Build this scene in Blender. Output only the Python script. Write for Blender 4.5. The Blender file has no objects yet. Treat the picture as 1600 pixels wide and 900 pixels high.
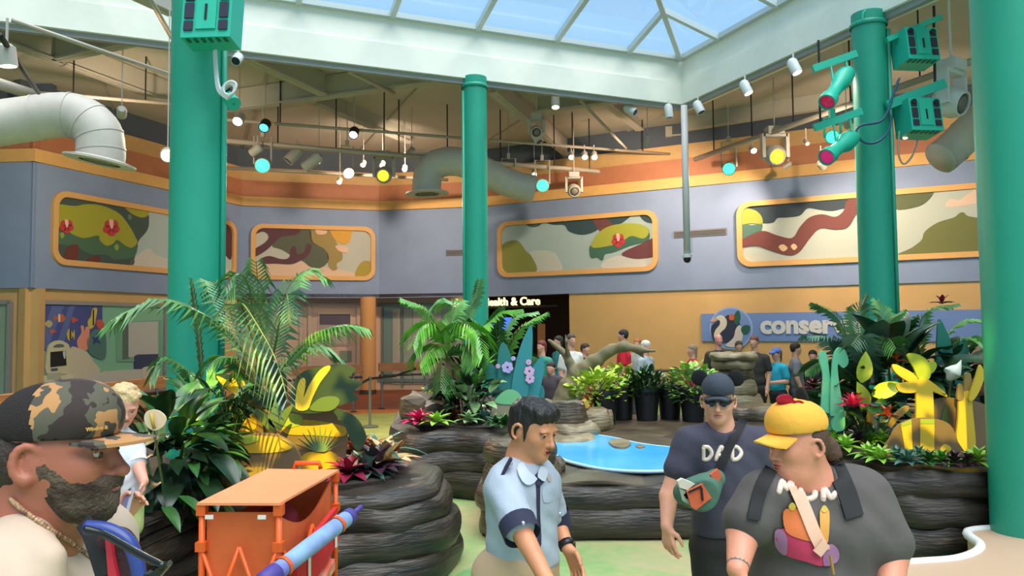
import bpy, bmesh, math, random
import numpy as np
from mathutils import Vector, Matrix
from mathutils.bvhtree import BVHTree
random.seed(7); np.random.seed(7)
SC = bpy.context.scene
COL = SC.collection
# ---------------------------------------------------------------- camera
FPX = 1200.0; CAMZ = 1.98; TILT = math.radians(2.9); ROLL = 0.009
_f = np.array([0, math.cos(TILT), math.sin(TILT)]); _r0 = np.array([1.0, 0, 0]); _u0 = np.cross(_r0, _f)
_r = _r0 * math.cos(ROLL) - _u0 * math.sin(ROLL); _u = _u0 * math.cos(ROLL) + _r0 * math.sin(ROLL)
cam_data = bpy.data.cameras.new('camera'); cam = bpy.data.objects.new('camera', cam_data); COL.objects.link(cam)
cam_data.sensor_width = 36; cam_data.lens = 36 * FPX / 1600; cam_data.clip_end = 200; cam_data.clip_start = .05
cam.matrix_world = Matrix(((_r[0], _u[0], -_f[0], 0), (_r[1], _u[1], -_f[1], 0), (_r[2], _u[2], -_f[2], CAMZ), (0, 0, 0, 1)))
SC.camera = cam
# ---------------------------------------------------------------- world, sun, exposure
SC.view_settings.view_transform = 'Standard'; SC.view_settings.look = 'None'
SC.view_settings.gamma = 1; SC.view_settings.use_curve_mapping = False
SC.view_settings.exposure = 0.74
world = bpy.data.worlds.new('sky'); SC.world = world; world.use_nodes = True
_bg = world.node_tree.nodes['Background']; _bg.inputs[0].default_value = (0.42, 0.70, 1.0, 1); _bg.inputs[1].default_value = 0.64
sun_d = bpy.data.lights.new('sun', 'SUN'); sun_d.energy = 4.2; sun_d.angle = math.radians(60); sun_d.color = (1, .94, .86)
sun = bpy.data.objects.new('sun', sun_d); COL.objects.link(sun); sun.rotation_euler = (math.radians(18), math.radians(12), 0)

# ---------------------------------------------------------------- measuring helpers
def ray(px, py): return _f * FPX + _r * (px - 800) + _u * (450 - py)
def W(px, py, y):                                   # point at world depth y seen at that pixel
    d = ray(px, py); p = d * (y / d[1]); return Vector((p[0], p[1], p[2] + CAMZ))
def G(px, py, z=0.0):                               # point at world height z seen at that pixel
    d = ray(px, py); p = d * ((z - CAMZ) / d[2]); return Vector((p[0], p[1], z))
def L(r, g, b):                                     # sRGB 0-255 -> linear
    return tuple(((c / 255) / 12.92 if c / 255 <= .04045 else ((c / 255 + .055) / 1.055) ** 2.4) for c in (r, g, b))

# ---------------------------------------------------------------- materials
MATS = {}
def mat(name, rgb, rough=.6, metal=0.0, var=0.0, vs=6.0, bump=0.0, bs=40.0, emit=0.0, rgb2=None, spec=.5, stretch=None, sss=0.0, alpha=1.0, trans=0.0):
    if name in MATS: return MATS[name]
    m = bpy.data.materials.new(name); m.use_nodes = True; nt = m.node_tree; b = nt.nodes['Principled BSDF']
    c = L(*rgb); b.inputs['Base Color'].default_value = (*c, 1); b.inputs['Roughness'].default_value = rough; b.inputs['Metallic'].default_value = metal
    b.inputs['Specular IOR Level'].default_value = spec
    if alpha < 1: b.inputs['Alpha'].default_value = alpha
    if trans: b.inputs['Transmission Weight'].default_value = trans
    if sss: b.inputs['Subsurface Weight'].default_value = sss; b.inputs['Subsurface Radius'].default_value = (.01, .004, .002)
    co = None
    if var or bump:
        tc = nt.nodes.new('ShaderNodeTexCoord'); co = tc.outputs['Object']
        if stretch:
            mp = nt.nodes.new('ShaderNodeMapping'); mp.inputs['Scale'].default_value = stretch; nt.links.new(co, mp.inputs[0]); co = mp.outputs[0]
    if var:
        n = nt.nodes.new('ShaderNodeTexNoise'); n.inputs['Scale'].default_value = vs; n.inputs['Detail'].default_value = 4; nt.links.new(co, n.inputs[0])
        cr = nt.nodes.new('ShaderNodeValToRGB')
        c2 = L(*rgb2) if rgb2 else tuple(max(0, x * (1 - var)) for x in c)
        c1 = c if rgb2 else tuple(min(1, x * (1 + var * .6)) for x in c)
        cr.color_ramp.elements[0].position = .35; cr.color_ramp.elements[1].position = .65
        cr.color_ramp.elements[0].color = (*c2, 1); cr.color_ramp.elements[1].color = (*c1, 1)
        nt.links.new(n.outputs[0], cr.inputs[0]); nt.links.new(cr.outputs[0], b.inputs['Base Color'])
    if bump:
        n2 = nt.nodes.new('ShaderNodeTexNoise'); n2.inputs['Scale'].default_value = bs; n2.inputs['Detail'].default_value = 5; nt.links.new(co, n2.inputs[0])
        bp = nt.nodes.new('ShaderNodeBump'); bp.inputs['Strength'].default_value = bump; bp.inputs['Distance'].default_value = .02
        nt.links.new(n2.outputs[0], bp.inputs['Height']); nt.links.new(bp.outputs[0], b.inputs['Normal'])
    if emit:
        b.inputs['Emission Color'].default_value = (*c, 1); b.inputs['Emission Strength'].default_value = emit
    MATS[name] = m; return m

# ---------------------------------------------------------------- object helpers
ORG = {}
def tag(o, label=None, cat=None, group=None, kind=None):
    if label: o['label'] = label
    if cat: o['category'] = cat
    if group: o['group'] = group
    if kind: o['kind'] = kind
    return o
def thing(name, loc, label, cat, group=None, kind=None):
    o = bpy.data.objects.new(name, None); COL.objects.link(o); o.location = loc; o.empty_display_size = .1
    ORG[o.name] = Vector(loc); return tag(o, label, cat, group, kind)
def link(name, me, parent=None):
    o = bpy.data.objects.new(name, me); COL.objects.link(o)
    if parent: o.parent = parent
    return o
def inst(name, me, parent, M):                      # a part that shares mesh data; M is its world matrix
    o = link(name, me, parent); o.matrix_basis = Matrix.Translation(-ORG[parent.name]) @ M; ORG[o.name] = M.to_translation(); return o
def basis(z, x=None):
    z = Vector(z).normalized(); x = Vector(x) if x is not None else (Vector((1, 0, 0)) if abs(z.x) < .9 else Vector((0, 1, 0)))
    y = z.cross(x).normalized(); x = y.cross(z).normalized(); return x, y, z
def smooth(pts, n=6, closed=True):                  # Catmull-Rom through 2-D or 3-D points
    P = [np.array(p, float) for p in pts]; N = len(P); out = []
    for i in range(N if closed else N - 1):
        if closed: a, b, c, d = P[i - 1], P[i], P[(i + 1) % N], P[(i + 2) % N]
        else: a, b, c, d = P[max(i - 1, 0)], P[i], P[i + 1], P[min(i + 2, N - 1)]
        for k in range(n):
            t = k / n
            out.append(.5 * ((2 * b) + (-a + c) * t + (2 * a - 5 * b + 4 * c - d) * t * t + (-a + 3 * b - 3 * c + d) * t ** 3))
    if not closed: out.append(P[-1])
    return out
class MB:
    def __init__(s): s.v = []; s.f = []; s.mi = []; s.cur = 0
    def add(s, vs, fs):
        o = len(s.v); s.v += [tuple(v) for v in vs]
        for f in fs: s.f.append(tuple(i + o for i in f)); s.mi.append(s.cur)
        return s
    def box(s, c, size, R=None):
        c = Vector(c); vs = []
        for x in (-.5, .5):
            for y in (-.5, .5):
                for z in (-.5, .5):
                    p = Vector((x * size[0], y * size[1], z * size[2])); p = R @ p if R else p; vs.append(c + p)
        return s.add(vs, [(0, 1, 3, 2), (4, 6, 7, 5), (0, 4, 5, 1), (2, 3, 7, 6), (0, 2, 6, 4), (1, 5, 7, 3)])
    def bar(s, a, b, w, h, up=(0, 0, 1)):           # rectangular bar from a to b
        a = Vector(a); b = Vector(b); d = (b - a); ln = d.length; d.normalize()
        x = d.cross(Vector(up)); x = x.normalized() if x.length > 1e-4 else Vector((1, 0, 0)); z = x.cross(d)
        R = Matrix((x, d, z)).transposed(); return s.box((a + b) / 2, (w, ln, h), R)
    def prism(s, pts, vec):
        n = len(pts); vec = Vector(vec); P = [Vector(p) for p in pts]
        return s.add(P + [p + vec for p in P], [tuple(range(n))[::-1], tuple(range(n, 2 * n))] + [(i, (i + 1) % n, n + (i + 1) % n, n + i) for i in range(n)])
    def tube(s, path, rad, seg=8, cap=True, flat=None):
        P = [Vector(p) for p in path]; n = len(P); R = rad if hasattr(rad, '__len__') else [rad] * n; vs = []; x = None
        for i in range(n):
            t = (P[min(i + 1, n - 1)] - P[max(i - 1, 0)]); t = t.normalized() if t.length > 1e-9 else Vector((0, 0, 1))
            if x is None: x, y, _ = basis(t)
            else:
                x = (x - t * x.dot(t)); x = x.normalized() if x.length > 1e-6 else basis(t)[0]; y = t.cross(x)
            for k in range(seg):
                a = 2 * math.pi * k / seg; vs.append(P[i] + (x * math.cos(a) + y * math.sin(a)) * R[i])
        fs = [(i * seg + k, i * seg + (k + 1) % seg, (i + 1) * seg + (k + 1) % seg, (i + 1) * seg + k) for i in range(n - 1) for k in range(seg)]
        if cap: fs += [tuple(range(seg))[::-1], tuple(range((n - 1) * seg, n * seg))]
        return s.add(vs, fs)
    def lathe(s, prof, c=(0, 0, 0), seg=20, R=None, cap=True):   # prof: (r, z)
        c = Vector(c); vs = []
        for r, z in prof:
            for k in range(seg):
                a = 2 * math.pi * k / seg; p = Vector((r * math.cos(a), r * math.sin(a), z)); vs.append(c + (R @ p if R else p))
        n = len(prof); fs = [(i * seg + k, i * seg + (k + 1) % seg, (i + 1) * seg + (k + 1) % seg, (i + 1) * seg + k) for i in range(n - 1) for k in range(seg)]
        if cap: fs += [tuple(range(seg))[::-1], tuple(range((n - 1) * seg, n * seg))]
        return s.add(vs, fs)
    def ell(s, c, r, R=None, nu=12, nv=8):
        prof = [(max(1e-4, math.sin(math.pi * i / nv)), -math.cos(math.pi * i / nv)) for i in range(nv + 1)]
        if not hasattr(r, '__len__'): r = (r, r, r)
        S = Matrix.Diagonal(Vector(r)); RR = (R @ S) if R else S
        return s.lathe(prof, c, nu, RR, cap=False)
    def grid(s, rows):
        n = len(rows); m = len(rows[0]); return s.add([p for r in rows for p in r], [(i * m + j, i * m + j + 1, (i + 1) * m + j + 1, (i + 1) * m + j) for i in range(n - 1) for j in range(m - 1)])
    def mesh(s, name, mats, smooth=False):
        me = bpy.data.meshes.new(name); me.from_pydata([tuple(v) for v in s.v], [], s.f)
        for m in (mats if isinstance(mats, (list, tuple)) else [mats]): me.materials.append(m)
        if any(s.mi): me.polygons.foreach_set('material_index', s.mi)
        if smooth: me.polygons.foreach_set('use_smooth', [True] * len(me.polygons))
        me.update(); return me
    def build(s, name, mats, parent=None, smooth=False, ang=None):
        if parent is not None: off = ORG[parent.name]
        else:
            a = np.array(s.v); off = Vector(((a[:, 0].min() + a[:, 0].max()) / 2, (a[:, 1].min() + a[:, 1].max()) / 2, a[:, 2].min()))
        s.v = [(v[0] - off[0], v[1] - off[1], v[2] - off[2]) for v in s.v]
        me = s.mesh(name, mats, smooth or ang is not None)
        if ang is not None: me.set_sharp_from_angle(angle=math.radians(ang))
        o = link(name, me, parent); ORG[o.name] = Vector(off)
        if parent is None: o.location = off
        return o
def struct(name, mb, m, parent=None, **k):
    o = mb.build(name, m, parent, **k)
    if parent is None: o['kind'] = 'structure'
    return o
def text_mesh(txt, size, depth=.01, offset=0.0, align='LEFT'):
    cu = bpy.data.curves.new('t', 'FONT'); cu.body = txt; cu.size = size; cu.extrude = depth; cu.offset = offset; cu.align_x = align; cu.resolution_u = 3
    ob = bpy.data.objects.new('t', cu); COL.objects.link(ob); dg = bpy.context.evaluated_depsgraph_get()
    me = bpy.data.meshes.new_from_object(ob.evaluated_get(dg)); bpy.data.objects.remove(ob); return me

# ---------------------------------------------------------------- signed-distance sculpting (continuous bodies, clothes, rocks)
class SDF:
    def __init__(s): s.p = []
    def cone(s, a, b, ra, rb, t=0, k=.02): s.p.append(('c', np.array(a, float), np.array(b, float), ra, rb, t, k)); return s
    def chain(s, pts, rs, t=0, k=.02):
        for i in range(len(pts) - 1): s.cone(pts[i], pts[i + 1], rs[i], rs[i + 1], t, k)
        return s
    def ell(s, c, r, R=None, t=0, k=.02): s.p.append(('e', np.array(c, float), np.array(r if hasattr(r, '__len__') else (r,) * 3, float), np.array(R if R is not None else np.eye(3), float), None, t, k)); return s
    def sub(s, c, r, R=None, t=0, k=.01): s.p.append(('s', np.array(c, float), np.array(r if hasattr(r, '__len__') else (r,) * 3, float), np.array(R if R is not None else np.eye(3), float), None, t, k)); return s
    def cut(s, c, n): s.p.append(('h', np.array(c, float), np.array(n, float) / np.linalg.norm(n), None, None, 0, 0)); return s    # removes the side n points to
    def run(s, h, noise=None):
        lo = np.full(3, 1e9); hi = np.full(3, -1e9)
        for q in s.p:
            if q[0] == 'c':
                m = max(q[3], q[4]); lo = np.minimum(lo, np.minimum(q[1], q[2]) - m); hi = np.maximum(hi, np.maximum(q[1], q[2]) + m)
            elif q[0] == 'e':
                m = q[2].max(); lo = np.minimum(lo, q[1] - m); hi = np.maximum(hi, q[1] + m)
        lo -= 3 * h; n = np.ceil((hi - lo) / h).astype(int) + 4
        D = np.full(n, 1.0, np.float32); T = np.zeros(n, np.int8)
        ax = [lo[i] + h * np.arange(n[i]) for i in range(3)]
        for q in s.p:
            if q[0] == 'h':
                d = (ax[0][:, None, None] - q[1][0]) * q[2][0] + (ax[1][None, :, None] - q[1][1]) * q[2][1] + (ax[2][None, None, :] - q[1][2]) * q[2][2]
                np.maximum(D, d.astype(np.float32), out=D); continue
            k = q[6]; mg = k + 3 * h
            if q[0] == 'c': m = max(q[3], q[4]) + mg; a = np.minimum(q[1], q[2]) - m; b = np.maximum(q[1], q[2]) + m
            else: m = q[2].max() + mg; a = q[1] - m; b = q[1] + m
            i0 = np.clip(((a - lo) / h).astype(int), 0, n - 1); i1 = np.clip(((b - lo) / h).astype(int) + 2, 1, n)
            sl = tuple(slice(i0[i], i1[i]) for i in range(3))
            X = (ax[0][sl[0]] - q[1][0])[:, None, None]; Y = (ax[1][sl[1]] - q[1][1])[None, :, None]; Z = (ax[2][sl[2]] - q[1][2])[None, None, :]
            if q[0] == 'c':
                v = q[2] - q[1]; l2 = max(float(v @ v), 1e-12); t = np.clip((X * v[0] + Y * v[1] + Z * v[2]) / l2, 0, 1)
                d = np.sqrt((X - t * v[0]) ** 2 + (Y - t * v[1]) ** 2 + (Z - t * v[2]) ** 2) - (q[3] + (q[4] - q[3]) * t)
            else:
                R = q[3]; r = q[2]
                U = [(X * R[0, i] + Y * R[1, i] + Z * R[2, i]) for i in range(3)]
                k0 = np.sqrt(sum((U[i] / r[i]) ** 2 for i in range(3))); k1 = np.sqrt(sum((U[i] / r[i] ** 2) ** 2 for i in range(3))) + 1e-9
                d = np.where(k0 < 1e-6, -r.min(), k0 * (k0 - 1) / k1)
            d = d.astype(np.float32); cur = D[sl]
            if q[0] == 's':
                hh = np.clip(.5 - .5 * (cur + d) / k, 0, 1); nd = cur + (-d - cur) * hh + k * hh * (1 - hh); D[sl] = nd
                T[sl] = np.where((-d > cur - h) & (q[5] > 0), q[5], T[sl])
            else:
                T[sl] = np.where(d < cur, q[5], T[sl])
                if k > 0: hh = np.clip(.5 + .5 * (cur - d) / k, 0, 1); D[sl] = cur + (d - cur) * hh - k * hh * (1 - hh)
                else: D[sl] = np.minimum(cur, d)
        if noise is not None: D += noise(ax[0][:, None, None], ax[1][None, :, None], ax[2][None, None, :]).astype(np.float32)
        return D, T, lo, h
    def build(s, name, mats, parent, h=.01, noise=None, smooth=True):
        D, T, lo, h = s.run(h, noise); ins = D < 0
        c = [ins[x:ins.shape[0] - 1 + x, y:ins.shape[1] - 1 + y, z:ins.shape[2] - 1 + z] for x in (0, 1) for y in (0, 1) for z in (0, 1)]
        sm = np.zeros(c[0].shape, np.int8)
        for q in c: sm += q
        act = (sm > 0) & (sm < 8); ijk = np.argwhere(act); N = len(ijk)
        idx = np.full(act.shape, -1, np.int32); idx[act] = np.arange(N)
        acc = np.zeros((N, 3), np.float32); cnt = np.zeros((N, 1), np.float32)
        offs = [np.array((x, y, z)) for x in (0, 1) for y in (0, 1) for z in (0, 1)]
        V = [D[ijk[:, 0] + o[0], ijk[:, 1] + o[1], ijk[:, 2] + o[2]] for o in offs]
        for i in range(8):
            for j in range(i + 1, 8):
                if abs(offs[i] - offs[j]).sum() != 1: continue
                m = (V[i] < 0) != (V[j] < 0); den = V[i] - V[j]; t = np.where(m, V[i] / np.where(m, den, 1), 0)[:, None]
                acc += np.where(m[:, None], offs[i] + t * (offs[j] - offs[i]), 0); cnt += m[:, None]
        vert = lo + h * (ijk + acc / np.maximum(cnt, 1))
        fs = []
        for a in range(3):
            b, cc = (a + 1) % 3, (a + 2) % 3
            s0 = [slice(1, -1)] * 3; s1 = [slice(1, -1)] * 3
            s0[a] = slice(0, -1); s1[a] = slice(1, None)
            A = ins[tuple(s0)]; B = ins[tuple(s1)]; e = np.argwhere(A != B)
            if not len(e): continue
            fl = A[e[:, 0], e[:, 1], e[:, 2]]; e = e + 1; e[:, a] -= 1
            def at(db, dc):
                q = e.copy(); q[:, b] -= db; q[:, cc] -= dc; return idx[q[:, 0], q[:, 1], q[:, 2]]
            qd = np.stack([at(1, 1), at(0, 1), at(0, 0), at(1, 0)], 1); qd[~fl] = qd[~fl][:, ::-1]
            fs.append(qd[(qd >= 0).all(1)])
        fs = np.concatenate(fs); tg = T[ijk[:, 0], ijk[:, 1], ijk[:, 2]]
        if parent is not None: off = np.array(ORG[parent.name])
        else: off = np.array([vert[:, 0].mean(), vert[:, 1].mean(), vert[:, 2].min()])
        me = bpy.data.meshes.new(name); me.vertices.add(N); me.vertices.foreach_set('co', (vert - off).astype(np.float32).ravel())
        me.loops.add(len(fs) * 4); me.loops.foreach_set('vertex_index', fs.astype(np.int32).ravel())
        me.polygons.add(len(fs)); me.polygons.foreach_set('loop_start', np.arange(0, len(fs) * 4, 4, dtype=np.int32))
        for m in (mats if isinstance(mats, (list, tuple)) else [mats]): me.materials.append(m)
        me.polygons.foreach_set('material_index', np.max(tg[fs], 1).astype(np.int32)); me.update(calc_edges=True); me.validate()
        me.polygons.foreach_set('use_smooth', np.full(len(me.polygons), smooth))
        o = link(name, me, parent); ORG[o.name] = Vector(off)
        if parent is None: o.location = off
        return o
# ================================================================ THE ROOM
WALLP = [(-17, 16.9), (-10.4, 16.6), (-8.07, 22.8), (-4.16, 24.0), (-.94, 23.4), (10.5, 17.3), (16.4, 14.15)]
def seg_frame(i):
    A = Vector((*WALLP[i], 0)); B = Vector((*WALLP[i + 1], 0)); d = (B - A).normalized(); n = Vector((d.y, -d.x, 0))   # n points into the room
    return A, B, d, n
def on_wall(px, py, i, off=0.0):                    # pixel -> point on wall i (off metres into the room)
    A, B, d, n = seg_frame(i); A = A + n * off; r = Vector(ray(px, py)); s = (A - Vector((0, 0, CAMZ))).dot(n) / r.dot(n)
    return Vector((0, 0, CAMZ)) + r * s
def uz(p, i):
    A, B, d, n = seg_frame(i); return ((p - A).dot(d), p.z)
def from_uz(u, z, i, off=0.0):
    A, B, d, n = seg_frame(i); q = A + d * u + n * off; return Vector((q.x, q.y, z))
def wall_slab(name, i, u0, u1, z0, z1, off, th, m, parent=None):
    A, B, d, n = seg_frame(i); mb = MB()
    p = [from_uz(u0, z0, i, off), from_uz(u1, z0, i, off), from_uz(u1, z1, i, off), from_uz(u0, z1, i, off)]
    mb.prism(p, -n * th); return struct(name, mb, m, parent)

# ---- floor: green and tan patched flooring with a rust apron by the far doors
def floor_mat():
    m = bpy.data.materials.new('patched_floor'); m.use_nodes = True; nt = m.node_tree; b = nt.nodes['Principled BSDF']; N = nt.nodes.new; LK = nt.links.new
    tc = N('ShaderNodeTexCoord'); mp = N('ShaderNodeMapping'); mp.inputs['Rotation'].default_value = (0, 0, .5); LK(tc.outputs['Object'], mp.inputs[0])
    n1 = N('ShaderNodeTexNoise'); n1.inputs['Scale'].default_value = .55; n1.inputs['Detail'].default_value = 3; LK(mp.outputs[0], n1.inputs[0])
    br = N('ShaderNodeTexBrick'); br.inputs['Scale'].default_value = 1.0; br.inputs['Mortar Size'].default_value = .003; br.inputs['Brick Width'].default_value = .9; br.inputs['Row Height'].default_value = .6
    br.inputs['Color1'].default_value = (.25, .25, .25, 1); br.inputs['Color2'].default_value = (.75, .75, .75, 1); br.inputs['Mortar'].default_value = (.4, .4, .4, 1); LK(mp.outputs[0], br.inputs[0])
    mx = N('ShaderNodeMix'); mx.data_type = 'FLOAT'; mx.inputs[0].default_value = .3; LK(n1.outputs[0], mx.inputs[2]); LK(br.outputs[0], mx.inputs[3])
    n2 = N('ShaderNodeTexNoise'); n2.inputs['Scale'].default_value = 9; n2.inputs['Detail'].default_value = 6; LK(mp.outputs[0], n2.inputs[0])
    mx2 = N('ShaderNodeMix'); mx2.data_type = 'FLOAT'; mx2.inputs[0].default_value = .22; LK(mx.outputs[0], mx2.inputs[2]); LK(n2.outputs[0], mx2.inputs[3])
    cr = N('ShaderNodeValToRGB'); e = cr.color_ramp.elements; e[0].position = .38; e[0].color = (*L(84, 142, 98), 1); e[1].position = .66; e[1].color = (*L(184, 164, 124), 1)
    q = e.new(.47); q.color = (*L(120, 162, 98), 1); q = e.new(.56); q.color = (*L(156, 166, 112), 1)
    LK(mx2.outputs[0], cr.inputs[0]); LK(cr.outputs[0], b.inputs['Base Color']); b.inputs['Roughness'].default_value = .45
    return m
mb = MB(); mb.box((0, 9, -.1), (44, 36, .2)); floor = struct('floor', mb, floor_mat())
M_rust = mat('rust_floor', (150, 72, 48), .5, var=.25, vs=2); M_orange_fl = mat('orange_floor', (205, 112, 52), .5, var=.1)
M_yel_fl = mat('olive_floor', (170, 165, 85), .5, var=.2, vs=3)
def floor_patch(name, pix, z, m):
    mb = MB(); mb.prism([G(*p, 0.0) + Vector((0, 0, .002)) for p in smooth(pix, 5)], (0, 0, z)); return struct(name, mb, m)
floor_patch('floor_olive', [(440, 668), (520, 648), (600, 640), (660, 640), (700, 650), (690, 690), (600, 705), (480, 720), (420, 700)], .004, M_yel_fl)
floor_patch('floor_orange', [(470, 640), (540, 634), (610, 632), (690, 634), (720, 640), (640, 645), (560, 647), (470, 656)], .007, M_orange_fl)
floor_patch('floor_rust', [(-300, 640), (-300, 620), (300, 614), (730, 609), (760, 616), (720, 636), (640, 640), (545, 641), (440, 648), (200, 660)], .010, M_rust)

# ---- far walls: blue-grey fascia above, ochre below, striped orange cove on top
M_blue = mat('blue_grey_paint', (136, 154, 190), .7, var=.05, vs=1.5)
M_slate = mat('slate_paint', (82, 90, 104), .8)
M_och = mat('ochre_paint', (214, 174, 118), .7, var=.05, vs=1.5)
M_or1 = mat('yellow_orange_stripe', (222, 172, 106), .6, var=.05); M_or2 = mat('rust_stripe', (176, 112, 80), .6, var=.05); M_or3 = mat('tan_orange_stripe', (196, 156, 104), .6, var=.05)
M_dark = mat('dark_brown_paint', (62, 50, 44), .8); M_pinkw = mat('pale_pink_paint', (205, 172, 150), .7)
ZB0, ZB1 = 2.92, 5.67
wn = ['left_end', 'left', 'far_left', 'far_middle', 'right']
for i in range(5):
    A, B, d, n = seg_frame(i); ln = (B - A).length + (6.7 if i == 4 else 0)
    wall_slab('wall_' + wn[i], i, -.02, ln + .02, ZB0, ZB1, 0, .3, M_blue)
    wall_slab('wall_%s_slate' % wn[i], i, -.15, ln + .15, 6.85, 7.52, -.28, .2, M_slate)
    # cove of three stripes, each a little further out
    t = wall_slab('trim_%d' % (i * 3 + 1), i, -.06, ln + .06, ZB1, 5.95, .08, .4, M_or1)
    t = wall_slab('trim_%d' % (i * 3 + 2), i, -.06, ln + .06, 5.95, 6.45, .03, .4, M_or2)
    t = wall_slab('trim_%d' % (i * 3 + 3), i, -.06, ln + .06, 6.45, 6.86, -.06, .4, M_or3)
# lower walls
A, B, d, n = seg_frame(0); wall_slab('wall_left_end_lower', 0, 0, (B - A).length + .1, 0, ZB0, -.12, .2, M_och)
A, B, d, n = seg_frame(1); wall_slab('wall_left_lower', 1, -.05, (B - A).length, 0, ZB0, -.12, .2, M_och)
A, B, d, n = seg_frame(2); wall_slab('wall_far_left_lower', 2, -1.2, (B - A).length + .3, 0, 3.3, -.9, .2, M_pinkw); L2 = (B - A).length
wall_slab('ceiling_soffit_1', 2, -1.2, L2 + .4, ZB0 + .02, ZB0 + .12, 0, 1.2, M_dark)
A, B, d, n = seg_frame(3); L3 = (B - A).length
wall_slab('ceiling_soffit_2', 3, -.4, L3, ZB0 + .02, ZB0 + .12, 0, 1.2, M_dark)
uE = uz(on_wall(728, 540, 3), 3)[0]                # entrance starts here
wall_slab('wall_far_middle_lower', 3, -.3, uE, 0, 3.3, -.9, .2, M_pinkw)
uR = uz(on_wall(889, 540, 4), 4)[0]
A, B, d, n = seg_frame(4); L4 = (B - A).length + 6.7
wall_slab('wall_right_lower', 4, uR, L4, 0, ZB0, -.06, .2, M_och)
# entrance recess: dark passage between the far middle wall and the right wall
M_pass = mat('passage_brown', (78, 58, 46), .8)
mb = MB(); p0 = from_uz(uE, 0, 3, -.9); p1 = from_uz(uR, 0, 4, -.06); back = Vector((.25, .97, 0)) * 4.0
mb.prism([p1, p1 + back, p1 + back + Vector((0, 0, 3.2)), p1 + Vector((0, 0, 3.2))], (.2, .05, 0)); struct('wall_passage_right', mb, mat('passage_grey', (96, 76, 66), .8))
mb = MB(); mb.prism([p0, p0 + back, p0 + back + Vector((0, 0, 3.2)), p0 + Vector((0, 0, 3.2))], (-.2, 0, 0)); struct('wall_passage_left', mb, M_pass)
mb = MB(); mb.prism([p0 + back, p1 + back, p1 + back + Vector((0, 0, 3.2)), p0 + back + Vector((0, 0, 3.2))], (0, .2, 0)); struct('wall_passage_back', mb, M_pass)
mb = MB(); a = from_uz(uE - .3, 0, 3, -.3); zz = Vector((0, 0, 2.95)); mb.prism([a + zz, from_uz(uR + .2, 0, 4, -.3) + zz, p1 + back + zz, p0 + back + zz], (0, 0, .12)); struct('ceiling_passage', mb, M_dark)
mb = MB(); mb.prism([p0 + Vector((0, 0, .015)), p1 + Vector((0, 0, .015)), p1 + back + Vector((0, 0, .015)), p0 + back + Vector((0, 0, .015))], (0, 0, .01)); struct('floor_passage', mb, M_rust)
# ---- right side wall beyond the frame (closes the room where the photo ends)
mb = MB(); mb.prism([(16.3, 14.3, 0), (16.9, 2, 0), (16.9, 2, 7.5), (16.3, 14.3, 7.5)], (.3, 0, 0)); struct('wall_right_side', mb, M_blue)
mb = MB(); mb.prism([(-17, 17, 0), (-17.4, 3, 0), (-17.4, 3, 7.5), (-17, 17, 7.5)], (-.3, 0, 0)); struct('wall_left_side', mb, M_och)

# ---- skylight: far corner C, edge E1 to the left, edge E2 towards the camera
E1 = Vector((-.923, -.384, 0)); E2 = Vector((.384, -.923, 0)); C0 = Vector((3.78, 16.72, 0)); SL = 14.5
def sk(a, b, z): q = C0 + E1 * a + E2 * b; return Vector((q.x, q.y, z))
M_fas = mat('pale_mint_fascia', (238, 236, 222), .55, var=.02); M_ceil = mat('ceiling_grey', (192, 184, 172), .85, var=.06, vs=.8)
M_beam = mat('ceiling_beam_grey', (176, 170, 158), .75); M_frame = mat('skylight_aluminium', (196, 204, 204), .4, metal=.2)
CZ = 7.5
ceil = thing('ceiling', (0, 8, CZ), None, None, kind='structure')
cw = .55                                                   # half depth of the edge beam
big = [(-22, -5), (22, -5), (22, 30), (-22, 30)]
ho = [sk(-cw, -cw, CZ), sk(SL + cw, -cw, CZ), sk(SL + cw, SL + cw, CZ), sk(-cw, SL + cw, CZ)]
def ceil_piece(pts):
    mb = MB(); mb.prism([Vector((p[0], p[1], CZ)) for p in pts], (0, 0, .12)); mb.build('ceiling_panel', M_ceil, ceil)
def ext(p, q, t): return Vector(p) + (Vector(q) - Vector(p)) * t
h0, h1, h2, h3 = ho
far_l = ext(h0, h1, 2.2); ceil_piece([h1, h0, ext(h1, h0, 3.0), ext(h1, h0, 3.0) + Vector((-6, 15, 0)), h1 + Vector((-26, 8, 0)), far_l])
ceil_piece([h0, h3, h3 + Vector((24, -4, 0)), ext(h1, h0, 3.0)])
ceil_piece([h1, far_l, far_l + Vector((-3, -9, 0)), h2 + Vector((-14, -5, 0)), h2])
# joints of the deck
for k in range(9):
    mb = MB(); a = sk(-8 + 3.3 * k, -1.2, CZ - .02); mb.bar(a, a - E2 * 15, .05, .04); mb.build('deck_joint', M_beam, ceil)
# edge beams: lower fascia, ledge, upper curb
for nm, f0, f1 in (('trim_16', lambda t, o, z: sk(t, -o, z), (-.55, SL + .55)), ('trim_17', lambda t, o, z: sk(-o, t, z), (-.55, SL + .55)),
                   ('trim_18', lambda t, o, z: sk(SL + o, t, z), (-.55, SL + .55)), ('trim_19', lambda t, o, z: sk(t, SL + o, z), (-.55, SL + .55))):
    mb = MB(); prof = [(0, 6.85), (0, 7.33), (.05, 7.35), (.06, 7.85), (.2, 7.88), (.45, 7.88), (.45, 6.85)]
    for (oa, za), (ob, zb) in zip(prof, prof[1:] + prof[:1]):
        mb.add([f0(-oa if 0 else f1[0] + .55 - oa, oa, za), f0(f1[1] - .55 + oa, oa, za), f0(f1[1] - .55 + ob, ob, zb), f0(f1[0] + .55 - ob, ob, zb)], [(0, 1, 2, 3)])
    struct(nm, mb, M_fas)
    mb = MB(); mb.bar(f0(-.2, .12, 6.8), f0(SL + .2, .12, 6.8), .1, .1); struct(nm.replace('trim_1', 'trim_3'), mb, mat('grey_edge_rail', (150, 150, 148), .6))
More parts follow.
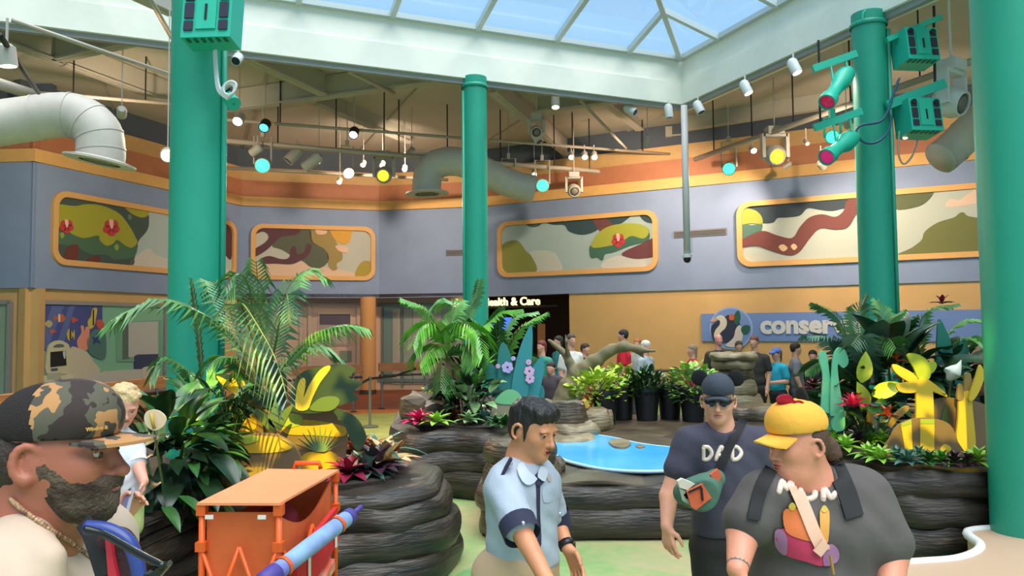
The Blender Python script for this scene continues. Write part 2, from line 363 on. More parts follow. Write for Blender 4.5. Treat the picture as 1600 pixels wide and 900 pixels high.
# glazing: hipped frame with rafters, each pane a part
win = thing('window_1', sk(SL / 2, SL / 2, 7.86), None, None, kind='structure')
SLP = .275; ZG = 7.86; ap = SL / 2
def gl(side, t, s):                                      # t along the edge, s up the slope (plan distance from the edge)
    z = ZG + SLP * s
    return {0: sk(t, s, z), 1: sk(s, t, z), 2: sk(SL - s, t, z), 3: sk(t, SL - s, z)}[side]
m_gl = bpy.data.materials.new('skylight_glass'); m_gl.use_nodes = True; nt = m_gl.node_tree; nt.nodes.clear()
o_ = nt.nodes.new('ShaderNodeOutputMaterial'); mx_ = nt.nodes.new('ShaderNodeMixShader'); tr_ = nt.nodes.new('ShaderNodeBsdfTransparent'); gs_ = nt.nodes.new('ShaderNodeBsdfGlossy')
tr_.inputs[0].default_value = (.93, .97, 1, 1); gs_.inputs['Roughness'].default_value = .02; mx_.inputs[0].default_value = .06
nt.links.new(tr_.outputs[0], mx_.inputs[1]); nt.links.new(gs_.outputs[0], mx_.inputs[2]); nt.links.new(mx_.outputs[0], o_.inputs[0])
stp = 1.72
ts = [0, 1.34] + [1.34 + stp * k for k in range(1, 8)]
ts = [t for t in ts if t < SL - 1]; ts.append(SL)
for side in range(4):
    for t in ts[1:-1]:
        s1 = min(t, SL - t, ap); mb = MB(); mb.bar(gl(side, t, 0), gl(side, t, s1), .1, .12); mb.build('rafter', M_frame, win)
    mb = MB(); mb.bar(gl(side, 0, 0) + Vector((0, 0, .02)), gl(side, SL, 0) + Vector((0, 0, .02)), .12, .1); mb.build('sill_bar', M_frame, win)
    for t0, t1 in zip(ts[:-1], ts[1:]):
        sa = min(t0, SL - t0); sb = min(t1, SL - t1)
        pts = [gl(side, t0, 0), gl(side, t1, 0), gl(side, t1, sb)] + ([gl(side, ap, ap)] if t0 < ap < t1 else []) + [gl(side, t0, sa)]
        pts = [p for i, p in enumerate(pts) if (p - pts[i - 1]).length > 1e-4]
        mb = MB(); mb.prism([p + Vector((0, 0, .05)) for p in pts], (0, 0, .006)); mb.build('pane', m_gl, win)
for c in ((0, 0), (SL, 0), (0, SL), (SL, SL)):
    mb = MB(); mb.bar(sk(*c, ZG), sk(ap, ap, ZG + SLP * ap), .1, .14); mb.build('hip_bar', M_frame, win)

# ---- ceiling beams seen below the deck
def beam(p, q, z=6.98, h=.5, w=.22, nm='ceiling_beam'):
    a = G(*p, z); b = G(*q, z); mb = MB(); up = Vector((0, 0, 1))
    mb.bar(a + up * .03, b + up * .03, w, .04); mb.bar(a + up * (h / 2), b + up * (h / 2), .07, h); mb.build(nm, M_beam, ceil)
beam((-60, 45), (340, 190)); beam((88, 97), (262, 58)); beam((350, 176), (716, 126)); beam((360, 84), (505, 150)); beam((768, 145), (890, 248)); beam((495, 165), (640, 225), 7.1, .4)
beam((840, 176), (1060, 150), 7.15, .35); beam((1070, 205), (1330, 165), 7.1, .4); beam((150, -30), (270, 25)); beam((1040, 215), (1160, 208), 7.15, .3); beam((930, 150), (1000, 205), 7.2, .3)

# ---- columns
M_teal = mat('teal_column_paint', (34, 152, 124), .45, var=.04, vs=2); M_tealb = mat('brown_column_base', (120, 82, 56), .6)
def column(px, y, r, label, ztop=6.9, base=True):
    p = W(px, 500, y); c = Vector((p.x, p.y, 0)); t = thing('teal_column', c, label, 'column', 'teal columns')
    mb = MB(); mb.lathe([(r, 0.13), (r, ztop)], c, 40); mb.build('shaft', M_teal, t, ang=50)
    mb = MB(); mb.lathe([(r + .02, ztop - .22), (r + .03, ztop - .2), (r + .03, ztop - .17), (r + .01, ztop - .15)], c, 40, cap=False); mb.build('collar', M_teal, t, ang=50)
    mb = MB(); mb.lathe([(r + .03, .012), (r + .03, .14), (r + .005, .17)], c, 40); mb.build('base_ring', M_tealb, t, ang=50)
    return t, c
col1, c1 = column(307, 7.5, .262, 'thick teal column beside the left palm, box light on its top')
col2, c2 = column(744, 14.95, .24, 'slim teal column in the middle behind the planter palms')
col3, c3 = column(1372, 12.0, .255, 'teal column right of the white corner pole, carrying four stage lights')
col4, c4 = column(1590, 6.2, .25, 'nearest teal column at the right edge by the white counter')
for cc, par, a in ((c1, col1, -.25), (c3, col3, -.62), (c2, col2, -2.6)):          # conduit strapped to the shaft
    v = Vector((math.cos(a), math.sin(a), 0)); r = .285 if par != col2 else .255
    mb = MB(); mb.tube([cc + v * r + Vector((0, 0, .3)), cc + v * r + Vector((0, 0, 6.6))], .028, 8); mb.build('conduit', M_teal, par, True)
# ochre column in front of the far doors
p = W(575, 612, 23.2); c = Vector((p.x, p.y, 0)); t = thing('ochre_column', c, 'round ochre column in front of the far glass doors', 'column')
mb = MB(); mb.lathe([(.235, .1), (.235, ZB0)], c, 28); mb.build('shaft', mat('ochre_column', (205, 150, 92), .6), t, ang=50)
mb = MB(); mb.lathe([(.25, .01), (.25, .12), (.236, .14)], c, 28); mb.build('base_ring', M_dark, t, ang=50)
# ================================================================ MURALS AND DOORS ON THE FAR WALLS
def clip_rect(P, u0, u1, z0, z1):
    def half(P, f, inter):
        out = []
        for i in range(len(P)):
            a, b = P[i - 1], P[i]
            if f(b):
                if not f(a): out.append(inter(a, b))
                out.append(b)
            elif f(a): out.append(inter(a, b))
        return out
    def ix(c, k):
        def g(a, b): t = (c - a[k]) / (b[k] - a[k]); return tuple(a[j] + t * (b[j] - a[j]) for j in (0, 1))
        return g
    for c, k, sgn in ((u0, 0, 1), (u1, 0, -1), (z0, 1, 1), (z1, 1, -1)):
        if len(P) < 3: return []
        P = half(P, lambda p, c=c, k=k, sgn=sgn: (p[k] - c) * sgn >= -1e-9, ix(c, k))
    return P
def rrect(u0, u1, z0, z1, r, n=6):
    out = []
    for cx, cz, a in ((u1 - r, z1 - r, 0), (u0 + r, z1 - r, 90), (u0 + r, z0 + r, 180), (u1 - r, z0 + r, 270)):
        for k in range(n + 1): b = math.radians(a + 90 * k / n); out.append((cx + r * math.cos(b), cz + r * math.sin(b)))
    return out
PAINT = {}
def paint(rgb): return mat('paint_%d_%d_%d' % rgb, rgb, .75)
def wall_shape(name, parent, i, pix, rgb, lay, box=None, sm=4, off0=.0, uzp=None):
    P = uzp if uzp else [uz(on_wall(p[0], p[1], i), i) for p in (smooth(pix, sm) if sm else pix)]
    if box: P = clip_rect(P, *box)
    if len(P) < 3: return
    mb = MB(); A, B, d, n = seg_frame(i); mb.prism([from_uz(u, z, i, off0) for u, z in P], n * (.012 + .006 * lay)); return mb.build(name, paint(rgb), parent)
M_mframe = mat('mural_frame_apricot', (226, 172, 108), .6)
def flower(px, py, r, parent, i, lay, box):
    for k in range(5):
        a = 2 * math.pi * k / 5 + .3; q = [(px + r * .55 * math.cos(a) + r * .48 * math.cos(b), py + r * .55 * math.sin(a) + r * .48 * math.sin(b)) for b in [2 * math.pi * j / 8 for j in range(8)]]
        wall_shape('flower_petal', parent, i, q, (196, 62, 72), lay, box, 0)
    wall_shape('flower_centre', parent, i, [(px - r * .3, py - r * .9), (px + r * .2, py - r * .9), (px + r * .15, py), (px - r * .1, py + r * .05)], (235, 190, 175), lay + 1, box, 2)
def mural(i, pxL, pxR, label, sky, shapes, flowers=(), z0=3.46, z1=5.14):
    uL = uz(on_wall(pxL, 400, i), i)[0]; uR_ = uz(on_wall(pxR, 400, i), i)[0]
    t = thing('mural_panel', from_uz((uL + uR_) / 2, z0, i), label, 'mural', 'rounded forest murals on the blue wall'); A, B, d, n = seg_frame(i)
    out = rrect(uL, uR_, z0, z1, .34); inn = rrect(uL + .13, uR_ - .13, z0 + .13, z1 - .13, .24); mb = MB(); N = len(out)
    vs = [from_uz(*p, i, .0) for p in out] + [from_uz(*p, i, .09) for p in out] + [from_uz(*p, i, .09) for p in inn] + [from_uz(*p, i, 0) for p in inn]
    fs = []
    for k in range(N):
        k2 = (k + 1) % N
        for a in range(3): fs.append((a * N + k, a * N + k2, (a + 1) * N + k2, (a + 1) * N + k))
    mb.add(vs, fs); mb.build('frame', M_mframe, t)
    mb = MB(); mb.prism([from_uz(*p, i, .002) for p in rrect(uL + .06, uR_ - .06, z0 + .06, z1 - .06, .3)], n * .01); mb.build('painted_sky', paint(sky), t)
    box = (uL + .1, uR_ - .1, z0 + .1, z1 - .1)
    for nm, rgb, lay, pix in shapes: wall_shape(nm, t, i, pix, rgb, lay, box)
    for f in flowers: flower(*f, t, i, 6, box)
    return t
SKY = (176, 192, 192)
mural(1, 78, 366, 'mural of two red flowers on an olive treetop, nearest the left', SKY, [
    ('painted_cloud', (206, 200, 190), 1, [(203, 418), (215, 398), (232, 388), (243, 398), (262, 404), (300, 408), (345, 412), (350, 432), (260, 424)]),
    ('painted_crown', (72, 88, 84), 1, [(80, 306), (110, 303), (150, 311), (200, 320), (228, 328), (232, 348), (228, 362), (215, 378), (210, 400), (203, 416), (150, 414), (80, 408)]),
    ('painted_leaves', (78, 112, 88), 2, [(80, 352), (100, 357), (110, 364), (130, 371), (152, 368), (158, 376), (165, 382), (175, 379), (182, 374), (197, 385), (213, 378), (213, 392), (207, 402), (190, 405), (175, 405), (165, 398), (145, 398), (130, 393), (118, 385), (100, 383), (80, 376)]),
    ('painted_treetop', (168, 164, 56), 3, [(80, 321), (115, 322), (135, 319), (160, 322), (185, 334), (200, 352), (210, 370), (213, 379), (205, 387), (195, 384), (182, 375), (175, 381), (165, 384), (155, 376), (152, 368), (130, 372), (110, 365), (100, 355), (80, 356)]),
    ('painted_olive_patch', (168, 164, 56), 2, [(193, 322), (215, 326), (230, 330), (230, 337), (220, 340), (205, 334)]),
    ('painted_trunk', (112, 58, 50), 3, [(105, 386), (121, 384), (117, 408), (98, 407)]), ('painted_trunk', (112, 58, 50), 3, [(140, 402), (154, 401), (152, 413), (134, 412)]),
    ('painted_dot', (150, 165, 80), 4, [(177, 386), (181, 381), (184, 386), (181, 392)]), ('painted_dot', (150, 165, 80), 4, [(92, 366), (96, 363), (99, 368), (95, 373)]), ('painted_dot', (110, 130, 100), 3, [(198, 338), (202, 335), (205, 340), (201, 344)]),
    ('painted_branch', (92, 48, 56), 2, [(350, 340), (358, 350), (362, 372), (360, 405), (350, 395), (340, 370)])], [(102, 354, 11), (172, 356, 13)])
mural(2, 392, 586, 'mural with dark maroon branches and golden tree behind the left palm', (190, 190, 180), [
    ('painted_haze', (220, 190, 165), 1, [(395, 415), (430, 412), (470, 408), (510, 418), (560, 428), (570, 445), (395, 440)]),
    ('painted_crown', (92, 96, 80), 2, [(425, 384), (440, 369), (465, 358), (484, 358), (489, 378), (505, 388), (513, 398), (512, 410), (500, 419), (485, 417), (474, 409), (457, 400), (440, 390)]),
    ('painted_crown', (160, 138, 84), 2, [(484, 356), (500, 358), (517, 362), (526, 380), (533, 390), (535, 405), (526, 412), (527, 420), (520, 423), (513, 415), (511, 398), (503, 386), (487, 378)]),
    ('painted_crown', (218, 164, 68), 3, [(517, 356), (535, 354), (549, 360), (546, 378), (537, 382), (527, 378), (519, 368)]),
    ('painted_branch', (94, 58, 68), 4, [(396, 354), (430, 354), (468, 358), (462, 367), (440, 370), (428, 380), (415, 392), (396, 402), (396, 391), (413, 380), (420, 370), (412, 362), (396, 366)]),
    ('painted_branch', (94, 58, 68), 4, [(406, 406), (420, 400), (440, 405), (452, 402), (455, 387), (462, 387), (464, 397), (475, 394), (479, 382), (487, 383), (482, 398), (470, 407), (455, 413), (430, 412), (412, 412)]),
    ('painted_cloud', (232, 190, 165), 4, [(493, 358), (503, 360), (511, 361), (508, 366), (496, 366)]), ('painted_cloud', (232, 190, 165), 4, [(524, 384), (535, 385), (544, 388), (541, 395), (529, 392)]),
    ('painted_shrub', (170, 150, 66), 3, [(556, 433), (559, 417), (568, 408), (578, 409), (586, 416), (586, 436)])])
mural(4, 779, 1029, 'mural with one red flower between the teal middle column and white pole', (168, 188, 190), [
    ('painted_cloud', (196, 200, 192), 1, [(828, 396), (845, 391), (866, 395), (875, 408), (876, 424), (834, 426)]), ('painted_cloud', (200, 200, 196), 1, [(945, 408), (965, 400), (990, 402), (1024, 404), (1024, 420), (945, 420)]),
    ('painted_shrub', (138, 142, 72), 2, [(782, 416), (784, 385), (800, 376), (812, 378), (822, 392), (832, 402), (837, 426), (784, 428)]),
    ('painted_crown', (52, 76, 84), 2, [(850, 342), (915, 336), (984, 332), (976, 346), (960, 353), (945, 350), (930, 362), (910, 367), (890, 362), (882, 352), (862, 351)]),
    ('painted_crown', (70, 96, 98), 2, [(821, 349), (834, 345), (847, 345), (843, 353), (830, 355)]), ('painted_crown', (52, 76, 84), 2, [(998, 332), (1014, 331), (1026, 334), (1024, 348), (1008, 346)]),
    ('painted_trunk', (112, 66, 66), 3, [(927, 343), (946, 341), (960, 356), (942, 365)]), ('painted_trunk', (110, 62, 66), 3, [(972, 396), (1000, 382), (1026, 372), (1026, 398), (1004, 404), (985, 403)]),
    ('painted_leaves', (64, 108, 92), 4, [(922, 394), (925, 383), (950, 384), (970, 376), (985, 370), (1008, 364), (1015, 364), (1012, 376), (985, 384), (960, 394), (946, 397), (942, 407), (934, 402), (925, 403)]),
    ('painted_treetop', (166, 170, 62), 5, [(925, 386), (935, 365), (955, 353), (985, 349), (1006, 352), (1015, 362), (1006, 373), (987, 369), (972, 378), (950, 385)])], [(967, 376, 11)])
mural(4, 1153, 1600, 'long mural with a winding maroon branch on the right wall', (184, 192, 184), [
    ('painted_cloud', (226, 196, 178), 1, [(1477, 322), (1485, 311), (1500, 312), (1520, 298), (1545, 296), (1545, 312), (1500, 322)]),
    ('painted_crown', (52, 66, 78), 2, [(1160, 322), (1220, 314), (1330, 306), (1360, 306), (1352, 322), (1320, 326), (1300, 330), (1280, 328), (1262, 326), (1250, 337), (1230, 340), (1215, 341), (1208, 348), (1190, 348), (1180, 334)]),
    ('painted_leaves', (76, 116, 104), 3, [(1156, 350), (1175, 352), (1191, 350), (1188, 365), (1175, 379), (1156, 374)]),
    ('painted_treetop', (160, 168, 70), 4, [(1156, 327), (1178, 328), (1190, 338), (1191, 350), (1175, 349), (1156, 350)]),
    ('painted_branch', (116, 64, 62), 5, [(1156, 386), (1158, 376), (1190, 361), (1215, 368), (1238, 372), (1250, 355), (1265, 340), (1285, 335), (1305, 339), (1318, 330), (1326, 312), (1360, 308), (1356, 330), (1340, 333), (1325, 355), (1305, 359), (1282, 357), (1266, 372), (1250, 393), (1235, 399), (1215, 395), (1195, 388), (1180, 384)]),
    ('painted_knot', (222, 190, 150), 6, [(1217, 386), (1224, 382), (1231, 388), (1224, 393)]), ('painted_knot', (222, 190, 150), 6, [(1236, 385), (1241, 381), (1246, 386), (1241, 391)]),
    ('painted_leaves', (92, 100, 70), 3, [(1400, 306), (1430, 302), (1458, 299), (1448, 315), (1430, 324), (1400, 327)]),
    ('painted_hill', (112, 116, 68), 3, [(1405, 402), (1425, 387), (1440, 375), (1445, 362), (1465, 348), (1490, 340), (1498, 334), (1505, 332), (1513, 338), (1540, 342), (1590, 350), (1600, 396), (1540, 398)])])
# slot vents in the blue wall
M_vent = mat('vent_grey', (120, 118, 124), .6)
for i, a, b, y in ((3, 697, 726, 386), (4, 1053, 1136, 364)):
    p = on_wall(a, y, i); q = on_wall(b, y, i); t = thing('slot_vent', p, 'narrow grey slot vent ' + ('left of the teal middle column' if i == 3 else 'behind the white hanging pole'), 'vent', 'slot vents in the blue wall')
    A, B, d, n = seg_frame(i); u0 = uz(p, i)[0]; u1 = uz(q, i)[0]; z = 4.28 if i == 3 else 4.42
    mb = MB(); mb.prism([from_uz(u0, z - .09, i), from_uz(u1, z - .09, i), from_uz(u1, z + .09, i), from_uz(u0, z + .09, i)], n * .03); mb.build('vent_body', M_vent, t)
    for k in (-.045, 0, .045): mb = MB(); mb.bar(from_uz(u0 + .03, z + k, i, .04), from_uz(u1 - .03, z + k, i, .04), .02, .02); mb.build('blade', mat('vent_dark', (90, 88, 92), .6), t)

# ---- painted sick-bay window on the left lower wall
def lower_frame(nm, i, a, b, z0, z1, off, m, pane_m, label=None, w=.09):
    uL = uz(on_wall(a, 540, i, off), i)[0]; uR_ = uz(on_wall(b, 540, i, off), i)[0]; A, B, d, n = seg_frame(i)
    t = thing(nm, from_uz((uL + uR_) / 2, z0, i, off), label, None, kind='structure')
    for p, q in (((uL, z0), (uL, z1)), ((uR_, z0), (uR_, z1)), ((uL, z1), (uR_, z1)), ((uL, z0), (uR_, z0))):
        mb = MB(); mb.bar(from_uz(*p, i, off + .04), from_uz(*q, i, off + .04), w if p[0] == q[0] else .09, .09 if p[0] == q[0] else w, up=(n if p[0] == q[0] else (0, 0, 1))); mb.build('window_frame', m, t)
    mb = MB(); mb.prism([from_uz(uL, z0, i, off + .005), from_uz(uR_, z0, i, off + .005), from_uz(uR_, z1, i, off + .005), from_uz(uL, z1, i, off + .005)], n * .012); mb.build('pane', pane_m, t)
    return t, (uL + w / 2, uR_ - w / 2, z0 + w / 2, z1 - w / 2)
M_gfr = mat('grey_window_frame', (150, 146, 146), .5); M_pglass = mat('pale_green_glass', (150, 172, 156), .25)
lower_frame('window_2', 0, -120, 17, .55, 2.62, -.12, M_gfr, M_pglass)
wt, bx = lower_frame('window_3', 1, 60, 256, .45, 2.62, -.12, M_gfr, paint((134, 190, 158)))
def sick(nm, rgb, lay, pix, sm=4):
    o = wall_shape(nm, wt, 1, pix, rgb, lay, bx, sm, off0=-.1); return o
sick('painted_sea', (74, 86, 148), 1, [(50, 470), (164, 470), (164, 548), (50, 548)], 0)
sick('painted_ray', (96, 110, 166), 2, [(85, 478), (104, 478), (78, 545), (62, 545)], 0); sick('painted_ray', (96, 110, 166), 2, [(112, 478), (121, 478), (101, 545), (90, 545)], 0)
def fish(x, y, w, h, rgb, flip=1, stripe=None):
    sick('painted_fish', rgb, 3, [(x - w * flip, y), (x - w * .3 * flip, y - h), (x + w * .6 * flip, y - h * .2), (x + w * flip, y - h * .8), (x + w * flip, y + h * .8), (x + w * .6 * flip, y + h * .2), (x - w * .3 * flip, y + h)], 3)
    if stripe: sick('painted_stripe', stripe, 5, [(x - w * .25, y - h * .8), (x, y - h * .7), (x, y + h * .7), (x - w * .25, y + h * .8)], 2)
fish(78, 506, 8, 6, (190, 180, 130), -1); fish(97, 497, 9, 7, (196, 104, 70), -1, (225, 215, 205)); fish(120, 500, 5, 5, (200, 90, 80)); fish(86, 518, 5, 4, (200, 96, 90)); fish(65, 523, 4, 6, (205, 110, 90)); fish(114, 523, 6, 10, (208, 180, 84), 1, (60, 60, 70))
sick('painted_fish', (214, 190, 90), 4, [(148, 483), (155, 482), (153, 498), (150, 510), (143, 514), (141, 502), (146, 494)], 3); sick('painted_stripe', (40, 44, 60), 5, [(148, 484), (150, 484), (150, 508), (148, 509)], 0)
sick('painted_coral', (228, 150, 130), 3, [(124, 533), (131, 520), (130, 510), (134, 509), (136, 518), (138, 511), (143, 512), (143, 524), (142, 540), (138, 548), (128, 546)], 3); sick('painted_coral', (205, 90, 84), 4, [(154, 502), (160, 499), (166, 506), (163, 514), (156, 512)])
sick('painted_reef', (84, 124, 120), 3, [(140, 530), (148, 518), (158, 514), (168, 520), (168, 560), (148, 556), (141, 545)]); sick('painted_starfish', (54, 70, 130), 5, [(155, 520), (157, 527), (163, 527), (158, 532), (160, 538), (154, 534), (149, 538), (150, 531), (146, 527), (153, 527)], 0)
sick('painted_mattress', (206, 196, 172), 6, [(112, 545), (128, 545), (140, 552), (150, 566), (158, 582), (112, 592)], 3); sick('painted_bed', (198, 200, 186), 5, [(55, 596), (120, 590), (170, 580), (215, 577), (252, 576), (252, 612), (55, 612)], 0)
sick('painted_cabinet', (120, 172, 146), 2, [(185, 505), (256, 500), (256, 566), (186, 565)], 0)
sick('painted_cabinet_edge', (92, 116, 104), 3, [(195, 506), (206, 504), (206, 560), (195, 562)], 0); sick('painted_screen', (188, 192, 186), 4, [(204, 504), (250, 502), (250, 556), (204, 558)], 0)
sick('painted_chair', (62, 72, 104), 5, [(213, 556), (218, 554), (250, 553), (250, 577), (214, 577)], 0); sick('painted_rail', (206, 202, 184), 7, [(224, 590), (224, 578), (230, 573), (252, 572), (252, 578), (236, 580), (232, 590)], 2)
sick('painted_monitor', (206, 200, 164), 7, [(76, 552), (80, 538), (92, 532), (103, 534), (112, 544), (113, 582), (76, 584)], 3); sick('painted_handle_gap', (92, 110, 110), 8, [(85, 543), (91, 538), (100, 538), (102, 542)], 2)
sick('painted_glass', (34, 30, 36), 8, [(81, 550), (105, 548), (106, 571), (81, 574)], 0); sick('painted_glint', (200, 205, 215), 9, [(100, 550), (104, 549), (104, 559), (102, 560)], 2)
sick('painted_base', (214, 208, 178), 7, [(60, 596), (70, 588), (112, 584), (118, 592), (112, 598), (75, 601)], 3); sick('painted_stand', (176, 176, 152), 8, [(76, 583), (97, 582), (97, 592), (76, 593)], 0); sick('painted_button', (84, 88, 120), 9, [(82, 576), (92, 575), (92, 579), (82, 580)], 0)
# ---- far doors and glazing under the soffit
dt, db = lower_frame('door_1', 2, 484, 560, .02, 2.72, -.9, mat('pale_door_frame', (196, 176, 160), .5), mat('pale_door_pink', (206, 176, 156), .6), w=.12)
def dshape(nm, par, i, pix, m, o=.03, th=.03):
    A, B, d, n = seg_frame(i); mb = MB(); P = [uz(on_wall(*p, i, -.9), i) for p in pix]; mb.prism([from_uz(u, z, i, -.9 + o) for u, z in P], n * th); return mb.build(nm, m, par)
dshape('door_window', dt, 2, [(497, 488), (549, 488), (549, 540), (497, 540)], mat('cream_panel', (216, 190, 166), .5)); dshape('door_blind', dt, 2, [(499, 491), (547, 491), (547, 507), (499, 507)], mat('plum_blind', (92, 80, 98), .6), .06); dshape('door_glass', dt, 2, [(499, 508), (547, 508), (547, 538), (499, 538)], mat('warm_grey_glass', (176, 164, 150), .2), .06)
dshape('door_panel', dt, 2, [(531, 548), (549, 548), (549, 565), (531, 565)], mat('sage_panel', (120, 140, 116), .6), .03)
dt, db = lower_frame('window_4', 3, 586, 727, .3, 2.72, -.9, mat('teal_grey_frame', (110, 128, 122), .5), mat('grey_green_glass', (124, 148, 136), .25), w=.1)
for a, b, rgb in ((614, 626, (178, 176, 162)), (631, 645, (150, 160, 150)), (646, 668, (166, 164, 156)), (670, 690, (158, 158, 150)), (692, 725, (150, 150, 144))):
    dshape('curtain', dt, 3, [(a, 483), (b, 483), (b, 600), (a, 600)], paint(rgb), .02, .015 + .004 * (a % 3))
for a in (597, 628): dshape('mullion', dt, 3, [(a, 481), (a + 2.5, 481), (a + 2.5, 605), (a, 605)], mat('teal_grey_frame', (110, 128, 122)), .03, .05)
dt, db = lower_frame('window_5', 2, 385, 470, .9, 2.6, -.9, mat('pale_door_frame', (196, 176, 160), .5), mat('peach_glass', (210, 180, 150), .3), w=.1)
dshape('mullion', dt, 2, [(425, 490), (428, 490), (428, 565), (425, 565)], mat('pale_door_frame', (196, 176, 160)), .03, .05)
# ---- lit entrance sign
s_off = .35; A, B, d, n = seg_frame(4); p = on_wall(694, 474, 4, -.5); t = thing('entrance_sign', p, 'lit gold lettering reading Animal Health & Care over the dark passage', 'sign')
pB = on_wall(868, 474, 4, -.5); z = p.z
hdr = MB(); u0 = uz(on_wall(760, 470, 4, -.5), 4)[0]; u1 = uz(on_wall(872, 470, 4, -.5), 4)[0]
hdr.prism([from_uz(u0, 2.56, 4, -.5), from_uz(u1, 2.56, 4, -.5), from_uz(u1, 2.62, 4, -.5), from_uz(u0, 2.62, 4, -.5)], n * .05); hdr.build('header_bar', mat('sign_black', (36, 30, 28), .6), t)
me = text_mesh('Animal Health & Care', .34, .02, .006); me.materials.append(mat('sign_gold_glow', (255, 226, 150), .5, emit=1.6))
xs = np.array([v.co[0] for v in me.vertices]); wtx = xs.max() - xs.min(); u_end = uz(on_wall(846, 470, 4, -.5), 4)[0]
o = link('lettering', me, t); x = d; y = Vector((0, 0, 1)); q = from_uz(u_end - wtx, 2.64, 4, -.42)
Mx = Matrix((x, y, n)).transposed().to_4x4(); Mx.translation = q - ORG[t.name]; o.matrix_basis = Mx
# blue screens glimpsed in the passage
for k, (a, b, y0, y1) in enumerate(((763, 773, 498, 508), (780, 800, 496, 516))):
    p = W((a + b) / 2, y1, 22.6); t = thing('wall_screen', p, ('larger' if k else 'smaller') + ' glowing blue screen in the dark passage behind palm fronds', 'screen', 'blue screens in the passage')
    P = [W(a, y0, 22.6), W(b, y0, 22.6), W(b, y1, 22.6), W(a, y1, 22.6)]
    mb = MB(); mb.prism(P, (0, .02, 0)); mb.build('display', mat('blue_screen_glow', (50, 90, 235), .4, emit=1.3), t)
    mb = MB(); mb.prism([q + Vector((0, .021, 0)) for q in P], (0, .06, 0)); mb.build('housing', M_dark, t)
mb = MB(); P = [W(840, 506, 24), W(852, 506, 24), W(852, 611, 24), W(840, 611, 24)]; mb.prism(P, (0, .04, 0)); tag(mb.build('door_poster', mat('amber_board', (150, 98, 52), .6, emit=.15)), 'narrow amber board standing deep in the dark passage', 'board')

# ---- sign band with round emblem on the right wall
A, B, d, n = seg_frame(4); t = thing('sign_band', on_wall(1300, 540, 4), 'long blue sign band with round bird emblem and pale lettering on ochre wall', 'sign')
zt, zb = 2.28, 1.56
u0 = uz(on_wall(1096, 510, 4), 4)[0]; u1 = uz(on_wall(1600, 510, 4), 4)[0]
mb = MB(); mb.prism([from_uz(u0, zb, 4, -.055), from_uz(u1, zb, 4, -.055), from_uz(u1, zt, 4, -.055), from_uz(u0, zt, 4, -.055)], n * .05); mb.build('band', mat('sign_blue', (112, 142, 204), .6), t)
ce = uz(on_wall(1142, 513, 4), 4); rr_ = .52
def disc(r): return [(ce[0] + r * math.cos(2 * math.pi * k / 36), ce[1] + r * math.sin(2 * math.pi * k / 36)) for k in range(36)]
def emb(nm, rgb, lay, pix=None, uzp=None):
    wall_shape(nm, t, 4, pix, rgb, lay, None, 4, off0=-.01, uzp=uzp)
emb('emblem_rim', (150, 178, 226), 1, uzp=disc(rr_ + .03)); emb('emblem_disc', (114, 146, 208), 2, uzp=disc(rr_ - .01))
emb('emblem_dark_shape', (44, 52, 78), 3, [(1128, 498), (1140, 492), (1152, 500), (1158, 512), (1152, 528), (1140, 535), (1120, 536), (1112, 524), (1113, 508)])
emb('emblem_bird', (214, 208, 196), 4, [(1116, 499), (1123, 493), (1131, 494), (1136, 502), (1134, 512), (1126, 520), (1122, 530), (1116, 526), (1118, 516), (1125, 507), (1124, 500)])
emb('emblem_beak', (214, 170, 140), 4, [(1110, 501), (1118, 496), (1121, 500), (1114, 503)]); emb('emblem_leaf', (36, 92, 80), 5, [(1146, 500), (1150, 488), (1155, 486), (1157, 498), (1152, 508)]); emb('emblem_flower', (206, 96, 60), 5, [(1140, 493), (1147, 491), (1148, 499), (1141, 500)])
emb('emblem_leaf', (36, 92, 80), 5, [(1158, 514), (1164, 508), (1172, 510), (1170, 520), (1162, 522)]); emb('emblem_body', (206, 198, 200), 4, [(1134, 540), (1146, 528), (1150, 514), (1156, 508), (1160, 516), (1160, 530), (1150, 542)])
me = text_mesh('conservation', .62, .015, .028); me.materials.append(mat('sign_letter_cream', (212, 216, 220), .6)); xs = np.array([v.co[0] for v in me.vertices])
uA = uz(on_wall(1188, 510, 4), 4)[0]; o = link('lettering', me, t); Mx = Matrix((d, Vector((0, 0, 1)), n)).transposed().to_4x4(); Mx.translation = from_uz(uA - xs.min(), 1.77, 4, .02) - ORG[t.name]; o.matrix_basis = Mx
# ================================================================ DUCTS, PIPES AND STAGE LIGHTS UNDER THE CEILING
M_duct = mat('duct_offwhite', (196, 186, 174), .5, var=.04); M_grey = mat('fixture_grey', (178, 172, 162), .5); M_white = mat('fixture_white', (214, 216, 214), .5); M_black = mat('rod_black', (40, 38, 38), .5, metal=.3); M_pipe = mat('pipe_grey', (176, 164, 150), .5, metal=.2)
M_tealf = mat('fixture_teal', (38, 178, 150), .45); M_glassd = mat('fixture_lens_dark', (60, 50, 66), .15)
def GLOW(n, rgb, e): return mat('lens_' + n, rgb, .4, emit=e)
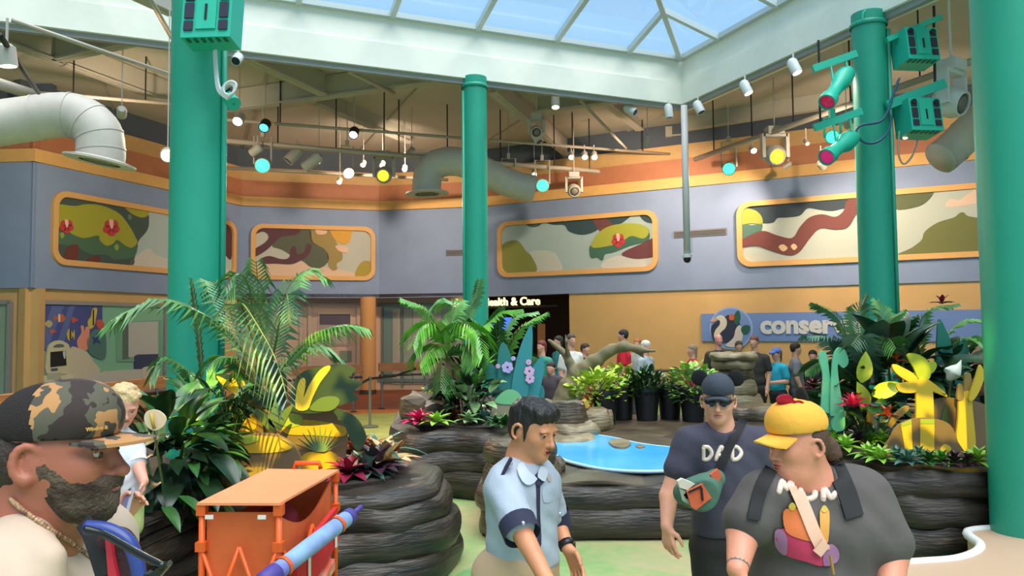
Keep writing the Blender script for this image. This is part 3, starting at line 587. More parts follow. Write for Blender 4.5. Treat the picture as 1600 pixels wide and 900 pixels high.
# ducts
def duct(path, r, label, flange=True):
    P = smooth([tuple(p) for p in path], 6, False); t = thing('air_duct', path[-1], label, 'duct', 'round ceiling ducts')
    mb = MB(); mb.tube(P, r, 28, cap=True); mb.build('pipe', M_duct, t, True)
    for k in range(2, len(P) - 1, 4):
        v = (Vector(P[k + 1]) - Vector(P[k - 1])).normalized(); mb = MB(); a = Vector(P[k]); mb.tube([a - v * .02, a + v * .02], r + .008, 28, cap=False); mb.build('seam', M_duct, t, True)
    if flange:
        v = (Vector(P[-1]) - Vector(P[-2])).normalized(); x, y, z = basis(v); R = Matrix((x, y, z)).transposed(); e = Vector(P[-1])
        mb = MB(); mb.lathe([(r, -.05), (r + .17, -.01), (r + .17, .02), (r * .85, .02)], e, 32, R, cap=False); mb.build('diffuser_flange', M_duct, t, ang=40)
        for q in (.8, .55, .3): mb = MB(); mb.lathe([(r * q, .0), (r * q - .06, .03), (r * q - .07, .0)], e, 28, R, cap=False); mb.build('diffuser_ring', mat('duct_ring_grey', (120, 114, 104), .6), t, ang=40)
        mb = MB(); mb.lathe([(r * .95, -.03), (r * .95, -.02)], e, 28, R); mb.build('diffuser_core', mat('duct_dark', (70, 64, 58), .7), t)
    return t
dd = 11.5; duct([W(-160, 215, dd - .5), W(-60, 202, dd - .3), W(30, 188, dd), W(110, 180, dd + .1), W(150, 202, dd + .1), W(158, 235, dd + .1), W(156, 252, dd + .1)], .34, 'thick off-white duct elbow with round diffuser at the upper left')
dd = 17.5; duct([W(835, 296, dd + .6), W(790, 284, dd + .5), W(745, 262, dd + .2), W(705, 252, dd), W(674, 262, dd), W(667, 285, dd), W(667, 302, dd)], .33, 'off-white duct elbow with diffuser left of the middle column')
dd = 13.5; duct([W(1600, 145, dd - 1), W(1560, 165, dd - .6), W(1520, 200, dd - .2), W(1490, 230, dd), W(1468, 248, dd)], .3, 'ribbed flexible duct running down behind the right columns', False)
def pipe(a, b, r, label, m=M_pipe, mid=()):
    t = thing('lighting_pipe', a, label, 'pipe'); mb = MB(); mb.tube([a, *mid, b], r, 10); mb.build('tube', m, t, True); return t
P1a, P1b = W(352, 220, 16.9), W(936, 268, 20.3); P2a, P2b = W(350, 187, 16.4), W(1062, 242, 20.8); P3a, P3b = W(1086, 249, 19.3), W(1535, 90, 12.2)
def rods(t, a, b, fr, ztop=7.5):
    for f in fr:
        p = a + (b - a) * f; mb = MB(); mb.tube([p, Vector((p.x, p.y, ztop))], .016, 6); mb.build('hanger_rod', M_black, t)
t = pipe(P1a, P1b, .055, 'long grey lighting pipe hung over the left planters'); rods(t, P1a, P1b, (.12, .26, .42, .55, .7, .86, .97))
t = pipe(P2a, P2b, .035, 'thin upper conduit running behind the middle column'); rods(t, P2a, P2b, (.1, .3, .5, .72, .9))
t = pipe(P3a, P3b, .06, 'lighting pipe rising to the right below the skylight edge'); rods(t, P3a, P3b, (.1, .28, .45, .65, .85))
t = pipe(W(20, 32, 9), W(270, 118, 11.5), .03, 'thin diagonal conduit crossing the left ceiling')
t = pipe(W(60, 145, 13.5), W(360, 170, 17), .035, 'thin conduit above the left duct'); rods(t, W(60, 145, 13.5), W(360, 170, 17), (.15, .5, .8))
pipe(W(230, -10, 8.5), W(268, 58, 9.5), .03, 'short pale brace pipe beside the thick left column'); pipe(W(545, 112, 14.6), W(615, 146, 16), .04, 'slanted pale brace under the left skylight beam'); pipe(W(906, 156, 17), W(978, 232, 19), .035, 'slanted brace pipe right of the middle column')
pipe(W(0, 55, 8), W(60, 145, 11), .03, 'dark slanted brace at the far upper left', M_black)
pipe(W(-20, 125, 11.5), W(90, 160, 13), .09, 'pale square conduit running into the left duct')
pipe(W(350, 262, 19.5), W(700, 281, 21.5), .045, 'low pale conduit along the orange cove')
# white hanging pole with a dome camera
a = W(1069, 172, 16.6); b = W(1073, 400, 16.4); t = thing('camera_pole', b, 'white hanging pole with a dome camera at its tip', 'pole'); b = Vector((a.x, a.y, b.z))
mb = MB(); mb.tube([a + Vector((0, 0, .1)), b], .075, 14); mb.build('pole', mat('pole_white', (222, 218, 214), .45), t, True); mb = MB(); mb.lathe([(.1, -.02), (.1, .04), (.05, .06)], b, 16); mb.build('mount', M_white, t)
mb = MB(); mb.ell(b - Vector((0, 0, .05)), .085); mb.build('dome', mat('dome_black', (30, 30, 34), .1), t, True); mb = MB(); mb.box(b + Vector((.09, 0, .25)), (.05, .08, .3)); mb.build('bracket', M_white, t)

def lamp_spot(loc, aim, power, rgb, size=70, par=None, r=.08):
    ld = bpy.data.lights.new('spot', 'SPOT'); ld.energy = power * 1.7; ld.color = rgb; ld.spot_size = math.radians(size); ld.spot_blend = .8; ld.shadow_soft_size = r
    o = bpy.data.objects.new('spot_beam', ld); COL.objects.link(o); d = (Vector(aim) - Vector(loc)).normalized()
    o.rotation_euler = d.to_track_quat('-Z', 'Y').to_euler(); off = ORG[par.name] if par else Vector((0, 0, 0)); o.location = Vector(loc) - off
    if par: o.parent = par
WARM = (1, .76, .54); WW = (1, .88, .74)
def can(px, py, y, label, aim=None, r=.07, ln=.2, m=None, glow=('warm', (255, 236, 200), 6), hang=.3, power=0, tint=WARM, size=80, rod=False):
    m = m or M_white; c = W(px, py, y); aim = aim or (c + Vector((0, -1, -.9))); d = (Vector(aim) - c).normalized(); x, yy, z = basis(d); R = Matrix((x, yy, z)).transposed()
    t = thing('track_spotlight', c, label, 'spotlight', 'small track spotlights'); mb = MB(); b = c - d * ln
    mb.lathe([(r * .6, 0), (r, ln * .15), (r, ln), (r * .86, ln), (r * .86, ln * .9)], b, 14, R); mb.build('can', m, t, ang=40)
    mb = MB(); mb.lathe([(r * .84, ln * .93), (r * .84, ln * .95)], b, 14, R); mb.build('lens', GLOW(*glow) if glow else M_glassd, t)
    mb = MB(); q_ = b + d * ln * .4; mb.tube([q_, Vector((q_.x, q_.y, 7.48)) if rod else q_ + Vector((0, 0, hang))], .009 if rod else .016, 6); mb.build('stem', M_grey if rod else m, t)
    if power: lamp_spot(c + d * .06, aim, power, tint, size, t)
    return t
def par(px, py, y, label, glow, r=.15, m=None, aim=None, power=0, tint=WARM, up=.62, size=70):
    m = m or M_grey; c = W(px, py, y); aim = Vector(aim) if aim is not None else Vector((0, 0, 1.5)); d = (aim - c).normalized(); x, yy, z = basis(d); R = Matrix((x, yy, z)).transposed()
    t = thing('stage_light', c, label, 'stage light', 'stage lights on the ceiling pipes'); ln = .34
    mb = MB(); mb.lathe([(.03, -ln), (r * .75, -ln + .03), (r * .9, -ln * .5), (r, -.04), (r * 1.08, -.04), (r * 1.08, 0), (r * .95, 0), (r * .95, -.02)], c, 18, R); mb.build('housing', m, t, ang=40)
    mb = MB(); mb.lathe([(r * .95, -.015), (r * .6, .012), (.01, .02)], c, 18, R); mb.build('lens', GLOW(*glow), t, True)
    side = d.cross(Vector((0, 0, 1))).normalized(); pv = c - d * ln * .5; mb = MB(); zt = Vector((0, 0, up))
    mb.tube([pv + side * r * 1.15, pv + side * r * 1.15 + zt, pv - side * r * 1.15 + zt, pv - side * r * 1.15], .022, 6); mb.build('yoke', m, t)
    mb = MB(); mb.box(pv + zt + Vector((0, 0, .06)), (.08, .08, .14)); mb.build('clamp', m, t); q_ = pv + zt; mb = MB(); mb.tube([q_, Vector((q_.x, q_.y, max(q_.z + .3, 7.48 if y > 16 else 0)))], .01, 6); mb.build('hanger_rod', M_grey, t)
    if power: lamp_spot(c + d * .06, aim, power, tint, size, t, r)
    return t
def mover(px, py, y, label, lens=('yellow', (250, 232, 40), 1.6), s=1.0, rot=0, m=None):
    m = m or M_grey; c = W(px, py, y); t = thing('moving_light', c, label, 'stage light', 'moving-head stage lights'); R = Matrix.Rotation(rot, 3, 'Z')
    V = lambda a, b, z: c + R @ (Vector((a, b, z)) * s)
    mb = MB(); mb.box(V(0, 0, .52), (.34 * s, .28 * s, .16 * s), R); mb.build('base', m, t)
    mb = MB(); mb.box(V(0, 0, .42), (.5 * s, .16 * s, .06 * s), R); mb.build('bracket', m, t)
    for k in (-1, 1): mb = MB(); mb.box(V(.25 * k, 0, .2), (.07 * s, .16 * s, .5 * s), R); mb.build('arm', m, t)
    mb = MB(); x, yy, z = basis(R @ Vector((0, -.9, -.35))); RR = Matrix((x, yy, z)).transposed(); mb.lathe([(.06 * s, -.25 * s), (.2 * s, -.2 * s), (.22 * s, .05 * s), (.17 * s, .16 * s), (.15 * s, .16 * s), (.15 * s, .13 * s)], c, 18, RR); mb.build('head', m, t, ang=45)
    mb = MB(); mb.lathe([(.14 * s, .14 * s), (.06 * s, .165 * s), (.01, .17 * s)], c, 16, RR); mb.build('lens', GLOW(*lens), t, True); mb = MB(); mb.tube([V(0, 0, .6), Vector((c.x, c.y, 7.46))], .018 * s, 8); mb.build('clamp', m, t); return t
G_W = ('warmwhite', (255, 236, 205), 7); G_G = ('green', (60, 236, 160), 1.7); G_C = ('cyan', (70, 205, 245), 2); G_V = ('violet', (214, 205, 255), 4); G_O = ('hot', (255, 205, 150), 14)
WL = Vector((-9.2, 19, 3.4)); WFL = Vector((-6, 23.4, 3.6)); WR1 = Vector((3.2, 21, 3.5)); WR2 = Vector((9, 18.2, 3.5)); POOL = Vector((.8, 9, .5)); PLA = Vector((-2.4, 6.6, 1)); WM = Vector((-2, 23.6, 3.4))
can(262, 243, 10.5, 'glaring warm spotlight just left of the thick column', W(262, 243, 0) + Vector((0, 0, -1)), .1, .22, M_grey, G_O, .5, 160, (1, .55, .34), 140, True)
can(371, 190, 15.5, 'bright warm spotlight right of the thick column', None, .11, .25, M_grey, ('hot2', (255, 232, 196), 9), .35, 110, WARM, 90, True)
can(412, 200, 15.8, 'cyan spotlight with a pink reflection high at the left', None, .11, .25, M_black, G_C, .3, rod=True)
can(552, 211, 17.2, 'lavender spotlight hanging below the upper conduit', None, .11, .25, M_black, G_V, .3, rod=True)
par(410, 259, 17, 'green-lensed stage light on the left ceiling pipe', G_G, .16, None, PLA, 60, (.6, 1, .75))
par(545, 271, 18.2, 'warm white stage light left of the yellow moving head', ('warm2', (255, 238, 210), 7), .13, None, POOL, 240, WW)
MOV1 = mover(600, 273, 18.6, 'moving-head light with a yellow lens on the left pipe', ('yellow', (250, 232, 40), 1.6), .95)
for px, py, y, lb in ((497, 253, 19, 'tiny warm spotlight beside the slanted grey fixture'), (530, 285, 20, 'lowest tiny warm spotlight over the far left wall'), (567, 258, 19.5, 'tiny warm spotlight just left of the yellow moving head'), (597, 259, 19.8, 'tiny warm spotlight inside the yellow moving head yoke'), (632, 265, 20, 'tiny warm spotlight left of the duct elbow'), (835, 273, 19.8, 'tiny warm spotlight between the two green stage lights')):
    can(px, py, y, lb, None, .07, .18, M_grey, G_W, .35, rod=True)
for px, py, y, lb, aim in ((450, 252, 17.6, 'slanted blank grey can light on the left pipe', Vector((-8, 16, 2))), (476, 262, 17.8, 'grey profile light slung under the left pipe', Vector((-9, 19, 3)))):
    can(px, py, y, lb, aim, .13, .5, M_grey, None, .3)
can(393, 240, 17, 'small grey bracket light next to the green stage light', Vector((-9, 18, 4)), .1, .3, M_grey, None, .3)
par(795, 288, 19.2, 'green stage light nearest the middle column', G_G, .15, None, (0, 8, .5), 60, (.6, 1, .75)); par(848, 290, 19.5, 'green stage light next to the grey profile light', G_G, .16, None, (1, 8, .5), 60, (.6, 1, .75))
mover(897, 298, 19.9, 'unlit grey moving light at the end of the left pipe', ('unlit', (120, 112, 104), .001), .8)
for px, lb in ((893, 'left'), (914, 'middle'), (929, 'right')): can(px, 246, 20, '%s one of three white spotlights in a row beyond the middle column' % lb, None, .08, .26, M_white, ('white', (255, 246, 226), 7), .25)
can(868, 168, 16.2, 'white can light under the skylight beam right of the middle column', W(868, 168, 16.2) + Vector((0, -.3, -1)), .09, .3, M_white, G_W, .2, 120, WW, 110)

can(843, 222, 18, 'pale tilted can light below the box fixture', Vector((4, 15, 0)), .1, .35, M_white, None, .3)
mover(838, 206, 17.5, 'small grey box fixture hanging right of the middle column', ('unlit', (120, 112, 104), .001), .7)
can(993, 176, 16.4, 'white can light tilted sideways below the skylight corner', Vector((9, 12, 2)), .09, .3, M_white, None, .25); can(1046, 184, 16.5, 'white can light just left of the hanging pole', W(1046, 184, 16.5) + Vector((.1, 0, -1)), .09, .3, M_white, None, .2)
for px, py, y, lb in ((1096, 176, 15.8, 'white can light just right of the hanging pole'), (1170, 146, 14.2, 'middle white can light on the right skylight beam'), (1246, 114, 12.9, 'white can light nearest the teal spotlights on the skylight beam')):
    can(px, py, y, lb, W(px + 20, py, y) + Vector((.1, -.3, -1)), .09, .28, M_white, ('warm', (255, 236, 200), 6) if px > 1100 else None, .2, 90 if px > 1100 else 0, WW, 110)
par(1139, 264, 18.3, 'green stage light on the right pipe beside the hanging pole', G_G, .15, None, (2, 8, .5), 60, (.6, 1, .75)); MOV2 = mover(1211, 243, 16.8, 'moving-head light with a yellow lens on the right pipe', ('yellow', (250, 232, 40), 1.6), 1.05)
can(1178, 236, 18, 'small square warm lamp left of the right moving head', None, .08, .2, M_grey, G_W, .3)
can(1287, 262, 16.5, 'faint warm lamp by the orange cove left of the right column', WR2, .08, .2, M_grey, ('amber', (255, 190, 120), 3), .4, 150, WARM, 110); can(1225, 262, 18, 'faint amber lamp below the right moving head', WR1, .06, .2, M_grey, ('amber', (255, 190, 120), 3), .4, 150, WARM, 110)
can(1262, 225, 17, 'small twin lamp cluster behind the teal lights', None, .05, .2, M_grey, ('amber', (255, 190, 120), 3), .3)
mover(1488, 160, 12.3, 'white moving head light hanging behind the right teal boxes', ('unlit', (120, 112, 104), .001), 1.15, .6, M_white)
can(13, 104, 8.5, 'white can light with warm glow at the upper left edge', W(13, 104, 8.5) + Vector((.1, .1, -1)), .1, .25, M_grey, ('hot2', (255, 232, 196), 9), .4, 180, WARM, 120)
can(368, 96, 7.6, 'small white bracket lamp under the left box light', None, .05, .14, M_white, None, .1)
# wall washers added among the pipes to warm and brighten the far walls
for px, py, y, aim, pw, lb in ((190, 180, 13, Vector((-9.6, 18.6, 4.5)), 200, 'added grey wall washer above the left duct diffuser'), (640, 240, 19, Vector((-5, 23.5, 4.8)), 260, 'added grey wall washer aimed at the far left mural'), (1010, 225, 17.5, Vector((3, 21, 4.6)), 260, 'added grey wall washer left of the hanging pole'), (1325, 196, 14.2, Vector((8.8, 18, 4.6)), 220, 'added grey wall washer between the teal spotlights and the right column')):
    can(px, py, y, lb, aim, .08, .25, M_grey, ('hot2', (255, 232, 196), 9), .5, pw, WARM, 130, True)

# ---- teal stage fixtures on the columns
def box_light(c, w, h, dp, rot, label, par_col=None):
    t = thing('teal_box_light', c, label, 'stage light', 'teal box lights'); R = Matrix.Rotation(rot, 3, 'Z') @ Matrix.Rotation(math.radians(-8), 3, 'X'); V = lambda a, b, z: c + R @ Vector((a, b, z))
    mb = MB(); mb.box(c, (w, dp, h), R); mb.build('housing', M_tealf, t)
    mb = MB(); mb.box(V(0, -dp / 2 - .006, .0), (w * .4, .02, h * .7), R); mb.build('front_panel', M_tealf, t)
    for k in (-1, 1):
        for z, hh in ((.3, .16), (.02, .3), (-.28, .18)):
            mb = MB(); mb.box(V(k * w * .35, -dp / 2 - .004, z * h), (w * .18, .025, hh * h), R); mb.build('dark_vent', M_glassd, t)
        mb = MB(); mb.lathe([(w * .08, 0), (w * .08, .03)], V(k * w * .35, -dp / 2, .36 * h), 12, R @ Matrix.Rotation(math.radians(90), 3, 'X')); mb.build('knob', M_black, t)
    mb = MB(); mb.box(V(0, -dp / 2 - .012, -.02 * h), (.02, .03, h * .3), R); mb.build('slot', M_black, t)
    for k in range(6): mb = MB(); mb.box(V(-w * .38 + k * w * .15, -dp * .3, -h / 2 - .004), (w * .06, dp * .25, .012), R); mb.build('slit', mat('fixture_teal_dark', (18, 92, 78), .5), t)
    return t
p = W(333, 30, 7.0); box_light(p, .46, .5, .26, -.05, 'teal box light on the top of the thick left column')
t = thing('cable_bundle', W(350, 130, 7.1), 'looped white cable bundle hanging from the left box light', 'cable'); pts = [W(334, 70, 7.1), W(336, 110, 7.08), W(340, 140, 7.05), W(352, 152, 7.0), W(362, 148, 7.0), W(366, 136, 7.0), W(358, 131, 7.0), W(348, 137, 7.0), W(347, 148, 7.0), W(356, 155, 7.0)]
for k in range(3): mb = MB(); mb.tube(smooth([tuple(Vector(q) + Vector((.012 * k, -.008 * k, .01 * k))) for q in pts], 5, False), .012, 6); mb.build('cable', M_white, t, True)
t = thing('teal_clip_light', W(362, 158, 7.2), 'small blue-gelled teal lamp beside the white cable bundle', 'stage light'); c = W(362, 158, 7.2); mb = MB(); x, yy, z = basis((.5, -.5, -.6)); R = Matrix((x, yy, z)).transposed(); mb.lathe([(.03, -.12), (.06, -.08), (.07, .06), (.06, .06)], c, 12, R); mb.build('housing', M_tealf, t, ang=40); mb = MB(); mb.lathe([(.055, .05), (.01, .06)], c, 12, R); mb.build('blue_gel', mat('blue_gel', (30, 70, 170), .2), t); mb = MB(); mb.tube([c, c + Vector((-.04, .1, .16)), c + Vector((-.2, .3, .16))], .012, 6); mb.build('stem', M_black, t)
for (bx0, bx1, ctr, lb) in (((1385, 63), (1470, 27), (1429, 77), 'upper teal box light on the right column'), ((1385, 165), (1476, 130), (1434, 186), 'lower teal box light on the right column')):
    y = 11.7; c = W(*ctr, y); t = box_light(c, .52, .52, .4, .12, lb); a = W(*bx0, y); b = W(*bx1, y)
    mb = MB(); mb.bar(a, b, .08, .14 if ctr[1] > 100 else .08); mb.build('strut_bar', M_tealf, t); mb = MB(); mb.tube([W(1460, 35, y), Vector((W(1460, 35, y).x, y, 6.9))] if ctr[1] < 100 else [W(1461, 135, y), W(1459, 35, y)], .02, 8); mb.build('hanger_rod', M_black, t)
    for f in (.35, .7): q = a + (b - a) * f; mb = MB(); mb.tube([q, c + Vector((q.x - c.x, 0, .2))], .014, 6); mb.build('bracket', M_tealf, t)
def teal_spot(bar0, bar1, c0, c1, lensrgb, label, y=11.6):
    t = thing('teal_spotlight', W(*c0, y), label, 'stage light', 'teal spotlights on the right column'); a = W(*bar0, y); b = W(*bar1, y); mb = MB(); mb.bar(a, b, .07, .11); mb.build('strut_bar', M_tealf, t)
    q0 = W(*c0, y - .35); q1 = W(*c1, y + .1); d = (q0 - q1).normalized(); ln = (q0 - q1).length; x, yy, z = basis(d); R = Matrix((x, yy, z)).transposed(); mb = MB()
    mb.lathe([(.04, 0), (.13, .04), (.15, ln * .3), (.1, ln * .5), (.1, ln * .8), (.13, ln * .85), (.13, ln), (.11, ln), (.11, ln * .94)], q1, 18, R); mb.build('housing', M_tealf, t, ang=40)
    mb = MB(); mb.lathe([(.105, ln * .97), (.01, ln * .99)], q1, 16, R); mb.build('gel', mat('gel_%d' % lensrgb[0], lensrgb, .2, emit=.25), t)
    for f in (.4, .75): q = a + (b - a) * f; e = q1 + d * ln * .45; mb = MB(); mb.tube([q, Vector((q.x, e.y, e.z))], .018, 6); mb.build('yoke_arm', M_tealf, t)
    mb = MB(); h = W(bar0[0] + 10, bar0[1], y); mb.tube([h, Vector((h.x, h.y, h.z + .45))], .018, 8); mb.build('hanger_rod', M_black, t); return t
teal_spot((1270, 108), (1338, 84), (1292, 160), (1324, 112), (190, 30, 80), 'upper teal spotlight with a crimson gel left of the right column'); teal_spot((1272, 200), (1346, 174), (1291, 246), (1332, 214), (225, 40, 120), 'lower teal spotlight with a pink gel left of the right column')
par(1301, 214, 11.7, 'green glowing lamp above the pink-gelled teal spotlight', G_G, .1, M_tealf, None, 0, WARM, .3)
t = thing('cable_loop', W(1370, 200, 11.6), 'dark blue cable looped around the right column', 'cable'); mb = MB(); mb.tube(smooth([tuple(W(*q, 11.62)) for q in ((1405, 122), (1395, 150), (1388, 172), (1375, 190), (1345, 196), (1338, 208), (1350, 222), (1370, 222), (1388, 205), (1393, 178))], 6, False), .02, 6); mb.build('cable', mat('cable_blue', (40, 84, 110), .5), t, True)
t = thing('cable_tail', W(1410, 250, 12.2), 'pale flex hanging below the lower teal box', 'cable'); mb = MB(); mb.tube(smooth([tuple(W(*q, 11.75)) for q in ((1405, 205), (1404, 240), (1412, 256), (1425, 244), (1434, 218))], 6, False), .016, 6); mb.build('flex', M_pipe, t, True)
t = thing('cable_hoop', W(1358, 20, 12), 'pale teal cable hoop on the right column top', 'cable'); mb = MB(); mb.tube(smooth([tuple(W(*q, 11.8)) for q in ((1348, 32), (1349, 20), (1357, 15), (1367, 17), (1370, 28))], 6, False), .018, 6); mb.build('hoop', M_tealf, t, True)
can(1415, 214, 11.75, 'bright warm bulb under the lower teal box light', None, .05, .1, M_grey, ('hot2', (255, 232, 196), 9), .1)

# ---- yellow break-up beams from two stage lights added out of view above the camera
def gobo(loc, aim, power, rgb, size, scale, par_, thr=.52):
    ld = bpy.data.lights.new('gobo', 'SPOT'); ld.energy = power; ld.color = rgb; ld.spot_size = math.radians(size); ld.spot_blend = .3; ld.shadow_soft_size = .03; ld.use_nodes = True
    nt = ld.node_tree; em = nt.nodes['Emission']; tc = nt.nodes.new('ShaderNodeTexCoord'); nz = nt.nodes.new('ShaderNodeTexNoise'); nz.inputs['Scale'].default_value = scale; nz.inputs['Detail'].default_value = .5
    rp = nt.nodes.new('ShaderNodeValToRGB'); rp.color_ramp.elements[0].position = thr; rp.color_ramp.elements[1].position = thr + .03; nt.links.new(tc.outputs['Normal'], nz.inputs[0]); nt.links.new(nz.outputs[0], rp.inputs[0]); nt.links.new(rp.outputs[0], em.inputs['Strength'])
    o = bpy.data.objects.new('gobo_beam', ld); COL.objects.link(o); o.rotation_euler = (Vector(aim) - Vector(loc)).to_track_quat('-Z', 'Y').to_euler(); o.location = Vector(loc) - ORG[par_.name]; o.parent = par_
for a_, b_, aim_, pw_, sz_, lb_ in ((9.6, 14.2, (-2.05, 6.3, 1.25), 5200, 11.5, 'break-up stage light under the near skylight beam aimed at the left planter'), (8.6, 14.2, (3.72, 7.3, 1.1), 4200, 7.5, 'break-up stage light under the near skylight beam aimed at the right planter')):
    c = sk(a_, b_, 6.55); d = (Vector(aim_) - c).normalized(); t = thing('stage_light', c, lb_, 'stage light', 'stage lights on the ceiling pipes'); x, yy, z = basis(d); R = Matrix((x, yy, z)).transposed()
    mb = MB(); mb.lathe([(.03, -.4), (.12, -.36), (.14, -.1), (.11, -.05), (.11, .0), (.1, .0), (.1, -.03)], c, 18, R); mb.build('housing', M_grey, t, ang=40); mb = MB(); mb.tube([c - d * .2, c - d * .2 + Vector((0, 0, .35))], .02, 8); mb.build('clamp', M_grey, t)
    gobo(c + d * .05, aim_, pw_, (1, .76, .05), sz_, 44, t, .47)
# ================================================================ RAILS, ROCK PLANTERS, POOL
M_wood = mat('rail_wood', (168, 106, 66), .5, var=.25, vs=3, stretch=(1, 1, 8)); M_blackm = mat('rail_black', (34, 32, 32), .45, metal=.3)
def rail(a, b, label, posts):
    d = (b - a); t = thing('leaning_rail', Vector((a.x, a.y, 0)), label, 'railing', 'wooden leaning rails'); up = Vector((0, 0, 1)); mb = MB(); mb.bar(a, b, .14, .2); mb.build('wood_beam', M_wood, t)
    mb = MB(); mb.tube([a - up * .2, b - up * .2], .025, 8); mb.build('lower_bar', M_blackm, t)
    for f in posts: q = a + d * f; mb = MB(); mb.tube([q - up * .1, Vector((q.x, q.y, .02))], .03, 8); mb.build('post', mat('post_steel', (120, 118, 116), .4, metal=.4), t); mb = MB(); mb.lathe([(.08, .012), (.08, .03)], Vector((q.x, q.y, 0)), 14); mb.build('foot', M_blackm, t)
rail(G(-150, 648, 1.02), G(258, 596, 1.02), 'wooden leaning rail in front of the painted sick-bay window', (.06, .35, .65, .95))
rail(G(310, 586, 1.02), G(566, 576, 1.02), 'wooden leaning rail left of the ochre column', (.08, .5, .94)); rail(G(592, 574, 1.02), G(668, 572, 1.02), 'short wooden leaning rail right of the ochre column', (.06, .94))
# queue barrier
c = G(578, 668, 0); t = thing('belt_stanchion', c, 'slim stanchion post with black belts in front of the ochre column', 'stanchion'); mb = MB(); mb.lathe([(.17, .015), (.17, .03), (.05, .06)], c, 20); mb.build('base', mat('stanchion_grey', (140, 138, 128), .3, metal=.6), t, ang=40); mb = MB(); mb.lathe([(.028, .05), (.028, .95), (.035, .95), (.035, 1.02)], c, 14); mb.build('post', MATS['stanchion_grey'], t, ang=40)
for q in (W(548, 596, 13.5), W(650, 576, 18)): mb = MB(); a = c + Vector((0, 0, .97)); m_ = (a + q) / 2 - Vector((0, 0, .06)); mb.bar(a, m_, .01, .05); mb.bar(m_, q, .01, .05); mb.build('belt', M_blackm, t)
# metal railing along the queue
a = G(930, 580, 1.02); b = G(1330, 577, 1.02); t = thing('queue_railing', Vector((a.x, a.y, 0)), 'thin dark metal railing the far queue leans on', 'railing'); mb = MB(); mb.tube([a, b], .03, 8); mb.build('top_rail', mat('bronze_rail', (88, 70, 52), .45, metal=.4), t); mb = MB(); mb.tube([a - Vector((0, 0, .3)), b - Vector((0, 0, .3))], .02, 8); mb.build('mid_rail', MATS['bronze_rail'], t)
for f in (.02, .2, .4, .6, .8, .98): q = a + (b - a) * f; mb = MB(); mb.tube([q, Vector((q.x, q.y, .02))], .025, 8); mb.build('post', MATS['bronze_rail'], t)

# ---- rock material: dark wet-looking painted strata
def rock_mat(name, dark, light, sc=1.0):
    m = bpy.data.materials.new(name); m.use_nodes = True; nt = m.node_tree; b = nt.nodes['Principled BSDF']; N = nt.nodes.new; LK = nt.links.new
    tc = N('ShaderNodeTexCoord'); mp = N('ShaderNodeMapping'); mp.inputs['Scale'].default_value = (1.2 * sc, 1.2 * sc, 9 * sc); LK(tc.outputs['Object'], mp.inputs[0])
    n1 = N('ShaderNodeTexNoise'); n1.inputs['Scale'].default_value = 1.6; n1.inputs['Detail'].default_value = 7; n1.inputs['Roughness'].default_value = .65; LK(mp.outputs[0], n1.inputs[0])
    cr = N('ShaderNodeValToRGB'); e = cr.color_ramp.elements; e[0].position = .36; e[0].color = (*L(*dark), 1); e[1].position = .7; e[1].color = (*L(*light), 1); LK(n1.outputs[0], cr.inputs[0]); LK(cr.outputs[0], b.inputs['Base Color'])
    n2 = N('ShaderNodeTexNoise'); n2.inputs['Scale'].default_value = 5; n2.inputs['Detail'].default_value = 8; LK(mp.outputs[0], n2.inputs[0]); bp = N('ShaderNodeBump'); bp.inputs['Strength'].default_value = .55; bp.inputs['Distance'].default_value = .03; LK(n2.outputs[0], bp.inputs['Height']); LK(bp.outputs[0], b.inputs['Normal'])
    b.inputs['Roughness'].default_value = .42; MATS[name] = m; return m
M_rock = rock_mat('dark_strata_rock', (22, 18, 16), (74, 62, 52)); M_rockt = rock_mat('brown_strata_rock', (48, 39, 30), (104, 88, 66)); M_tan = rock_mat('tan_strata_rock', (104, 92, 70), (160, 144, 112)); M_soil = mat('planting_soil', (40, 32, 26), .9, bump=.6, bs=30)
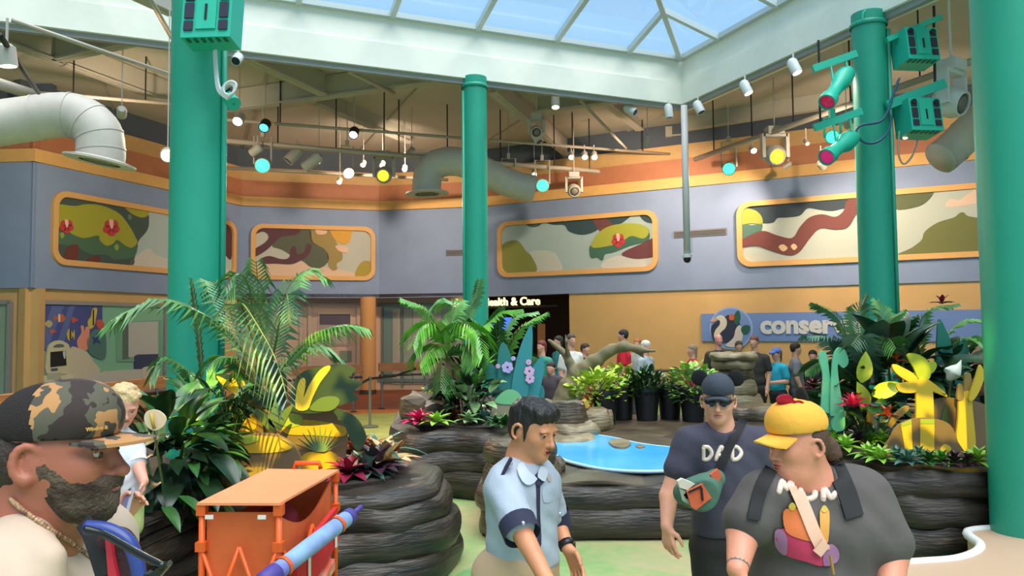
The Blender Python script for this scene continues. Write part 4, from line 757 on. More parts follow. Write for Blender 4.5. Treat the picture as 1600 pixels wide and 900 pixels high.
def slab(parent, name, out, z0, z1, m, grow=0.0, shift=(0, 0), seed=0, top_m=None, wob=.035, bulge=.05):
    P = [np.array((p[0], p[1])) for p in out]; N = len(P); c = sum(P) / N; rng = random.Random(seed); ph = [rng.uniform(0, 6.28) for _ in range(6)]; rows = []; nz = 7
    nor = []
    for i in range(N): t_ = P[(i + 1) % N] - P[i - 1]; n_ = np.array((t_[1], -t_[0])); n_ /= (np.linalg.norm(n_) + 1e-9); nor.append(n_)
    area = sum(P[i - 1][0] * P[i][1] - P[i][0] * P[i - 1][1] for i in range(N)); sg = 1 if area > 0 else -1
    hgt = z1 - z0
    for k in range(nz + 1):
        f = k / nz; off = grow - bulge + bulge * 1.15 * math.sin(math.pi * min(1, f * .82 + .12)) - (.03 if k == 0 else 0); row = []
        for i in range(N):
            a = 2 * math.pi * i / N; w = wob * (math.sin(3 * a + ph[0] + f) + .6 * math.sin(7 * a + ph[1] - f * 2) + .4 * math.sin(13 * a + ph[2] + 3 * f)) * (.5 + .5 * f)
            q = P[i] + nor[i] * sg * (off + w * .8) + np.array(shift); row.append((q[0], q[1], z0 + hgt * f + (0 if k == 0 else .018 * math.sin(4 * a + ph[3]) + .012 * math.sin(9 * a + ph[4]))))
        rows.append(row)
    mb = MB(); vs = [p for r in rows for p in r]; fs = [(k * N + i, k * N + (i + 1) % N, (k + 1) * N + (i + 1) % N, (k + 1) * N + i) for k in range(nz) for i in range(N)]
    if sg < 0: fs = [f[::-1] for f in fs]
    cz = len(vs); cen = np.mean(rows[-1], 0)
    for q in (.96, .6, .25): vs += [tuple(cen + (np.array(p) - cen) * q) for p in rows[-1]]
    lo_ = nz
    for j in range(3): base = (nz * N if j == 0 else cz + (j - 1) * N); nx = cz + j * N; fs += [((base + i), (base + (i + 1) % N), nx + (i + 1) % N, nx + i)[::sg] for i in range(N)]
    fs.append(tuple(cz + 2 * N + i for i in range(N))[::sg]); mb.add(vs, fs)
    if top_m: n_side = nz * N; mb.mi = [0] * n_side + [0] * N + [1] * (len(fs) - n_side - N); return mb.build(name, [m, top_m], parent, ang=60)
    return mb.build(name, m, parent, ang=60)
def outline(pix, z, n=6): return [tuple(G(p[0], p[1], z))[:2] for p in smooth(pix, n)]
def planter(label, out, layers, m, name='rock_planter', cat='planter', soil=None):
    c = np.mean(np.array(out), 0); t = thing(name, (c[0], c[1], layers[0][0]), label, cat)
    for k, (z0, z1, g, sh) in enumerate(layers): slab(t, 'rock_slab', out, z0, z1, m, g, sh, seed=hash(label) % 97 + k if False else len(label) + k * 5)
    if soil:
        mb = MB(); q = np.array(out); cc = q.mean(0); ins = cc + (q - cc) * soil; mb.prism([(x, y, layers[-1][1] - .05) for x, y in ins], (0, 0, .075)); mb.build('soil', M_soil, t)
    return t
oA = outline([(60, 885), (160, 852), (225, 826), (300, 792), (360, 779), (480, 776), (545, 772), (612, 767), (672, 756), (697, 738), (683, 723), (630, 714), (560, 704), (480, 694), (350, 688), (200, 692), (60, 715), (-30, 770)], .75)
plA = planter('large dark rock planter of stacked slabs behind the orange wagon', oA, [(.0, .26, .12, (.0, -.02)), (.2, .46, .08, (.02, -.02)), (.42, .64, .04, (.01, 0)), (.6, .75, 0, (0, 0))], M_rock, soil=.74)
oB = outline([(614, 668), (645, 678), (700, 677), (760, 679), (805, 672), (862, 648), (880, 634), (840, 622), (760, 618), (690, 618), (640, 628), (616, 646)], .75)
plB = planter('dark rock planter in the middle below the palms', oB, [(.0, .3, .05, (0, 0)), (.24, .54, .02, (.01, 0)), (.5, .75, 0, (0, 0))], M_rock, soil=.8)
oB2 = outline([(628, 626), (660, 634), (700, 630), (705, 618), (670, 612), (635, 614)], 1.0); slab(plB, 'rock_step', oB2, .7, 1.0, M_rockt, seed=4)
oP = outline([(752, 738), (772, 762), (850, 762), (960, 758), (1070, 758), (1150, 748), (1215, 722), (1240, 690), (1225, 662), (1150, 652), (1000, 648), (905, 648), (850, 655), (800, 676), (765, 704)], .5)
plP = planter('broad dark rock platform holding the bright blue pool', oP, [(0, .3, .03, (0, 0)), (.24, .5, 0, (0, 0))], M_rock, 'rock_pool', 'rock platform')
slab(plP, 'platform_top', [tuple(np.array(oP).mean(0) + (np.array(p) - np.array(oP).mean(0)) * .97) for p in oP], .46, .505, M_rockt, seed=3, wob=.01, bulge=.01)
mb = MB(); wp = smooth([(856, 692), (900, 688), (925, 683), (935, 681), (965, 686), (1000, 694), (1050, 700), (1110, 704), (1150, 712), (1110, 728), (1060, 735), (1000, 737), (940, 733), (890, 722), (868, 712), (850, 700)], 6)
def water_mat():
    m = mat('pool_blue', (66, 172, 240), .12, var=.12, vs=1.2, rgb2=(92, 190, 245)); return m
mb.prism([G(*p, .53) for p in wp], (0, 0, .02)); mb.build('pool_water', water_mat(), plP)
mb = MB(); rim = [G(*p, .535) for p in wp]; cc = sum(rim, Vector()) / len(rim); mb.tube(rim + rim[:1], .02, 6); mb.build('pool_rim', mat('pool_rim_pale', (176, 206, 224), .4), plP, True)
mb = MB(); mb.prism([G(*p, .545) for p in smooth([(952, 692), (962, 689), (978, 690), (986, 696), (978, 702), (964, 702), (955, 698)], 4)], (0, 0, .03)); mb.build('island', M_tan, plP); mb = MB(); mb.prism([G(*p, .545) for p in smooth([(993, 698), (1002, 697), (1008, 700), (999, 702)], 4)], (0, 0, .02)); mb.build('island', M_tan, plP)
def disc_out(px, py, z, rx, ry=None):
    c = G(px, py, z); ry = ry or rx; return [(c.x + rx * math.cos(2 * math.pi * k / 48), c.y + ry * math.sin(2 * math.pi * k / 48)) for k in range(48)]
t = thing('stone_disc_stack', G(812, 690, 0), 'stack of round brown stone discs behind the man in the blue shirt', 'rock stack')
for k, (px, z0, z1, r) in enumerate(((814, 0.0, .28, .42), (803, .26, .5, .4), (812, .48, .7, .37), (810, .68, .9, .35))):
    c0 = G(815, 683, .92); o_ = [(c0.x + (px - 812) * .006 + r * math.cos(2 * math.pi * q / 48), c0.y + r * math.sin(2 * math.pi * q / 48)) for q in range(48)]; slab(t, 'stone_disc', o_, z0, z1, M_rockt, seed=k + 20, wob=.015)
for px, py, z0, z1, r, lb in ((856, 716, .5, .64, .17, 'small round stone beside the pool at the smiling man\'s chin'), (898, 662, .5, .68, .34, 'flat tan stone disc behind the pool, nearer the driftwood'), (880, 682, .5, .58, .42, 'wide low tan stone disc at the left end of the pool')):
    t = thing('stepping_stone', G(px, py, z0), lb, 'stone', 'stepping stones by the pool'); slab(t, 'stone', disc_out(px, py, z1, r, r * .8), z0 - .01, z1, M_tan if r > .2 else M_rockt, seed=int(px), wob=.012)
for px, py, z0, z1, r, lb, m in ((905, 640, .48, .78, .5, 'tan rock ledge below the driftwood', M_tan), (868, 628, .48, .95, .42, 'brown rock ledge under the foot of the driftwood', M_rockt), (1168, 634, .48, .72, .55, 'flat mossy rock slabs right of the bearded cap wearer', M_rockt)):
    if 'bearded' in lb: lb = 'flat mossy rock slabs behind the man in sunglasses'
    t = thing('rock_ledge', G(px, py, z0), lb, 'rock', 'rock ledges'); slab(t, 'rock', disc_out(px, py, z1, r, r * .7), z0, z1, m, seed=int(px), wob=.05)
# yellow planks on the ledge
t = thing('ledge_board', G(912, 642, .5), 'yellow board leaning on the tan rock ledge', 'board'); mb = MB(); mb.bar(W(905, 636, 11.2), W(918, 628, 11.2), .3, .1); mb.bar(W(915, 652, 11.2), W(934, 646, 11.2), .3, .08); mb.build('board', mat('board_yellow', (196, 168, 60), .6), t)
# banded rock pillar behind the sunglasses man
c0 = W(1146, 600, 13.2); t = thing('rock_pillar', Vector((c0.x, c0.y, .5)), 'banded stone pillar with a flared top in front of the sign emblem', 'rock pillar'); ring = lambda r: [(c0.x + r * math.cos(2 * math.pi * k / 40), c0.y + r * math.sin(2 * math.pi * k / 40)) for k in range(40)]
for k, (z0, z1, r, m) in enumerate(((.49, .8, .46, M_tan), (.78, 1.05, .38, M_tan), (1.03, 1.24, .34, M_rockt), (1.22, 1.4, .36, M_tan), (1.38, 1.5, .4, M_tan))): slab(t, 'stone_band', ring(r), z0, z1, m, seed=k + 40, wob=.02)
oR = outline([(1262, 690), (1300, 712), (1350, 730), (1420, 738), (1500, 739), (1580, 736), (1660, 720), (1680, 680), (1600, 650), (1500, 640), (1400, 640), (1320, 652), (1272, 668)], .75)
plR = planter('long dark rock planter on the right below the yellow cutouts', oR, [(0, .3, -.02, (0, 0)), (.26, .56, -.03, (0, 0)), (.52, .75, 0, (0, 0))], M_rock, soil=.86)
# driftwood
t = thing('driftwood_branch', W(884, 622, 12.2), 'weathered driftwood branch arching over the potted plants', 'driftwood'); S = SDF(); dd = 12.2
path = [W(880, 628, dd), W(888, 606, dd), W(902, 585, dd), W(930, 564, dd - .1), W(955, 547, dd - .2), W(974, 541, dd - .3), W(998, 546, dd - .3), W(1022, 548, dd - .4)]
S.chain(path, [.17, .15, .14, .11, .085, .075, .055, .03], k=.05); S.chain([W(900, 588, dd), W(890, 566, dd), W(878, 548, dd + .1), W(858, 532, dd + .1)], [.09, .065, .05, .035], k=.05); S.chain([W(889, 560, dd), W(884, 535, dd - .1), W(884, 524, dd - .1)], [.04, .03, .02], k=.03); S.chain([W(988, 544, dd - .3), W(1008, 560, dd - .3)], [.04, .02], k=.03)
S.build('branch', mat('driftwood', (128, 116, 86), .7, var=.35, vs=2.5, bump=.5, bs=14, stretch=(1, 1, .4)), t, .03, noise=lambda x, y, z: .012 * np.sin(22 * x + 9 * z) * np.sin(17 * z + 6 * y))
# white counter with a wavy front, at the right
t = thing('curved_counter', G(1500, 880, 0), 'beige counter with a wavy white top edge by the nearest column', 'counter'); cp = smooth([(1375, 876), (1440, 872), (1490, 868), (1523, 858), (1532, 846), (1520, 836), (1511, 828), (1520, 823), (1560, 820)], 6, False)
ZC = .34; front = [G(*p, ZC) for p in cp]; backp = [Vector((front[-1].x + .5, front[-1].y, ZC)), Vector((front[-1].x + .5, front[0].y - 1.6, ZC)), Vector((front[0].x, front[0].y - 1.6, ZC))]
mb = MB(); mb.prism([p - Vector((0, 0, ZC - .005)) for p in front + backp], (0, 0, ZC - .05)); mb.build('body', mat('counter_beige', (196, 164, 136), .5), t)
mb = MB(); mb.tube([p + Vector((0, 0, -.03)) for p in front], .035, 8); mb.build('top_edge', mat('counter_white', (226, 226, 222), .4), t, True)
mb = MB(); mb.prism([p - Vector((0, 0, .045)) for p in front + backp], (0, 0, .02)); mb.build('top', mat('counter_top_beige', (188, 158, 132), .5), t)
# ================================================================ PLANTS
def leaf_mat(name, rgb, rgb2=None, rough=.35): return mat(name, rgb, rough, var=.3, vs=5, rgb2=rgb2, spec=.5)
LM_dark = leaf_mat('leaf_dark', (40, 76, 40), (22, 44, 24)); LM_mid = leaf_mat('leaf_mid', (66, 116, 52), (38, 78, 34)); LM_bright = leaf_mat('leaf_bright', (126, 194, 70), (84, 148, 50)); LM_lime = leaf_mat('leaf_lime', (182, 218, 92), (130, 180, 62)); LM_var = leaf_mat('leaf_variegated', (190, 212, 150), (96, 140, 86))
LM_blue = leaf_mat('leaf_bluegreen', (112, 150, 130), (62, 104, 92)); LM_red = leaf_mat('leaf_red', (160, 40, 50), (92, 24, 36)); LM_pink = leaf_mat('bract_pink', (226, 60, 120), (180, 34, 84)); LM_yel = leaf_mat('leaf_yellow', (232, 230, 84), (170, 200, 62)); LM_purple = leaf_mat('leaf_purple', (84, 48, 62), (48, 28, 40)); LM_cream = leaf_mat('leaf_cream', (226, 206, 160), (190, 150, 90)); LM_orange = leaf_mat('leaf_orange', (196, 96, 44), (140, 52, 30)); LM_palm = leaf_mat('palm_leaf', (100, 152, 78), (56, 104, 54)); LM_palml = leaf_mat('palm_leaf_light', (128, 182, 96), (74, 134, 68)); LM_palmg = leaf_mat('palm_leaf_grey', (120, 150, 132), (70, 112, 92)); LM_stem = mat('leaf_stem', (92, 104, 56), .5); LM_bark = mat('palm_bark', (104, 84, 58), .8, bump=.5, bs=30)
def leaf_mesh(name, ln, wd, curl, fold, m, n=6, tip=.9):
    rows = []
    for i in range(n + 1):
        f = i / n; w = wd * .5 * (math.sin(math.pi * min(1, f ** .75 * tip + (1 - tip) * f)) ** .8 if 0 < f < 1 else (.12 if f == 0 else 0.02)); a = curl * f; y = ln * (math.sin(a) / a * f if abs(curl) > 1e-3 and f > 0 else f) if False else ln * f * math.cos(a * .5); z = -ln * f * math.sin(a * .5)
        rows.append([(-w, y, z + fold * w), (-w * .5, y, z + fold * w * .4), (0, y, z), (w * .5, y, z + fold * w * .4), (w, y, z + fold * w)])
    mb = MB(); mb.grid(rows); return mb.mesh(name, m, True)
def place(dirv, up=Vector((0, 0, 1)), roll=0.0):         # leaf +Y along dirv, +Z up-ish
    y = Vector(dirv).normalized(); x = y.cross(Vector(up)); x = x.normalized() if x.length > 1e-3 else Vector((1, 0, 0)); z = x.cross(y); return Matrix((x, y, z)).transposed() @ Matrix.Rotation(roll, 3, 'Y')
def frond(parent, path, ll, m, nl=26, droop=.5, lw=.022, name='frond', start=.22, ang=.75, rr=.012, seed=0):
    P = [Vector(p) for p in smooth([tuple(p) for p in path], 8, False)]; rng = random.Random(seed); n = len(P); mb = MB(); mb.tube(P, [rr * (1 - .75 * i / (n - 1)) for i in range(n)], 5, cap=False); mb.cur = 1
    cum = [0]
    for i in range(1, n): cum.append(cum[-1] + (P[i] - P[i - 1]).length)
    for k in range(nl):
        f = start + (1 - start) * (k + .5) / nl; s = f * cum[-1]; i = max(1, min(n - 1, next(j for j in range(1, n) if cum[j] >= s - 1e-6))); u = (s - cum[i - 1]) / max(1e-6, cum[i] - cum[i - 1]); b = P[i - 1].lerp(P[i], u); tg = (P[i] - P[i - 1]).normalized()
        side = tg.cross(Vector((0, 0, 1))); side = side.normalized() if side.length > .05 else Vector((1, 0, 0)); l = ll * (math.sin(math.pi * (.18 + .74 * (f - start) / (1 - start))) ** .7) * rng.uniform(.88, 1.08)
        for sg in (-1, 1):
            d = (side * sg * math.sin(ang) + tg * math.cos(ang) + Vector((0, 0, .12))).normalized(); p0 = b; p1 = b + d * l * .5 - Vector((0, 0, droop * l * .12)); p2 = b + d * l * .92 - Vector((0, 0, droop * l * (.55 + rng.uniform(-.1, .15)))); w = lw * rng.uniform(.85, 1.1)
            wv = tg * .8 + Vector((0, 0, .35)); wv.normalize(); mb.add([p0 - wv * w * .3, p0 + wv * w * .3, p1 + wv * w, p1 - wv * w, p2], [(0, 1, 2, 3), (3, 2, 4)])
    return mb.build(name, [LM_stem, m], parent)
def PX(pts): return [W(*p) for p in pts]
def bush(name, c, rad, n, meshes, label, cat='shrub', seed=0, out=.7, upb=.3, smin=.7, smax=1.2, group=None, stems=True, leafname='leaf', zmin=None, front=True):
    rng = random.Random(seed); c = Vector(c); t = thing(name, c - Vector((0, 0, rad[2])), label, cat, group)
    for k in range(n):
        while True:
            v = Vector((rng.uniform(-1, 1), rng.uniform(-1, 1), rng.uniform(-1, 1)))
            if .35 < v.length < 1: break
        p = c + Vector((v.x * rad[0], v.y * rad[1], v.z * rad[2])); d = (Vector((v.x, v.y, v.z * .5)).normalized() * out + Vector((0, 0, upb)) + Vector((rng.uniform(-.4, .4), rng.uniform(-.4, .4), rng.uniform(-.3, .3)))); s = rng.uniform(smin, smax)
        M = place(d, roll=rng.uniform(-.5, .5)).to_4x4() @ Matrix.Scale(s, 4); M.translation = p - d.normalized() * .3 * rad[0] * .3; inst(leafname, rng.choice(meshes), t, M)
    if stems:
        mb = MB()
        for k in range(7): a = rng.uniform(0, 6.28); b = c - Vector((0, 0, rad[2])) + Vector((math.cos(a), math.sin(a), 0)) * rad[0] * .15; mb.tube([b, c + Vector((math.cos(a) * rad[0] * .6, math.sin(a) * rad[1] * .6, rng.uniform(-.2, .6) * rad[2]))], .012, 5)
        mb.build('stems', LM_stem, t)
    return t
def rosette(name, c, r, rings, m, label, cat='succulent', group=None, parent_m=None, ln=None, wd=None, tilt0=.15, tilt1=1.2, curl=.6, core=None, seed=0, fold=.4):
    rng = random.Random(seed + int(abs(c[0]) * 100)); t = thing(name, c, label, cat, group); ln = ln or r; wd = wd or r * .42; me = leaf_mesh('leaf', ln, wd, curl, fold, m, 5)
    for j, k in enumerate(rings):
        el = tilt0 + (tilt1 - tilt0) * j / max(1, len(rings) - 1)
        for i in range(k):
            a = 2 * math.pi * (i + .5 * (j % 2)) / k + rng.uniform(-.12, .12); d = Vector((math.cos(a) * math.cos(el), math.sin(a) * math.cos(el), math.sin(el))); s = (1 - .16 * j) * rng.uniform(.9, 1.1); M = place(d).to_4x4() @ Matrix.Scale(s, 4); M.translation = Vector(c) + Vector((0, 0, .02 + .01 * j)); inst('leaf', me, t, M)
    if core: mb = MB(); mb.ell(Vector(c) + Vector((0, 0, r * .35)), (r * .16, r * .16, r * .35)); mb.build('flower_core', core, t, True)
    return t
def board(name, parent, pix, y, th, m, sm=4, dy=0.0):          # painted flat cutout standing at depth y
    mb = MB(); P = smooth(pix, sm) if sm else pix; mb.prism([W(p[0], p[1], y + dy) for p in P], (0, th, 0)); return mb.build(name, m, parent)

# ---- left planter: tall kentia palm
yk = 6.6; t = thing('kentia_palm', W(420, 690, yk), 'tall feathery palm rising beside the thick left column', 'palm'); b = (412, 610, yk)
mb = MB(); mb.tube(PX([(424, 690, yk), (418, 640, yk), (413, 590, yk)]), [.05, .04, .03], 8); mb.build('trunk', LM_bark, t, True)
for k, (pts, ll, m, dr) in enumerate((
        ([b, (408, 530, yk), (404, 460, yk), (400, 408, yk - .1)], .34, LM_palm, 1.1), ([b, (370, 535, yk - .1), (320, 492, yk - .3), (262, 468, yk - .4), (212, 480, yk - .5), (172, 508, yk - .5)], .34, LM_palm, .9), ([b, (425, 530, yk + .1), (450, 450, yk + .3), (478, 424, yk + .4), (505, 432, yk + .4)], .34, LM_palml, .8), ([b, (445, 570, yk - .1), (490, 525, yk - .2), (535, 508, yk - .3), (570, 512, yk - .3)], .3, LM_palml, .9),
        ([b, (395, 530, yk - .3), (378, 478, yk - .6), (392, 492, yk - .9), (430, 560, yk - 1.1), (450, 630, yk - 1.2)], .36, LM_palmg, 1.0), ([b, (380, 540, yk + .2), (350, 470, yk + .4), (330, 440, yk + .5), (312, 462, yk + .6)], .32, LM_palm, .9), ([b, (400, 520, yk), (388, 445, yk - .2), (370, 428, yk - .3), (352, 452, yk - .4)], .3, LM_palm, 1.0), ([b, (430, 540, yk - .2), (440, 480, yk - .4), (448, 460, yk - .5), (452, 500, yk - .7)], .3, LM_palmg, .9), ([b, (390, 590, yk - .2), (365, 560, yk - .4), (340, 560, yk - .5), (322, 580, yk - .6)], .26, LM_palm, .9), ([b, (430, 580, yk + .3), (465, 545, yk + .5), (500, 540, yk + .6), (530, 560, yk + .7)], .26, LM_palm, .9))):
    frond(t, PX(pts), ll * 1.08, m, 27, dr * 1.15, .0135, seed=k)
# spear of a second palm in front of the column
t = thing('young_palm', W(310, 640, 6.9), 'young palm with an upright dark blade before the thick column', 'palm'); me = leaf_mesh('leaf', .95, .16, .5, .8, LM_dark, 8)
frond(t, PX([(318, 640, 6.9), (312, 540, 6.9), (304, 470, 6.9), (298, 436, 6.9)]), .16, LM_dark, 16, .3, .03, name='blade', seed=3); frond(t, PX([(318, 640, 6.9), (300, 590, 6.7), (262, 560, 6.6), (235, 590, 6.5)]), .24, LM_palm, 18, .9, .02, seed=4)
# dark broad-leaved shrub with a pale spathe
lmA = [leaf_mesh('leaf', .34, .13, .9, .35, LM_dark, 7), leaf_mesh('leaf', .28, .12, 1.2, .3, LM_dark, 7), leaf_mesh('leaf', .3, .1, .7, .4, LM_mid, 7)]
c = W(262, 715, 5.5); shrub = bush('peace_lily', c, (.5, .42, .4), 190, lmA, 'dark glossy broad-leaved shrub beside the toddler', 'shrub', 2, .8, .15)
lmL = leaf_mesh('leaf', .3, .08, .6, .3, LM_mid, 6)
for k, (px, py, dx) in enumerate(((235, 815, -.4), (255, 790, .6), (280, 775, .9), (215, 770, .3), (225, 840, .2))): M = place((dx, -.6, -.1)).to_4x4(); M.translation = W(px, py, 4.95); inst('low_leaf', lmL, shrub, M)
t = thing('spathe_flower', W(262, 690, 4.9), 'single pale peach spathe flower standing above the dark shrub', 'flower'); y = 4.9
board('spathe', t, [(225, 655), (228, 644), (238, 640), (250, 643), (259, 653), (256, 665), (242, 673), (230, 667)], y, .012, mat('spathe_peach', (236, 206, 170), .4)); mb = MB(); mb.tube(PX([(236, 645, y - .02), (238, 658, y - .025), (241, 670, y - .02)]), .011, 6); mb.build('spadix', mat('spadix_yellow', (190, 164, 60), .5), t, True); mb = MB(); mb.tube(PX([(241, 672, y + .02), (248, 720, y + .1), (258, 780, y + .2)]), .008, 6); mb.build('stalk', LM_stem, t)
t = thing('dry_leaf_stalk', W(235, 690, 5), 'dry tan leaf stalk lying across the dark shrub', 'leaf'); mb = MB(); mb.tube(PX([(222, 698, 4.95), (240, 688, 4.95), (250, 682, 4.95)]), [.008, .012, .012], 6); mb.build('stalk', LM_cream, t); M = place(W(262, 674, 4.95) - W(248, 683, 4.95)).to_4x4(); M.translation = W(246, 684, 4.95); inst('blade', leaf_mesh('leaf', .09, .05, .3, .3, LM_cream, 5), t, M)
# dark fern bush
t = thing('dark_fern', W(362, 690, 6.2), 'dark fine-leaved fern bush left of the painted boulders', 'fern'); rng = random.Random(4)
for k in range(22):
    a = rng.uniform(0, 6.28); r = rng.uniform(.15, .34); z = rng.uniform(.12, .42); b0 = W(362, 690, 6.2); tip = b0 + Vector((math.cos(a) * r, math.sin(a) * r * .8, z)); mid = b0 + Vector((math.cos(a) * r * .5, math.sin(a) * r * .4, z * 1.05)); frond(t, [b0, mid, tip], .1, LM_dark if k % 3 else LM_mid, 12, .5, .018, start=.1, rr=.006, seed=k)
# bright strap plant near the column foot
bush('strap_plant', W(318, 640, 6.4), (.28, .2, .2), 34, [leaf_mesh('leaf', .34, .07, .8, .4, LM_bright, 6), leaf_mesh('leaf', .3, .07, .9, .4, LM_mid, 6)], 'bright green strap-leaved plant at the thick column foot', 'plant', 5, .7, .6)

# ---- painted boulder and leaf cutouts on the left planter
M_b1 = mat('cutout_ochre', (150, 122, 62), .6, var=.12, vs=3); M_b2 = mat('cutout_brown', (122, 98, 68), .6, var=.12, vs=3); M_b3 = mat('cutout_gold', (196, 158, 40), .6, var=.1); M_g1 = mat('cutout_deep_green', (36, 58, 38), .6); M_g2 = mat('cutout_olive_green', (84, 104, 48), .6); M_g3 = mat('cutout_sage', (104, 132, 92), .6); M_y = mat('cutout_yellow', (214, 178, 48), .6); M_l = mat('cutout_lime', (150, 168, 62), .6)  # gold and yellow partly stand for yellow stage light, put into the colour
t = thing('boulder_cutout', W(405, 745, 5.9), 'front painted boulder cutout with an olive cap behind the wagon', 'cutout'); y = 5.95
board('boulder', t, [(338, 742), (344, 712), (362, 690), (395, 678), (430, 679), (455, 692), (468, 712), (470, 736), (462, 760), (400, 772), (345, 765)], y, .03, M_b2); board('painted_glow', t, [(346, 706), (368, 688), (400, 681), (440, 685), (456, 700), (430, 707), (390, 708)], y, .006, M_b3, dy=-.007); board('painted_moss', t, [(355, 690), (375, 682), (395, 680), (405, 686), (395, 692), (375, 694)], y, .004, M_l, dy=-.012); board('painted_base', t, [(340, 760), (360, 736), (400, 730), (440, 735), (465, 752), (462, 768), (400, 774)], y, .005, M_b1, dy=-.007)
t = thing('boulder_cutout', W(495, 700, 6.4), 'right painted boulder cutout in brown and gold with grass tuft', 'cutout'); y = 6.4
board('boulder', t, [(425, 700), (440, 650), (465, 634), (505, 634), (530, 645), (542, 668), (540, 705), (528, 730), (440, 735)], y, .03, M_b2); board('painted_glow', t, [(440, 662), (470, 656), (510, 660), (538, 668), (536, 682), (490, 680), (448, 678)], y, .006, M_b3, dy=-.007); board('painted_moss', t, [(440, 652), (452, 646), (470, 650), (472, 662), (455, 668), (442, 664)], y, .004, M_l, dy=-.013); board('painted_dome', t, [(465, 728), (475, 710), (500, 704), (522, 708), (532, 728), (500, 738)], y, .01, M_b3, dy=-.012)
for k in range(11): a = -1.25 + .25 * k; board('grass_blade', t, [(497 + k * .8 - 3, 706), (500 + 40 * math.sin(a), 706 - 44 * math.cos(a) * .9 - 2), (499 + k * .8, 706)], y, .006, M_g3, 0, dy=-.022 - .001 * k)
t = thing('boulder_cutout', W(380, 690, 6.7), 'rear painted gold boulder cutout with dark leaf shapes on top', 'cutout'); y = 6.7
board('boulder', t, [(338, 700), (345, 660), (352, 625), (370, 612), (400, 612), (418, 630), (424, 660), (420, 700)], y, .03, M_b1); board('painted_leaf', t, [(350, 690), (370, 665), (395, 655), (420, 660), (415, 680), (380, 695)], y, .006, M_b2, dy=-.007); board('painted_glow', t, [(358, 655), (375, 640), (395, 645), (400, 668), (380, 676), (362, 672)], y, .006, M_b3, dy=-.008)
t = thing('leaf_cutout', W(385, 640, 6.5), 'dark painted leaf cutout with gold fingers at the palm foot', 'cutout'); y = 6.55
board('leaf', t, [(336, 586), (352, 584), (380, 590), (405, 602), (425, 622), (432, 640), (410, 636), (395, 628), (380, 622), (360, 612), (345, 602)], y, .02, M_g1); board('finger', t, [(338, 588), (350, 592), (366, 602), (380, 616), (372, 618), (352, 606)], y, .006, M_y, dy=-.007); board('finger', t, [(362, 592), (368, 594), (374, 612), (368, 612)], y, .005, M_y, dy=-.013); board('finger', t, [(376, 596), (382, 598), (386, 618), (380, 616)], y, .005, M_y, dy=-.013)
board('stalk', t, [(424, 600), (431, 600), (432, 668), (424, 668)], y, .02, M_g2, 0)
board('leaf', t, [(400, 570), (418, 562), (440, 575), (448, 600), (444, 640), (430, 644), (412, 620), (402, 596)], y, .02, M_g1, dy=.03)
t = thing('leaf_cutout', W(500, 640, 6.2), 'large dark green fan cutout with two yellow fingers', 'cutout'); y = 6.25
board('fan', t, [(455, 640), (458, 600), (475, 580), (515, 570), (540, 570), (556, 578), (545, 590), (566, 598), (552, 612), (560, 624), (535, 632), (500, 645)], y, .02, M_g1); board('finger', t, [(462, 638), (464, 606), (470, 592), (476, 592), (477, 604), (474, 622), (484, 600), (500, 578), (514, 571), (515, 578), (500, 598), (488, 622), (480, 640)], y, .008, M_y, 3, dy=-.01); board('lobe', t, [(484, 640), (500, 622), (525, 620), (530, 630), (515, 642)], y, .008, M_g2, dy=-.009); board('tail', t, [(520, 640), (545, 645), (562, 660), (572, 685), (560, 705), (548, 690), (540, 668)], y, .02, M_g1, dy=.01)
t = thing('plant_cutout', W(432, 690, 6.1), 'small painted sprout cutout between the boulders', 'cutout'); y = 6.15
for q in ([(420, 660), (424, 640), (430, 625), (434, 645), (434, 670)], [(434, 668), (440, 645), (458, 632), (448, 655), (438, 672)], [(430, 668), (415, 648), (398, 640), (408, 660), (424, 674)]): board('sprout_leaf', t, q, y, .02, M_g2)
# bromeliads and small plants on the left planter
rosette('bromeliad', G(388, 760, .78) + Vector((0, .25, 0)), .26, (8, 6, 4), LM_red, 'dark red bromeliad behind the left side of the wagon', 'bromeliad', curl=.5, tilt0=.3); rosette('bromeliad', G(545, 745, .78), .26, (9, 7, 4), leaf_mat('leaf_magenta', (170, 40, 80), (100, 24, 50)), 'magenta bromeliad at the wagon canopy corner', 'bromeliad', tilt0=.2)
rosette('bromeliad', G(574, 742, .78), .24, (8, 6), LM_blue, 'grey-green rosette in front of the black-leaved plant', 'succulent'); rosette('bromeliad', G(588, 738, .78), .3, (9, 6), LM_purple, 'blackish purple rosette on the left planter edge', 'succulent', tilt0=.35)
rosette('croton', G(568, 724, .78), .36, (8, 6, 4), LM_orange, 'rust red croton rising beside the fan cutout', 'croton', tilt0=.6, tilt1=1.4); rosette('croton', G(604, 730, .78), .32, (8, 6), LM_cream, 'cream and rust croton at the right end of the left planter', 'croton', tilt0=.5); rosette('agave', G(590, 722, .78), .46, (6, 5), LM_blue, 'tall drooping blue-green strap plant on the left planter', 'plant', tilt0=.8, tilt1=1.3, wd=.07, curl=1.4); rosette('croton', G(556, 718, .78), .3, (8, 5), LM_mid, 'green leafy plant under the fan cutout tail', 'plant', tilt0=.5); rosette('croton', G(614, 722, .78), .24, (7, 5), LM_orange, 'small orange tipped plant at the planter rim', 'croton', tilt0=.3)
rosette('croton', G(562, 735, .78), .2, (7, 4), LM_var, 'pale pinkish leafed plant among the dark rosettes', 'plant', tilt0=.4)

